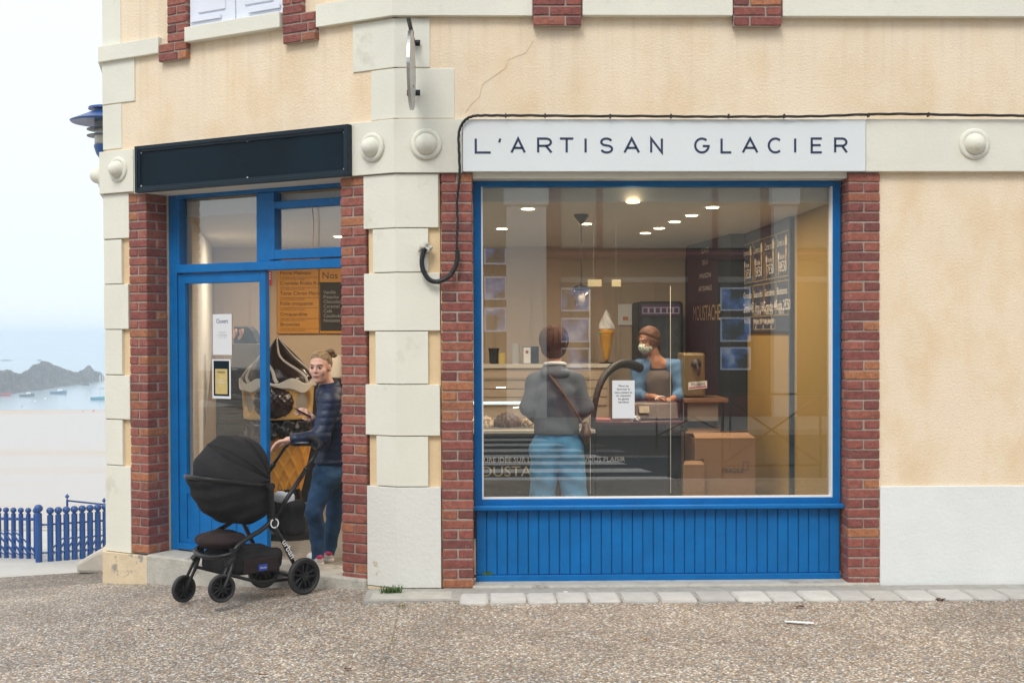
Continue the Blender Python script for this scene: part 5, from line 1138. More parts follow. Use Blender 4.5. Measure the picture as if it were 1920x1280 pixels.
t = -1.57; sdf_obj('chocolate_front', lambda P: sd_ell(P, (sx + math.cos(t) * Rr * .72, Ys + math.sin(t) * Rr * .74, (zc0 + zb0_) / 2 - .005), (.168, .13, .150)) + .004 * np.sin(P[..., 0] * 120) * np.sin(P[..., 2] * 110), (sx - .25, Ys - .5, zc0 - .02), (sx + .25, Ys + .1, zb0_ + .08), .008, gchoc, gi)
# waffle cone with raised grid
zk1, zk0 = szz(812), szz(945)
wf = MB(); Nt, Nz = 140, 70; V = []; F = []
for j in range(Nz + 1):
    h = j / Nz; r0 = (17 + 30 * h ** .8) / S_s
    for i in range(Nt):
        a = i / Nt * 2 * math.pi; g1 = abs(math.sin((a * 5 + h * 9))); g2 = abs(math.sin((a * 5 - h * 9))); rel = .017 * (1 - min(1, min(g1, g2) / .45)) ** .8; V.append((sx + .06 + (r0 + rel) * math.cos(a), Ys + .05 + (r0 + rel) * math.sin(a), zk0 + (zk1 - zk0) * h))
for j in range(Nz):
    for i in range(Nt): F.append((j * Nt + i, j * Nt + (i + 1) % Nt, (j + 1) * Nt + (i + 1) % Nt, (j + 1) * Nt + i))
wf.add(V, F); wf.build('waffle_cone', mat('waffle', (.66, .30, .045), .3, .15, 20, coat=.3), gi, smooth=True)
def cloth(P):
    d = P - np.array([sx + .01, Ys, szz(803)]); return (np.maximum(np.sqrt(d[..., 0] ** 2 + d[..., 1] ** 2) - .285, np.abs(d[..., 2]) - .065) + .022 * np.sin(P[..., 0] * 40 + P[..., 2] * 30) * np.sin(P[..., 1] * 37 + P[..., 2] * 25) + .01 * np.sin(P[..., 0] * 90) * np.sin(P[..., 2] * 70)) * .6
sdf_obj('black_wrap', cloth, (sx - .36, Ys - .36, szz(803) - .12), (sx + .36, Ys + .36, szz(803) + .12), .012, mat('black_plastic_sheet', (.010, .010, .011), .25, .3, 9), gi)
MB().lathe([(.30, 0), (.30, .06), (.24, .10), (.14, .16), (.10, .40), (0, .40)], (sx + .08, Ys + .02, ZF), n=36).build('base', MATS['black_plastic_sheet'], gi, smooth=True, auto=True)
# gold stanchion
q = onz(562, 998, ZF); Yq = q.y; st = empty('gold_rope_stand', (q.x, Yq, ZF), 'gold rope stand between the pushchair and the waffle cone', 'rope stand'); gold_m = mat('polished_gold', (.75, .48, .12), .2, .1, metal=1)
MB().lathe([(.10, 0), (.10, .012), (.05, .03), (.02, .06), (.014, .08), (.014, .80), (.024, .82), (.024, .88), (.03, .90), (0, .93)], (q.x, Yq, ZF), n=28).build('post', gold_m, st, smooth=True, auto=True)
MB().tube(spline([Vector((q.x, Yq, ZF + .82)), Vector((q.x + .25, Yq + .2, ZF + .6)), Vector((q.x + .6, Yq + .5, ZF + .6)), Vector((q.x + .9, Yq + .7, ZF + .8))], 6), .018, 8).build('rope', M['black'], st, smooth=True)
# dark cabinet deep behind the doorway + cups
q = at(640, 655, 4.6); o = box('low_cabinet', FR, at(540, 700, 4.4).x, at(700, 700, 4.4).x, 4.4, 5.1, ZF, at(600, 680, 4.4).z - .15, M['darkbody'], None, .01); tag(o, 'low dark cabinet under the orange boards at the back of the doorway', 'cabinet')
o = MB().lathe([(.10, 0), (.11, .22), (.095, .22), (.09, .02), (0, .02)], Vector((at(626, 640, 4.6).x, 4.6, at(600, 680, 4.4).z - .149)), n=28).build('bucket', M['shelfwhite'], smooth=True, auto=True); tag(o, 'pale tub on the low dark cabinet behind the woman', 'tub')

# ================================================================== HOUSE ACROSS THE STREET (mirrored in the window)
YO = -18.2; So = FPX / (9.09 - YO)      # pixel scale of its mirror image
YM = 2 * (D0 + .058) - YO               # the plane where the glass shows it
def ox(px): return at(px, 640, YM).x
def oz(py): return at(960, py, YM).z
OP = Frame((0, YO, 0), (1, 0, 0), (0, -1, 0))
oh = empty('estate_agency_house', (2, YO - 3, 0), 'pale house with maroon beams and white pillars, mirrored in the shop window', 'house')
M['opale'] = mat('opposite_render', (.42, .38, .31), .9, .06, 1); M['maroon'] = mat('maroon_paint', (.15, .018, .026), .4, .1); M['opwhite'] = mat('opposite_white', (.80, .80, .78), .8, .04)
M['oglass'] = mat('dark_shop_glass', (.03, .035, .04), .12, .3, .5)
box('wall', OP, -16, 20, .4, 6, -.1, oz(468), M['oglass'], oh); box('wall', OP, -16, 20, -.05, 6, oz(466), 8.5, M['opale'], oh)
box('wall', OP, -16, ox(905), 0, .39, 0, oz(468), M['opale'], oh); box('wall', OP, ox(1560), 20, 0, .39, 0, oz(468), M['opale'], oh)
box('beam', OP, ox(1040), ox(1560), -.12, .3, oz(487), oz(470), M['maroon'], oh); box('beam', OP, ox(1040), ox(1560), -.16, .0, oz(479), oz(475), mat('pale_maroon', (.36, .10, .11)), oh)
box('beam', OP, ox(1040), ox(1560), -.1, .3, 0, oz(745), M['maroon'], oh)
for a, b in ((1022, 1052), (1118, 1130), (1290, 1345), (1412, 1440)): box('post', OP, ox(a), ox(b), -.08, .35, oz(745) - .01, oz(488) if a > 1050 else oz(350), M['maroon'], oh)
for a, b in ((1118, 1130), (1335, 1345), (1425, 1445)): box('post', OP, ox(a), ox(b), -.07, -.05, oz(469), oz(352), M['maroon'], oh)
for a, b in ((945, 1028), (1440, 1492)): box('pillar', OP, ox(a) + .05, ox(b) - .05, -.34, -.0, 0, oz(388), M['opwhite'], oh, .01); box('pillar_head', OP, ox(a), ox(b), -.40, -.0, oz(388) + .002, oz(340), M['opwhite'], oh, .01)
pc1 = mat('backlit_picture', (.2, .3, .5), .3, .5, 3, emit=(.22, .38, .70), estr=.5); _n = pc1.node_tree; _t = nd(_n, 'TexNoise', Scale=2.6, Detail=5.0); _g = nd(_n, 'NewGeometry'); _n.links.new(_g.outputs['Position'], _t.inputs['Vector'])
_r = nd(_n, 'ValToRGB'); _r.color_ramp.elements[0].position = .40; _r.color_ramp.elements[0].color = (.02, .045, .05, 1); _r.color_ramp.elements[1].position = .66; _r.color_ramp.elements[1].color = (.55, .68, .85, 1); _e = _r.color_ramp.elements.new(.52); _e.color = (.06, .20, .55, 1)
_n.links.new(_t.outputs['Fac'], _r.inputs[0]); _n.links.new(_r.outputs[0], _n.nodes['Principled BSDF'].inputs['Emission Color']); _n.links.new(_r.outputs[0], _n.nodes['Principled BSDF'].inputs['Base Color']); fr_m = mat('backlit_frame', (.6, .65, .75), .4, emit=(.45, .55, .8), estr=.35)
def pic(a, y1, b, y0):
    f = MB(); frame_rect(f, OP, ox(a), ox(b), -.02, oz(y0), oz(y1), .035, .02); f = f.build('picture_frame', fr_m, oh); box('picture', OP, ox(a) + .036, ox(b) - .036, -.03, -.021, oz(y0) + .036, oz(y1) - .036, pc1, f)
for (a, b) in ((908, 950), (1050, 1106), (1350, 1407)):
    for (y1, y0) in ((455, 496), (518, 562), (576, 622)) if a == 908 else ((540, 584), (596, 642), (652, 695)): pic(a, y1, b, y0)
box('window_bar', OP, ox(1052), ox(1560), -.02, .39, oz(530), oz(520), mat('pale_bar', (.38, .37, .34)), oh)
box('roof', OP, -16.3, 20.3, -.5, 6.3, 8.5, 8.8, mat('slate_roof', (.08, .08, .09)), oh)
# --- crossed street barriers behind the photographer's side of the road
def barrier(x0, x1, y, h0, h1, lab):
    o = empty('street_barrier', ((x0 + x1) / 2, y, h0), lab, 'barrier', 'black crossed barriers along the pavement'); r = .016; mk = MATS['black_rubber']
    for x in (x0, x1): MB().tube([(x, y, h0 - .1), (x, y, h1)], r, 8).build('post', mk, o)
    zl = h0 + (h1 - h0) * .14
    for nm, a, b in (('rail', (x0, h1), (x1, h1)), ('rail', (x0, zl), (x1, zl)), ('brace', (x0, h1 - .02), (x1, zl + .02)), ('brace', (x0, zl + .02), (x1, h1 - .02))): MB().tube([(a[0], y, a[1]), (b[0], y, b[1])], r * .8, 8).build(nm, mk, o)
barrier(at(1356, 800, 6.9).x, at(1540, 800, 6.9).x, -6.5, 0, 1.0, 'black crossed street barrier mirrored large at the right of the shop window')
barrier(at(1232, 800, 11.8).x, at(1370, 800, 11.8).x, -11.4, .0, .72, 'smaller crossed barrier mirrored left of the large one')
# street lamp glow and litter are left out; small things on the ground
def leaf_(x, y, col, s, lab, cat='leaf'):
    p = onz(x, y, gz(onz(x, y, 0).x, onz(x, y, 0).y)); V = []
    for k in range(9): a = k / 9 * 6.283; V.append(p + Vector((math.cos(a) * s * (1 + .4 * math.cos(a)), math.sin(a) * s * .6, .008 + .012 * abs(math.cos(a * 1.5 + x)))))
    V.append(p + Vector((0, 0, .012))); o = MB().add(V, [(k, (k + 1) % 9, 9) for k in range(9)]).build('leaf', col); tag(o, lab, cat)
brown = mat('dead_leaf', (.13, .055, .025), .8, .3, 40)
leaf_(1497, 1140, brown, .030, 'curled brown leaf on the pavement below the right part of the window'); leaf_(1760, 1126, brown, .034, 'brown leaf on the pale setts under the white plinth'); leaf_(1636, 1126, brown, .018, 'small brown leaf near the pale setts right of the brick pillar')
leaf_(490, 1269, brown, .026, 'brown leaf at the bottom edge of the picture'); leaf_(650, 1257, brown, .022, 'small dark leaf on the pavement below the rear wheel'); leaf_(280, 1184, brown, .016, 'tiny brown leaf in front of the pushchair wheels'); leaf_(1208, 1203, mat('orange_leaf', (.42, .2, .08)), .014, 'tiny orange leaf in the middle of the pavement'); leaf_(1130, 1125, brown, .02, 'brown leaf on the setts below the middle of the window')
p = onz(1058, 1114, 0); o = MB().box(FR, p.x - .016, p.x + .016, p.y - .01, p.y + .012, .004, .016).build('litter', mat('red_wrapper', (.6, .04, .02), .4), None, bevel=.004); tag(o, 'small red and white wrapper on the setts below the window', 'litter')
box('white_end', FR, p.x - .005, p.x + .022, p.y - .009, p.y + .010, .0165, .021, M['white'], o)
p, q = onz(1470, 1163, .01), onz(1525, 1168, .01); o = MB().prism([p, p + Vector((0, -.035, 0)), q + Vector((0, -.03, .004)), q + Vector((0, 0, .006))], (0, 0, .002)).build('paper_strip', M['white']); tag(o, 'narrow white paper strip lying on the pavement', 'paper')
# weeds
M['weed'] = mat('weed_green', (.06, .13, .025), .6, .3, 30); M['weed2'] = mat('dry_grass', (.22, .22, .07), .7, .2, 30)
def tuft(c, n, h, spread, m, lab, name='grass_tuft', cat='weed'):
    mb = MB()
    for i in range(n):
        a = random.uniform(0, 6.28); b = c + Vector((random.uniform(-1, 1) * spread * .5, random.uniform(-.5, .5) * spread * .3, 0)); l = h * random.uniform(.5, 1.1); t = Vector((math.cos(a), math.sin(a) * .6, 0)) * random.uniform(.3, 1) * l
        s = Vector((-math.sin(a), math.cos(a), 0)) * .003; m1 = b + t * .45 + Z * l * .6; e = b + t + Z * l * random.uniform(.35, .9)
        mb.add([b - s, b + s, m1 - s * .8, m1 + s * .8, e], [(0, 1, 3, 2), (2, 3, 4)])
    o = mb.build(name, m, origin=c); tag(o, lab, cat); return o
c = onz(734, 1114, 0); tuft(c, 110, .085, .13, M['weed'], 'grass tuft at the foot of the main corner quoins')
tuft(onz(749, 1136, 0), 18, .02, .07, M['weed2'], 'low moss patch in the pavement crack just below the corner'); tuft(onz(735, 1196, 0), 12, .012, .05, M['weed2'], 'tiny moss patch further down the pavement crack')
tuft(onz(96, 1091, -.2), 14, .02, .12, M['weed2'], 'moss at the edge of the darker lane on the left'); tuft(onz(1194, 1128, 0), 12, .02, .05, M['weed'], 'tiny weed between setts below the middle of the window')
c = at(914, 1078, .15); mb = MB()
for i in range(9):
    a = random.uniform(-2.6, -.5); d = Vector((math.cos(a), -.35, abs(math.sin(a)) * .8)); L_ = random.uniform(.03, .06); s = d.cross(Vector((0, -1, 0))).normalized() * .009; mb.add([c, c + d * L_ * .6 + s, c + d * L_, c + d * L_ * .6 - s], [(0, 1, 2, 3)])
tag(mb.build('small_plant', M['weed'], origin=c), 'small green plant sprouting from the bottom left of the blue boards', 'plant')
ck = [onz(x, y, .006) for x, y in ((752, 1118), (748, 1140), (742, 1160), (738, 1190), (728, 1215), (722, 1240), (716, 1279), (712, 1300))]
o = MB().tube(ck, .0012, 4).build('pavement_crack', mat('crack_dirt', (.20, .19, .13))); o['kind'] = 'structure'

# ================================================================== PUSHCHAIR
hD = Vector((-.743, -.669, 0)); lD = Vector((.669, -.743, 0))
_p = at(570, 1115, .06); RRc = Vector((_p.x, .06, _p.z)); WB, TR = .64, .50
PO = RRc + hD * WB / 2 - lD * TR / 2
PO.z = (RRc.z + (RRc.z - .03)) / 2
def PL(f, l, z): return PO + hD * f + lD * l + Z * z
def SP(px, py, l=0.0): return hit(px, py, PO + lD * l, lD)
M['pblack'] = mat('pushchair_fabric', (.021, .020, .0215), .8, .25, 6, bump=.6, bscale=34, bdist=.010, spec=.15); M['pbrown'] = mat('pushchair_brown_fabric', (.030, .020, .020), .85, .2, 8, bump=.5, bscale=220, bdist=.002, spec=.15)
M['ptube'] = mat('satin_black_tube', (.009, .009, .010), .36, .1, 5, spec=.35); M['tyre'] = mat('black_tyre', (.018, .018, .019), .6, .2, 30, bump=.2); M['pplast'] = mat('black_plastic', (.011, .011, .012), .42, .1, 5, spec=.35)
pch = empty('pushchair', PO, 'black pushchair with a carrycot hood parked in front of the shop doorstep', 'pushchair')
def wheel(c, r, w, ax, spokes=5):
    hub = MB().lathe([(.0, -w * .5), (r * .24, -w * .48), (r * .24, w * .48), (0, w * .5)], c, ax, 20).build('wheel', M['pplast'], pch)
    MB().lathe([(r * .80, -w * .42), (r * .93, -w * .5), (r * .985, -w * .3), (r, 0), (r * .985, w * .3), (r * .93, w * .5), (r * .80, w * .42), (r * .79, 0), (r * .80, -w * .42)], c, ax, 40).build('tyre', M['tyre'], hub, smooth=True)
    rim = MB().lathe([(r * .70, -w * .3), (r * .80, -w * .36), (r * .80, w * .36), (r * .70, w * .3), (r * .70, -w * .3)], c, ax, 36)
    a1 = Vector(ax).cross(Z).normalized(); a2 = a1.cross(Vector(ax)).normalized()
    for k in range(spokes):
        t = 2 * math.pi * k / spokes + .5; d = a1 * math.cos(t) + a2 * math.sin(t); s = a1 * -math.sin(t) + a2 * math.cos(t)
        for sgn in (-1, 1): rim.tube([c + d * r * .2 + s * r * .10 * sgn, c + d * r * .74 + s * r * .17 * sgn], r * .055, 6)
    rim.build('rim', M['pplast'], hub, smooth=True, auto=True); return hub
RW_, FW_ = .127, .094
for s in (1, -1):
    c = PL(-WB / 2, TR / 2 * s, 0); c.z = max(RRc.z - (.02 if s < 0 else 0), gz(c.x, c.y)) + RW_; wheel(c, RW_, .040, lD, 5)
fwc = []
for s in (1, -1):
    c = PL(WB / 2, TR / 2 * s * .98, 0); c.z = max(at(440, 1129, c.y).z if s > 0 else at(346, 1129, c.y).z, gz(c.x, c.y)) + FW_; fwc.append(c); wheel(c, FW_, .034, (lD + hD * .12 * s).normalized(), 5)
LT = TR / 2 - .045
jn = SP(512, 977, LT)
def side(s):
    L_ = LT * s
    def Q(px, py): q = SP(px, py, LT); return q - lD * (LT - L_)
    top = Q(597, 843); up = [top, Q(560, 900), Q(512, 974)]
    MB().tube([top, Q(572, 882)], .0115, 12).tube([Q(574, 879), Q(512, 974)], .0155, 12).lathe([(.017, -.012), (.0185, 0), (.017, .012)], Q(574, 879), Q(572, 882) - top, 12).build('push_bar', M['ptube'], pch, smooth=True)
    MB().tube(spline([Q(515, 972), Q(490, 993), Q(465, 1008), Q(448, 1021), Q(437, 1035)], 6), .0165, 12).build('front_tube', M['ptube'], pch, smooth=True)
    c = fwc[0] if s > 0 else fwc[1]; tp = Q(437, 1033)
    MB().tube([tp + Z * .02, tp - Z * .03], .024, 12).tube([tp - Z * .02, tp - Z * .05, tp.lerp(c, .35) + hD * .02 + Z * .0], [.020, .024, .026], 12).build('caster', M['pplast'], pch, smooth=True, auto=True)
    for e in (-1, 1): MB().tube(spline([tp - Z * .06 + hD * .01, tp.lerp(c, .5) + lD * .026 * e + hD * -.012, c + lD * .026 * e], 5), [.013] * 5 + [.011] * 5 + [.010], 8).build('fork', M['pplast'], pch, smooth=True)
    rc = PL(-WB / 2, TR / 2 * s, RW_); j = Q(512, 980)
    MB().tube([j, j.lerp(rc, .5) - lD * .012 * s, rc - lD * .035 * s], [.020, .022, .018], 12, flat=.6).build('rear_leg', M['ptube'], pch, smooth=True)
    MB().lathe([(0, -.02), (.036, -.018), (.042, 0), (.036, .018), (0, .02)], j, lD, 28).build('joint', M['pplast'], pch, smooth=True)
    if s > 0:
        MB().lathe([(.026, .0182), (.033, .0182), (.033, .0205), (.026, .0205), (.026, .0182)], j, lD, 32).build('ring_mark', M['white'], pch)
        d = (rc - j).normalized(); text_mb('urban', .062, j.lerp(rc, .46) + lD * .012, d, lD.cross(d), M['white'], pch, off=.003)
    return top, j, rc
T1 = side(1); T2 = side(-1)
ha_, hb_ = T1[0], T2[0]
MB().tube(spline([ha_, ha_ + (ha_ - T1[1]).normalized() * .05 - lD * .02, ha_.lerp(hb_, .3) + (ha_ - T1[1]).normalized() * .085, ha_.lerp(hb_, .7) + (ha_ - T1[1]).normalized() * .085, hb_ + (ha_ - T1[1]).normalized() * .05 + lD * .02, hb_], 6), .0165, 12).build('handle', M['pblack'], pch, smooth=True)
tr_c = ha_.lerp(hb_, .5) + Z * .02; MB().lathe([(.0, 0), (.075, .0), (.085, .022), (.075, .022), (.07, .008), (0, .008)], tr_c, n=28).build('cup_tray', M['pplast'], pch, smooth=True, auto=True); MB().lathe([(.0, .006), (.05, .008), (.052, .018), (0, .022)], tr_c, n=24).build('tray_lid', mat('grey_lid', (.35, .36, .37), .4), pch, smooth=True, auto=True)
# axle, lower bars, front bumper, brake
MB().tube([T1[2] - lD * .02, T2[2] + lD * .02], .012, 10).build('axle', M['ptube'], pch, smooth=True)
for s in (1, -1): MB().tube([PL(-WB / 2 + .03, .2 * s, RW_ + .0), PL(0, .19 * s, RW_ + .01), PL(WB / 2 - .06, .21 * s, RW_ + .10)], .012, 10).build('lower_bar', M['ptube'], pch, smooth=True)
b0, b1 = SP(436, 1037, LT), SP(436, 1037, LT) - lD * 2 * LT
MB().tube(spline([b0, b0 + hD * .07 - lD * .05 - Z * .02, b0.lerp(b1, .5) + hD * .10 - Z * .03, b1 + hD * .07 + lD * .05 - Z * .02, b1], 7), .0165, 12).build('front_bumper', M['ptube'], pch, smooth=True)
# local-frame rounded shapes
AX = np.array([[hD.x, lD.x, 0], [hD.y, lD.y, 0], [0, 0, 1]], np.float32)
def loc(P): return (P - np.array(PO, np.float32)) @ AX
def rbox(p, c, r, rad):
    q = np.abs(p - np.array(c)) - (np.array(r) - rad); return np.sqrt((np.maximum(q, 0) ** 2).sum(-1)) + np.minimum(q.max(-1), 0) - rad
def pobj(name, fn, c, r, h, m, par=None, sm=0):
    w_ = PL(*c); r = max(r); return sdf_obj(name, lambda P: fn(loc(P)), w_ - Vector((r, r, r)), w_ + Vector((r, r, r)), h, m, par or pch, smooth_it=sm)
def fl_(q):  # local coordinates of a world point
    d = q - PO; return (d.dot(hD), d.dot(lD), d.z)
bc = fl_(SP(450, 1048, 0)); 
bsk = pobj('basket', lambda p: rbox(p, (bc[0] - .02, 0, bc[2]), (.22, .19, .075), .05) + .006 * np.sin(p[..., 0] * 30 + p[..., 2] * 20) * np.sin(p[..., 1] * 26), (bc[0], 0, bc[2]), (.3,) * 3, .008, M['pblack'])
pk = fl_(SP(488, 1058, .2)); MB().hexa([PL(pk[0] + a, l, pk[2] + z) for z in (-.055, .045) for l in (.188, .205) for a in (-.15, .13)]).build('side_pocket', M['pbrown'], pch, bevel=.008)
q = SP(493, 1063, .207); bdg = MB().prism([q + hD * -a + Z * b for a, b in ((-.034, -.022), (.034, -.022), (.036, 0), (.034, .022), (-.034, .022), (-.036, 0))], lD * .003).build('badge', mat('badge_blue', (.01, .05, .32), .4), pch, bevel=.002)
text_mb('chicco', .02, q + lD * .0032, -hD, Z, M['white'], bdg, width=.05)
mf = fl_(SP(421, 1010, .0)); pobj('foot_muff', lambda p: sd_ell(p, (mf[0] + .03, 0, mf[2]), (.165, .175, .062)) + .008 * np.sin(p[..., 1] * 40 + p[..., 0] * 12) * np.sin(p[..., 0] * 25), mf, (.26,) * 3, .008, M['pbrown'])
# carrycot and hood
cc_ = fl_(SP(431, 902, 0)); C0 = np.array([cc_[0], 0, cc_[2]]); TL = .17
def sup(d, r, e=2.6):
    k = ((np.abs(d) / np.array(r, np.float32)) ** e).sum(-1) ** (1 / e); return (k - 1) * min(r) * .8
def cot(p):
    d = p - C0; zz_ = d[..., 2] - TL * d[..., 0]; k_ = 1 + .55 * np.clip(-zz_ - .03, 0, .3); q = np.stack([(d[..., 0] + .10 * np.clip(-zz_, 0, .3)) * k_, d[..., 1] * k_, zz_], -1)
    w_ = .0035 * np.sin(d[..., 0] * 24 + 1) * np.sin(d[..., 1] * 31 + d[..., 2] * 20) + .003 * np.sin(d[..., 2] * 55 + d[..., 0] * 14)
    e = sup(q + np.array([0, 0, -.0]), (.285, .214, .285), 2.8) + w_
    return np.maximum(np.maximum(e, zz_ - .004), -(zz_ + .295))
pobj('carrycot', cot, (C0[0], 0, C0[2] - .14), (.4,) * 3, .007, M['pblack'])
def hw(p, th): return .0065 * (1 - 2 * np.abs(np.sin(th * 5.5 + p[..., 1] * 4)) ** .7) + .0030 * np.sin(p[..., 1] * 28 + p[..., 2] * 22) + .002 * np.sin(p[..., 0] * 47 - p[..., 2] * 31)
HO = (-.025, 0, -.01); HR = (.268, .218, .310)
def hood(p):
    d = p - C0; zz_ = d[..., 2] - TL * d[..., 0]; th = np.arctan2(d[..., 2], d[..., 0] + .22); w_ = hw(d, th)
    q = d - np.array(HO); o = sup(q, HR, 2.35) + w_; i = sup(q, tuple(a - .014 for a in HR), 2.35) + w_
    for k in (.62, 1.12): o = o - .0045 * np.exp(-((th - k) / .022) ** 2)
    return np.maximum(np.maximum(np.maximum(o, -i), -zz_ - .002), -(d[..., 0] + .20 + d[..., 2] * .12))
pobj('hood', hood, (C0[0], 0, C0[2] + .15), (.42,) * 3, .0052, M['pblack'])
# dark lining closing the inside of the hood
pobj('hood_lining', lambda p: np.maximum(np.maximum(sup(p - C0 - np.array(HO), (.240, .188, .275), 2.35), -(p[..., 2] - C0[2] - TL * (p[..., 0] - C0[0]))), -(p[..., 0] - C0[0] + .13)), (C0[0], 0, C0[2] + .15), (.4,) * 3, .012, mat('hood_lining', (.008, .008, .009), .95, spec=.1))
def rimp(t, e=2.7):
    c, s_ = math.cos(t), math.sin(t); k = (abs(c) ** e + abs(s_) ** e) ** (-1 / e); return PL(C0[0] + .292 * c * k, .220 * s_ * k, C0[2] + TL * .292 * c * k)
MB().tube([rimp(2 * math.pi * i / 56) for i in range(57)], .0105, 10, cap=False, flat=1.5).build('cot_rim', M['ptube'], pch, smooth=True)
for s in (1, -1):
    q = PL(C0[0] - .17, .238 * s, C0[2] - .03); MB().lathe([(0, -.015), (.026, -.015), (.03, 0), (.026, .015), (0, .015)], q, lD, 20).tube([q, T1[1] + (lD * (-2 * LT) if s < 0 else lD * 0)], [.018, .02], 10).build('cot_mount', M['pplast'], pch, smooth=True, auto=True)
# pale liner and black changing bag behind the cot
ln = fl_(SP(533, 934, .02)); pobj('seat_liner', lambda p: rbox(p, (ln[0], .02, ln[2]), (.035, .10, .045), .03) + .003 * np.sin(p[..., 1] * 60), ln, (.16,) * 3, .007, mat('grey_liner', (.50, .51, .55), .8))
bg_ = fl_(SP(536, 968, .0)); pobj('changing_bag', lambda p: rbox(p, (bg_[0] - .01, -.01, bg_[2]), (.075, .15, .12), .04) + .007 * np.sin(p[..., 1] * 36 + p[..., 2] * 30), bg_, (.24,) * 3, .008, M['pblack'])

# ================================================================== PEOPLE
def V3(v): return np.array(v, np.float32)
def headframe(c, fwd, up=(0, 0, 1)):
    f = Vector(fwd).normalized(); r = f.cross(Vector(up)).normalized(); u = r.cross(f).normalized()
    return Vector(c), np.array([[r.x, f.x, u.x], [r.y, f.y, u.y], [r.z, f.z, u.z]], np.float32)
def head_sdf(c, A, s=1.0):
    c_ = V3(c)
    def f(P):
        p = ((P - c_) @ A) / s; x = np.abs(p[..., 0]); q = np.stack([x, p[..., 1], p[..., 2]], -1)
        d = sd_ell(p, (0, -.012, .030), (.074, .092, .086))
        d = smin(d, sd_ell(p, (0, .026, -.034), (.055, .062, .080)), .03)
        d = smin(d, sd_ell(p, (0, .064, -.090), (.022, .018, .016)), .02)
        d = smin(d, sd_ell(q, (.036, .056, -.022), (.024, .024, .024)), .02)
        d = smin(d, sd_cap(q, (0, .084, .030), (.038, .072, .030), .010, .007), .012)
        d = -smin(-d, sd_ell(q, (.030, .094, .007), (.0165, .013, .0085)), .008)
        d = smin(d, sd_cap(p, (0, .088, .014), (0, .103, -.018), .006, .009), .008)
        d = smin(d, sd_ell(q, (.009, .094, -.022), (.007, .009, .006)), .006)
        d = smin(d, sd_ell(p, (0, .086, -.052), (.020, .008, .009)), .008)
        d = smin(d, sd_ell(q, (.074, -.006, -.002), (.008, .019, .031)), .006)
        return d * s
    return f
def hand_caps(w, d, n, side, curl=.35, s=1.0):
    """capsules of a hand: wrist w, direction d, palm normal n, thumb on +side*(d x n)"""
    w, d, n = Vector(w), Vector(d).normalized(), Vector(n).normalized(); t = d.cross(n).normalized() * side; C_ = []
    C_.append((w - d * .02, w + d * .03, .024, .026))
    for k, (o, L_) in enumerate([(.028, .078), (.010, .086), (-.009, .080), (-.027, .064)]):
        a = w + d * .02 + t * o * .6; b = w + d * .085 + t * o; C_.append((a, b, .014, .011)); seg = [.42, .32, .26]; p = b; dd = d + t * o * 3; ang = 0
        for i, sg in enumerate(seg):
            ang += curl * (1.0, .9, .7)[i]; dr = (dd.normalized() * math.cos(ang) + n * math.sin(ang)); q = p + dr * L_ * sg; C_.append((p, q, .0092 - .0008 * i, .0086 - .0009 * i)); p = q
    a = w + d * .025 + t * .022; b = a + (d * .6 + t * .75 + n * .25).normalized() * .036; c = b + (d * .9 + t * .35 + n * .35).normalized() * .03; e = c + (d + t * .05 + n * .4).normalized() * .022
    C_ += [(a, b, .014, .011), (b, c, .0105, .0095), (c, e, .0095, .008)]; return C_
def caps_sdf(C_, k):
    def f(P): return union([sd_cap(P, V3(a), V3(b), ra, rb) for a, b, ra, rb in C_], k)
    return f
def bounds(pts, m):
    a = np.array([list(p) for p in pts]); return a.min(0) - m, a.max(0) + m
M['skin'] = mat('skin', (.66, .39, .30), .5, .06, 14, spec=.4); M['skin'].node_tree.nodes['Principled BSDF'].inputs['Subsurface Weight'].default_value = .08; M['skin'].node_tree.nodes['Principled BSDF'].inputs['Subsurface Radius'].default_value = (.02, .008, .004)
M['skin2'] = mat('tanned_skin', (.46, .22, .14), .5, .06, 14, spec=.4)
M['eyewhite'] = mat('eye_white', (.34, .32, .30), .3); M['iris'] = mat('iris', (.05, .04, .035), .2); M['lip'] = mat('lip', (.42, .15, .13), .5); 
def hairmat(n, c): return mat(n, c, .6, .5, 45, bump=.6, bscale=120, bdist=.003, stretch=(.5, 1, 1.6), spec=.3)
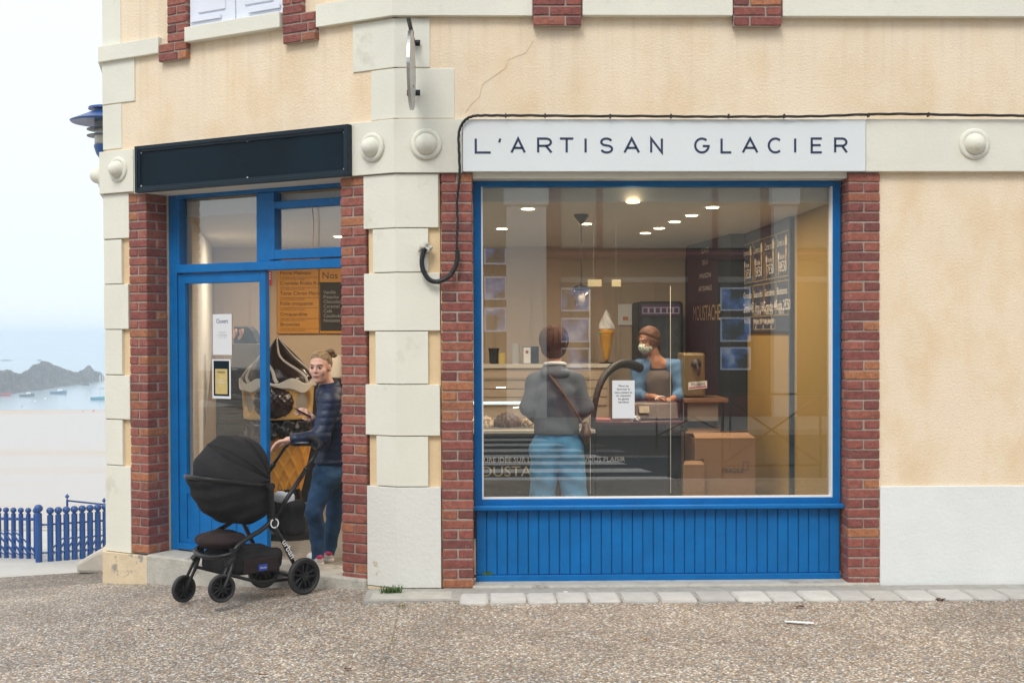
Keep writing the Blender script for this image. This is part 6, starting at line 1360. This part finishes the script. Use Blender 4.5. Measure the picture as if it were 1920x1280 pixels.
def person(name_lab, J, skin, cat='person', hands=(), head_dir=(0, -1, 0), hs=1.0, neck_r=.050, arms=True, foot=True, h=.006, grp=None):
    for s in 'LR': J.setdefault('knm' + s, J['kn' + s].lerp(J['an' + s], .4))
    hc, A = headframe(J['head'], head_dir); hf = head_sdf(hc, A, hs)
    C_ = [(J['head'] - Z * .03 + Vector(A[:, 1]) * -.022, J['neck'], neck_r, neck_r * 1.08), (J['neck'] - Z * .02, J['shL'], .055, .045), (J['neck'] - Z * .02, J['shR'], .055, .045),
          (J['chest'], J['pelvis'], .075, .075), (J['neck'] - Z * .03, J['chest'], .06, .075), (J['pelvis'], J['hipL'], .07, .06), (J['pelvis'], J['hipR'], .07, .06)]
    for s in 'LR':
        C_ += [(J['sh' + s], J['el' + s], .045, .037), (J['el' + s], J['wr' + s], .037, .025), (J['hip' + s], J['kn' + s], .06, .036), (J['kn' + s], J['knm' + s], .036, .034), (J['knm' + s], J['an' + s], .034, .033)]
        if foot: C_ += [(J['an' + s], J['toe' + s] + Z * .01, .036, .028)]
    H_ = [caps_sdf(c, .007) for c in hands]
    def f(P):
        d = union([sd_cap(P, V3(a), V3(b), ra, rb) for a, b, ra, rb in C_], .028); d = smin(d, hf(P), .018)
        for q in H_: d = smin(d, q(P), .010)
        return d
    pts = list(J.values()) + [p for c in hands for q in c for p in q[:2]]
    lo, hi = bounds(pts, .16)
    base = Vector(((J['anL'].x + J['anR'].x) / 2, (J['anL'].y + J['anR'].y) / 2, min(J['toeL'].z, J['toeR'].z) - .03))
    o = sdf_obj('person', f, lo, hi, h, skin, None, origin=base); tag(o, name_lab, cat, grp)
    return o, hc, A, hf
def inhead(hc, A, v): return hc + Vector((A @ np.array(v, np.float32)).tolist())
def face_parts(o, hc, A, s=1.0, mouth=True, browcol=(.16, .09, .05)):
    ey = MB(); ir = MB(); br = MB()
    for sx_ in (-1, 1):
        c = inhead(hc, A, (.030 * sx_ * s, .0775 * s, .007 * s)); ax = Vector(A[:, 1].tolist())
        MB().lathe([(0, -.0118), (.006, -.010), (.0105, -.005), (.0118, 0), (.0105, .005), (.006, .010), (0, .0118)], c, ax, 16).build('eye', M['eyewhite'], o, smooth=True)
        MB().lathe([(.0, .0125), (.0040, .0119), (.0064, .0104), (.006, .008)], c, ax, 14).build('iris', M['iris'], o, smooth=True)
        pts = [inhead(hc, A, (sx_ * a * s, b * s, c2 * s)) for a, b, c2 in ((.014, .0935, .025), (.026, .0925, .0305), (.038, .084, .0305), (.048, .072, .024))]
        MB().tube(spline(pts, 4), .0022, 6).build('eyebrow', mat('eyebrow_%d' % int(browcol[0] * 100), browcol, .8), o, smooth=True)
        pts = [inhead(hc, A, (sx_ * a * s, b * s, c2 * s)) for a, b, c2 in ((.019, .0885, .009), (.025, .0925, .0145), (.034, .0918, .0148), (.043, .0830, .009))]
        MB().tube(spline(pts, 4), .0012, 5).build('eyelashes', mat('lash', (.03, .02, .02), .8), o, smooth=True)
    if mouth:
        for z_, r_ in ((-.0500, .0024), (-.0552, .0030)):
            pts = [inhead(hc, A, (a * s, b * s, z_ * s + (c2 - .001) * s)) for a, b, c2 in ((-.018, .0865, -.001), (-.009, .0925, .001), (0, .0942, 0), (.009, .0925, .001), (.018, .0865, -.001))]
            MB().tube(spline(pts, 4), r_, 6).build('lip', M['lip'], o, smooth=True)
def cloth_sdf(C_, k, wr=.004, fr=30, quilt=0, qd=None):
    f0 = caps_sdf(C_, k)
    def f(P):
        d = f0(P); x, y, z = P[..., 0], P[..., 1], P[..., 2]
        d = d + wr * np.sin(x * fr + 2.1 * np.sin(z * fr * .45)) * np.sin(z * fr * 1.2 + 1.7 * np.sin(y * fr * .6)) + wr * .5 * np.sin(y * fr * 2.1 + z * fr * 1.3)
        if quilt: d = d - quilt * np.abs(np.sin(z * math.pi / .052)) ** .5
        return d
    return f
def garment(name, C_, k, m, parent, h=.007, cut=None, **kw):
    f0 = cloth_sdf(C_, k, **kw); f = (lambda P: np.maximum(f0(P), cut(P))) if cut else f0
    pts = [p for c in C_ for p in c[:2]]; lo, hi = bounds(pts, .21); return sdf_obj(name, f, lo, hi, h, m, parent)
M['denim'] = mat('dark_denim', (.012, .050, .125), .85, .35, 7, bump=.5, bscale=300, bdist=.002, dirt=(.035, .11, .22), dscale=5, dthr=.52, dsoft=.2)
M['denim_light'] = mat('light_denim', (.09, .31, .56), .85, .25, 7, bump=.5, bscale=300, bdist=.002); M['navyjacket'] = mat('navy_quilted_nylon', (.003, .014, .048), .5, .25, 8, bump=.5, bscale=38, bdist=.006)
M['hoodie'] = mat('grey_blue_hoodie', (.115, .132, .165), .95, .12, 60, bump=.5, bscale=300, bdist=.002); M['denimshirt'] = mat('denim_shirt', (.085, .18, .34), .85, .15, 10, bump=.4, bscale=250, bdist=.002)

def strands(o, hc, A, m, end, n, thick, front, s=1.0, down=False, r=.0013, seed=3):
    rnd = random.Random(seed); c = Vector((0, -.016, .032)); R_ = Vector((.074 + thick, .092 + thick, .086 + thick)); mb = MB()
    e = Vector(end) - c; e.normalize()
    for i in range(n):
        a = math.radians(rnd.uniform(-118, 118) if not down else rnd.uniform(60, 300)); el = 1.5
        if down: d0 = Vector((rnd.uniform(-.12, .12), rnd.uniform(-.25, .1), 1)).normalized(); d1 = Vector((math.sin(a), math.cos(a), rnd.uniform(-1.0, -.55))).normalized()
        else:
            while el > -.6:
                d0 = Vector((math.sin(a) * math.cos(el), math.cos(a) * math.cos(el), math.sin(el))); p = c + Vector((d0.x * R_.x, d0.y * R_.y, d0.z * R_.z))
                if p.y - (front + 1.25 * (p.z - .062)) > -.004: break
                el -= .05
            if el <= -.6: continue
            d1 = (e + Vector((rnd.uniform(-.12, .12), rnd.uniform(-.1, .1), rnd.uniform(-.12, .12)))).normalized()
        pts = []; w_ = rnd.uniform(-.05, .05); off = rnd.uniform(.0, .0025)
        for k in range(9):
            t = k / 8; d = d0.slerp(d1, t); d = (d + Vector((w_ * math.sin(t * 6), 0, w_ * .4 * math.sin(t * 9)))).normalized(); g = min(1, t * 4)
            q = c + Vector((d.x * (R_.x - thick * (1 - g) * .9), d.y * (R_.y - thick * (1 - g) * .9), d.z * (R_.z - thick * (1 - g) * .9))) + d * off * (1 if k else 0)
            if down: q = q + Vector((0, 0, -.03 * max(0, t - .6))) + d * .012 * math.sin(t * 3.1)
            pts.append(inhead(hc, A, tuple(v * s for v in q)))
        mb.tube(pts, [r * .8] + [r * rnd.uniform(.8, 1.7)] * 7 + [r * .4], 5)
    return tag(mb.build('hair_strands', m, o, smooth=True), kind='stuff')
def flyaway(o, c, rad, n, m, seed=1):
    rnd = random.Random(seed); mb = MB()
    for i in range(n):
        d = Vector((rnd.gauss(0, 1), rnd.gauss(0, 1), rnd.gauss(0, 1))).normalized(); u = d.cross(Vector((rnd.random(), 1, .3))).normalized(); p = c + d * rad
        mb.tube([p, p + (d * .5 + u) * .012, p + (d * .6 + u * .4) * .026], [.0010, .0008, .0003], 4)
    return tag(mb.build('loose_hair', m, o), kind='stuff')

# ---------------- woman leaning in the doorway, hand on the pushchair
YW = .74
J = dict(head=at(600, 689, YW - .05), neck=at(617, 728, YW), chest=at(628, 790, YW - .03), pelvis=at(625, 880, YW - .02), shL=at(618, 752, YW - .17), shR=at(634, 750, YW + .17),
         elL=at(601, 822, YW - .24), wrL=at(551, 823, YW - .36), elR=at(606, 812, YW + .16), wrR=at(588, 786, YW + .04),
         hipL=at(614, 890, YW - .08), hipR=at(636, 890, YW + .09), knL=at(587, 957, YW - .13), anL=at(596, 1050, YW - .02), toeL=at(585, 1066, YW + .12), knR=at(628, 962, YW + .12), anR=at(615, 1048, YW + .14), toeR=at(606, 1060, YW + .30))
J['knmL'] = J['knL'].lerp(J['anL'], .35) + Vector((.012, .03, 0))
for k in ('toeL', 'toeR'): J[k].z = ZF + .032
dl = (at(520, 829, YW - .36) - J['wrL']).normalized()
HL = hand_caps(J['wrL'] + dl * .015, dl, (0, -.2, -1), -1, .42)
dr = (Vector((-.45, -.5, .55))).normalized(); HR = hand_caps(J['wrR'], dr, (-.8, .1, -.3), 1, .6)
w1, hc, A, hf = person('woman in a navy quilted jacket and jeans leaning in the doorway, looking over her shoulder', J, M['skin'], hands=(HL, HR), head_dir=(-.24, -.96, -.07), h=.0048)
face_parts(w1, hc, A)
D_ = lambda p, q, t: J[p].lerp(J[q], t)
jk = [(J['neck'] - Z * .045, J['shL'], .085, .068), (J['neck'] - Z * .045, J['shR'], .085, .068), (J['neck'] - Z * .06, J['chest'], .09, .130), (J['chest'], D_('chest', 'pelvis', .98), .132, .128), (D_('chest', 'pelvis', .9), J['hipR'] + Z * .02, .12, .10), (D_('chest', 'pelvis', .9), J['hipL'] + Z * .03, .12, .10),
      (J['shL'], J['elL'], .076, .062), (J['elL'], J['wrL'] - dl * .012, .060, .040), (J['shR'], J['elR'], .068, .054), (J['elR'], J['wrR'] - dr * .02, .052, .036)]
zj = at(620, 866, YW).z
jo = garment('jacket', jk, .035, M['navyjacket'], w1, h=.0058, cut=lambda P: (zj - P[..., 2]), wr=.0018, fr=24, quilt=.0050)
nb = J['neck']; hdn = (J['head'] - J['neck']).normalized()
MB().lathe([(.074, -.05), (.082, -.02), (.080, .018), (.074, .030), (.064, .022), (.058, -.05)], nb + Z * .012, (hdn + Z).normalized(), 28).build('collar', M['navyjacket'], w1, smooth=True)
je = [(J['pelvis'] - Z * .0, J['hipL'], .125, .108), (J['pelvis'], J['hipR'], .125, .108), (J['hipL'], J['knL'], .098, .063), (J['knL'], J['knL'].lerp(J['anL'], .35) + Vector((.012, .03, 0)), .063, .058), (J['knL'].lerp(J['anL'], .35) + Vector((.012, .03, 0)), J['anL'], .058, .043), (J['hipR'], J['knR'], .096, .063), (J['knR'], J['anR'], .062, .043), (J['pelvis'] + Z * .06, J['pelvis'], .12, .125)]
za = at(600, 1046, YW).z
garment('jeans', je, .025, M['denim'], w1, h=.0058, cut=lambda P: np.maximum(za - P[..., 2], P[..., 2] - zj - .03), wr=.003, fr=42)
def shoe(o, an, toe, m1, m2, m3, L_=.27):
    d = (toe - an); d.z = 0; d.normalize(); s = d.cross(Z); hl = Vector((an.x, an.y, ZF)) - d * .045
    B_ = np.array([[d.x, s.x, 0], [d.y, s.y, 0], [0, 0, 1]], np.float32)
    def up(P):
        p = (P - V3(hl)) @ B_; e = smin(sd_ell(p, (.035, 0, .055), (.048, .037, .055)), sd_ell(p, (.16, 0, .035), (.105, .044, .042)), .05); e = np.maximum(e, .022 - p[..., 2]); return np.maximum(e, p[..., 2] - .092)
    sdf_obj('shoe', up, hl - Vector((.32, .32, .02)), hl + Vector((.32, .32, .16)), .0055, m1, o)
    def so(P):
        p = (P - V3(hl)) @ B_; e = smin(np.sqrt((p[..., 0] - .035) ** 2 + p[..., 1] ** 2) - .045, np.sqrt(((p[..., 0] - .17) * .5) ** 2 + p[..., 1] ** 2) - .049, .03); return np.maximum(e, np.abs(p[..., 2] - .013) - .0125)
    sdf_obj('sole', so, hl - Vector((.34, .34, .01)), hl + Vector((.34, .34, .05)), .0055, m2, o)
    def tb(P):
        p = (P - V3(hl)) @ B_; return np.maximum(sd_ell(p, (.03, 0, .068), (.049, .034, .030)), np.maximum(p[..., 0] - .012, p[..., 2] - .10))
    if m3: sdf_obj('heel_tab', tb, hl - Vector((.12, .12, .0)), hl + Vector((.12, .12, .14)), .0045, m3, o)
ws_ = mat('white_leather', (.68, .67, .66), .5, .03); pk_ = mat('pink_heel', (.60, .03, .12), .5)
shoe(w1, J['anL'], J['toeL'], ws_, ws_, pk_); shoe(w1, J['anR'], J['toeR'], ws_, ws_, pk_)
def hair(o, hc, A, m, s=1.0, front=.052, low=-.02, back_low=-.06, thick=.012, vert=False, name='hair', h=.0045, extra=None, rad=.14):
    c_ = V3(hc)
    def f(P):
        p = ((P - c_) @ A) / s; d = sd_ell(p, (0, -.016, .032), (.074 + thick, .092 + thick, .086 + thick))
        d = smin(d, sd_ell(p, (0, -.055, -.02 + back_low * .3), (.060 + thick * .5, .045, .07 - back_low * .2)), .03) if back_low < -.05 else d
        face = np.maximum(-(p[..., 1] - (front - 0.55 * np.clip(-(p[..., 2] - .035), -.2, .055) - .9 * np.clip(p[..., 2] - .055, 0, .1) * -1)), 0)
        cut = p[..., 1] - (front + 1.25 * (p[..., 2] - .062)) # hairline: recedes lower down
        d = d + (thick + .003) * (1 - np.clip(-cut / .045, 0, 1)); d = np.maximum(d, cut * .7); d = np.maximum(d, (back_low - .03) - p[..., 2])
        if extra: d = smin(d, extra(p), .008)
        a = np.arctan2(p[..., 0], p[..., 1] + .01) if vert else np.arctan2(p[..., 0], p[..., 2] - .02)
        return (d + .0013 * np.sin(a * 38 + 2.5 * np.sin(p[..., 1] * 30)) + .0012 * np.sin(a * 15 + p[..., 1] * 25 + 2 * np.sin(p[..., 2] * 40))) * s
    return sdf_obj(name, f, hc - Vector((rad,) * 3), hc + Vector((rad,) * 3), h, m, o)
blond = hairmat('dark_blond_hair', (.17, .11, .06)); blond2 = hairmat('light_blond_strands', (.40, .28, .16)); brown2 = hairmat('light_brown_strands', (.20, .10, .06))
hair(w1, hc, A, blond, thick=.006, front=.054, back_low=-.045)
bp_ = inhead(hc, A, (.0, -.085, .098)); c_ = at(620, 663, YW + .0); bun = sdf_obj('hair_bun', lambda P: union([sd_ell(P, V3(c_ + Vector((dx, dy, dz))), (.030, .030, .020)) for dx, dy, dz in ((0, 0, 0), (-.018, 0, -.012), (.018, .01, -.01), (.004, -.012, .016), (-.01, .012, .014))], .006) + .0025 * np.sin(P[..., 0] * 260 + P[..., 2] * 190), c_ - Vector((.08,) * 3), c_ + Vector((.08,) * 3), .004, blond, w1)
bl_ = (A.T @ np.array(list(c_ - hc), np.float32)).tolist(); strands(w1, hc, A, blond2, bl_, 120, .0075, .054); flyaway(w1, c_, .026, 30, blond2)
ph = J['wrR'] + dr * .10 + Vector((-.02, -.02, 0)); a_ = Vector((-.5, -.3, .3)).normalized(); b_ = Vector((-.3, .8, .1)).normalized(); n_ = a_.cross(b_).normalized()
tag(MB().prism([ph + a_ * x + b_ * y for x, y in ((-.07, -.035), (.07, -.035), (.07, .035), (-.07, .035))], n_ * .009).build('mobile_phone', M['pplast'], bevel=.004), 'black mobile phone in the hand of the woman in the doorway', 'phone')

# ---------------- customer seen from behind
YC = 1.32
J = dict(head=at(1039, 645, YC - .0), neck=at(1040, 687, YC - .01), chest=at(1042, 740, YC), pelvis=at(1044, 835, YC), shL=at(1003, 714, YC), shR=at(1080, 714, YC), elL=at(990, 765, YC - .03), wrL=at(1003, 783, YC + .22), elR=at(1098, 765, YC - .02), wrR=at(1082, 785, YC + .2),
         hipL=at(1022, 845, YC), hipR=at(1066, 845, YC))
for s, x in (('L', 1017), ('R', 1077)):
    J['kn' + s] = at(x, 930, YC); q = at(x, 1000, YC); J['an' + s] = Vector((q.x, YC, ZF + .07)); J['toe' + s] = Vector((q.x, YC + .15, ZF + .03))
w2, hc, A, hf = person('customer with short brown hair in a grey blue hoodie and wide pale jeans, back turned', J, M['skin'], hands=(hand_caps(J['wrL'], (.1, 1, .2), (0, 0, -1), 1, .3), hand_caps(J['wrR'], (-.1, 1, .2), (0, 0, -1), -1, .3)), head_dir=(.15, .98, -.05), h=.0065)
face_parts(w2, hc, A)
hd_ = [(J['neck'] - Z * .07, J['shL'], .078, .066), (J['neck'] - Z * .07, J['shR'], .078, .066), (J['neck'] - Z * .08, J['chest'], .11, .145), (J['chest'] + Vector((-.045, 0, 0)), D_('chest', 'pelvis', .85) + Vector((-.05, 0, 0)), .125, .128), (J['chest'] + Vector((.045, 0, 0)), D_('chest', 'pelvis', .85) + Vector((.05, 0, 0)), .125, .128),
       (J['shL'], J['elL'], .066, .058), (J['elL'], J['wrL'], .058, .042), (J['shR'], J['elR'], .066, .058), (J['elR'], J['wrR'], .058, .042)]
zc_ = at(1040, 813, YC).z
hdo = garment('hoodie', hd_, .035, M['hoodie'], w2, h=.0075, cut=lambda P: zc_ - P[..., 2], wr=.004, fr=26)
hc_ = at(1041, 695, YC - .07); sdf_obj('hood', lambda P: smin(sd_ell(P, V3(hc_ - Z * .02), (.115, .07, .055)), sd_ell(P, V3(hc_ + Vector((0, .05, .02))), (.10, .085, .035)), .03) + .003 * np.sin(P[..., 0] * 50), hc_ - Vector((.2,) * 3), hc_ + Vector((.2,) * 3), .008, M['hoodie'], w2)
MB().tube([hc_ + Vector((.078 * math.cos(t), .04 + .065 * math.sin(t), .048 - .012 * math.sin(t))) for t in [math.pi * (1 + i / 12) for i in range(13)]], .016, 8).build('hood_lining', M['white'], w2, smooth=True)
jw = [(D_('pelvis', 'chest', .12) + Vector((-.05, 0, 0)), J['hipL'], .12, .125), (D_('pelvis', 'chest', .12) + Vector((.05, 0, 0)), J['hipR'], .12, .125), (J['hipL'], J['knL'], .116, .100), (J['knL'], J['anL'] + Z * .03, .100, .112), (J['hipR'], J['knR'], .116, .100), (J['knR'], J['anR'] + Z * .03, .100, .112)]
garment('wide_jeans', jw, .018, M['denim_light'], w2, h=.0075, cut=lambda P: np.maximum(P[..., 2] - zc_ - .01, ZF + .03 - P[..., 2]), wr=.006, fr=22)
shoe(w2, J['anL'], J['toeL'], M['pplast'], M['pplast'], None); shoe(w2, J['anR'], J['toeR'], M['pplast'], M['pplast'], None)
brownh = hairmat('auburn_hair', (.085, .040, .024)); c2 = V3(hc)
hair(w2, hc, A, brownh, thick=.026, vert=True, front=.060, back_low=-.085, rad=.18, extra=lambda p: sd_ell(p, (0, -.035, -.035), (.098, .080, .085)))
strands(w2, hc, A, brownh, (0, 0, 0), 170, .030, .06, down=True, r=.0018)
sp_ = [at(x, y, YC + dy) for x, y, dy in ((1031, 703, -.13), (1050, 728, -.165), (1068, 755, -.165), (1083, 778, -.15), (1096, 800, -.08))]
tag(MB().tube(spline(sp_, 6), .019, 8, flat=.35).build('bag_strap', mat('tan_leather', (.10, .045, .025), .5), smooth=True), 'brown leather strap across the back of the customer', 'strap')
bgc = at(1098, 812, YC - .02); tag(sdf_obj('shoulder_bag', lambda P: sd_ell(P, V3(bgc), (.04, .10, .09)) + .003 * np.sin(P[..., 2] * 70), bgc - Vector((.15,) * 3), bgc + Vector((.15,) * 3), .008, mat('tan_leather', (.1, .045, .025))), 'small brown leather bag at the right hip of the customer', 'bag')

# ---------------- worker with mask
YE = 2.85
J = dict(head=at(1216, 640, YE - .03), neck=at(1229, 673, YE), chest=at(1237, 712, YE), pelvis=at(1246, 790, YE + .02), shL=at(1270, 690, YE - .03), shR=at(1200, 690, YE + .05), elL=at(1282, 738, YE - .12), wrL=at(1256, 750, YE - .34), elR=at(1195, 742, YE - .05), wrR=at(1226, 744, YE - .33),
         hipL=at(1260, 800, YE), hipR=at(1232, 800, YE))
for s, x in (('L', 1268), ('R', 1240)):
    J['kn' + s] = at(x, 880, YE - .03); q = at(x, 950, YE); J['an' + s] = Vector((q.x, YE, ZF + .07)); J['toe' + s] = Vector((q.x - .05, YE - .15, ZF + .03))
w3, hc, A, hf = person('worker in a flowered face mask, open denim shirt and grey apron behind the counter', J, M['skin2'], hands=(hand_caps(J['wrL'], (-.8, -.5, -.15), (0, -.1, -1), 1, .35), hand_caps(J['wrR'], (.8, -.5, -.15), (0, -.1, -1), -1, .35)), head_dir=(-.78, -.60, -.17), h=.006, hs=1.02)
face_parts(w3, hc, A, mouth=False, browcol=(.08, .04, .03))
bd = [(J['neck'] - Z * .10, J['chest'], .07, .105), (J['chest'] + Vector((-.03, 0, 0)), J['pelvis'] + Vector((-.03, 0, 0)), .112, .12), (J['chest'] + Vector((.03, 0, 0)), J['pelvis'] + Vector((.03, 0, 0)), .112, .12), (J['pelvis'], J['hipL'], .12, .1), (J['pelvis'], J['hipR'], .12, .1)]
zn = at(1229, 690, YE).z
garment('black_top', bd, .03, M['pblack'], w3, h=.008, cut=lambda P: np.maximum(P[..., 2] - zn, J['pelvis'].z - .02 - P[..., 2]), wr=.002)
Fd = Vector((-.30, -.954, 0)); Sd = Vector((.954, -.30, 0))
# apron: slab of the torso shape, only the front
ap = [(a, b, ra + .010, rb + .012) for a, b, ra, rb in bd]; zap = at(1229, 694, YE).z
def frontcut(P):
    q = P - V3(J['chest']); u = q @ V3(Fd); v = q @ V3(Sd); return np.maximum(np.maximum(.030 - u, np.abs(v) - .105 - .3 * np.clip(-(q[..., 2] + .1), 0, .3)), P[..., 2] - zap)
garment('apron', ap, .03, mat('grey_apron', (.13, .105, .10), .9, .1, 30), w3, h=.007, cut=frontcut, wr=.002)
sh_ = [(J['neck'] - Z * .07, J['shL'], .085, .075), (J['neck'] - Z * .07, J['shR'], .085, .075), (J['shL'] - Z * .03, J['pelvis'] + Sd * .10 + Z * .05, .080, .085), (J['shR'] - Z * .03, J['pelvis'] - Sd * .10 + Z * .05, .080, .085), (J['neck'] - Z * .12 - Fd * .03, J['pelvis'] - Fd * .04 + Z * .05, .12, .12),
       (J['shL'], J['elL'], .070, .060), (J['elL'], J['elL'].lerp(J['wrL'], .55), .060, .050), (J['shR'], J['elR'], .070, .060), (J['elR'], J['elR'].lerp(J['wrR'], .55), .060, .050)]
def opening(P):
    q = P - V3(J['chest']); u = q @ V3(Fd); v = q @ V3(Sd); z = q[..., 2]; wd_ = .075 + .10 * np.clip(-z, -.2, .3) * .5; return np.minimum(u - .02, wd_ - np.abs(v))
garment('denim_shirt', sh_, .03, M['denimshirt'], w3, h=.007, cut=opening, wr=.004, fr=34)
garment('trousers', [(J['hipL'], J['knL'], .10, .08), (J['knL'], J['anL'], .08, .065), (J['hipR'], J['knR'], .10, .08), (J['knR'], J['anR'], .08, .065), (J['pelvis'], J['hipL'], .12, .1), (J['pelvis'], J['hipR'], .12, .1)], .02, mat('dark_trousers', (.012, .018, .03), .9), w3, h=.01, wr=.003)
shoe(w3, J['anL'], J['toeL'], M['pplast'], M['pplast'], None); shoe(w3, J['anR'], J['toeR'], M['pplast'], M['pplast'], None)
def flower_mat():
    m = bpy.data.materials.new('flowered_cloth'); m.use_nodes = True; nt = m.node_tree; b = nt.nodes['Principled BSDF']; L = nt.links.new; g = nd(nt, 'NewGeometry'); v = nd(nt, 'TexVoronoi', Scale=75.0); L(g.outputs['Position'], v.inputs['Vector'])
    r = nd(nt, 'ValToRGB'); r.color_ramp.interpolation = 'CONSTANT'; r.color_ramp.elements[0].color = (.08, .25, .20, 1); r.color_ramp.elements[1].position = .42; r.color_ramp.elements[1].color = (.66, .68, .62, 1); L(v.outputs['Distance'], r.inputs[0]); L(r.outputs[0], b.inputs['Base Color']); b.inputs['Roughness'].default_value = .9; return m
c3 = V3(hc)
def msk(P):
    p = ((P - c3) @ A) / 1.02; d = union([sd_ell(p, (0, .034, -.046), (.064, .074, .058)), sd_ell(p, (0, .095, -.030), (.014, .020, .02))], .04); return np.maximum(np.maximum(d, .020 - p[..., 1]), p[..., 2] + .008 - .2 * (p[..., 1] - .08))
mk_ = sdf_obj('face_mask', msk, hc - Vector((.14,) * 3), hc + Vector((.14,) * 3), .005, flower_mat(), w3)
for s in (-1, 1): MB().tube([inhead(hc, A, (s * .06, .03, -.025)), inhead(hc, A, (s * .076, -.012, .012))], .0025, 5).build('ear_loop', M['white'], mk_)
h3 = hairmat('brown_hair', (.11, .05, .03))
hair(w3, hc, A, h3, thick=.020, front=.070, back_low=-.06, rad=.2, extra=lambda p: union([sd_cap(p, (.0, -.085, .0), (.02, -.12, -.08), .045, .034), sd_cap(p, (.02, -.12, -.08), (.05, -.11, -.15), .034, .018)], .02))
strands(w3, hc, A, brown2, (.02, -.11, -.03), 130, .0215, .070, s=1.0, r=.0016, seed=5)
rc_ = at(1239, 747, YE - .47); tag(MB().tube(spline([rc_ + Vector((-.05, 0, -.01)), rc_ + Vector((-.02, 0, .02)), rc_ + Vector((.03, .0, .015)), rc_ + Vector((.05, 0, -.02))], 5), .035, 8, flat=.12).build('paper_receipt', M['white'], smooth=True), 'curled white receipt in the hands of the masked worker', 'receipt')
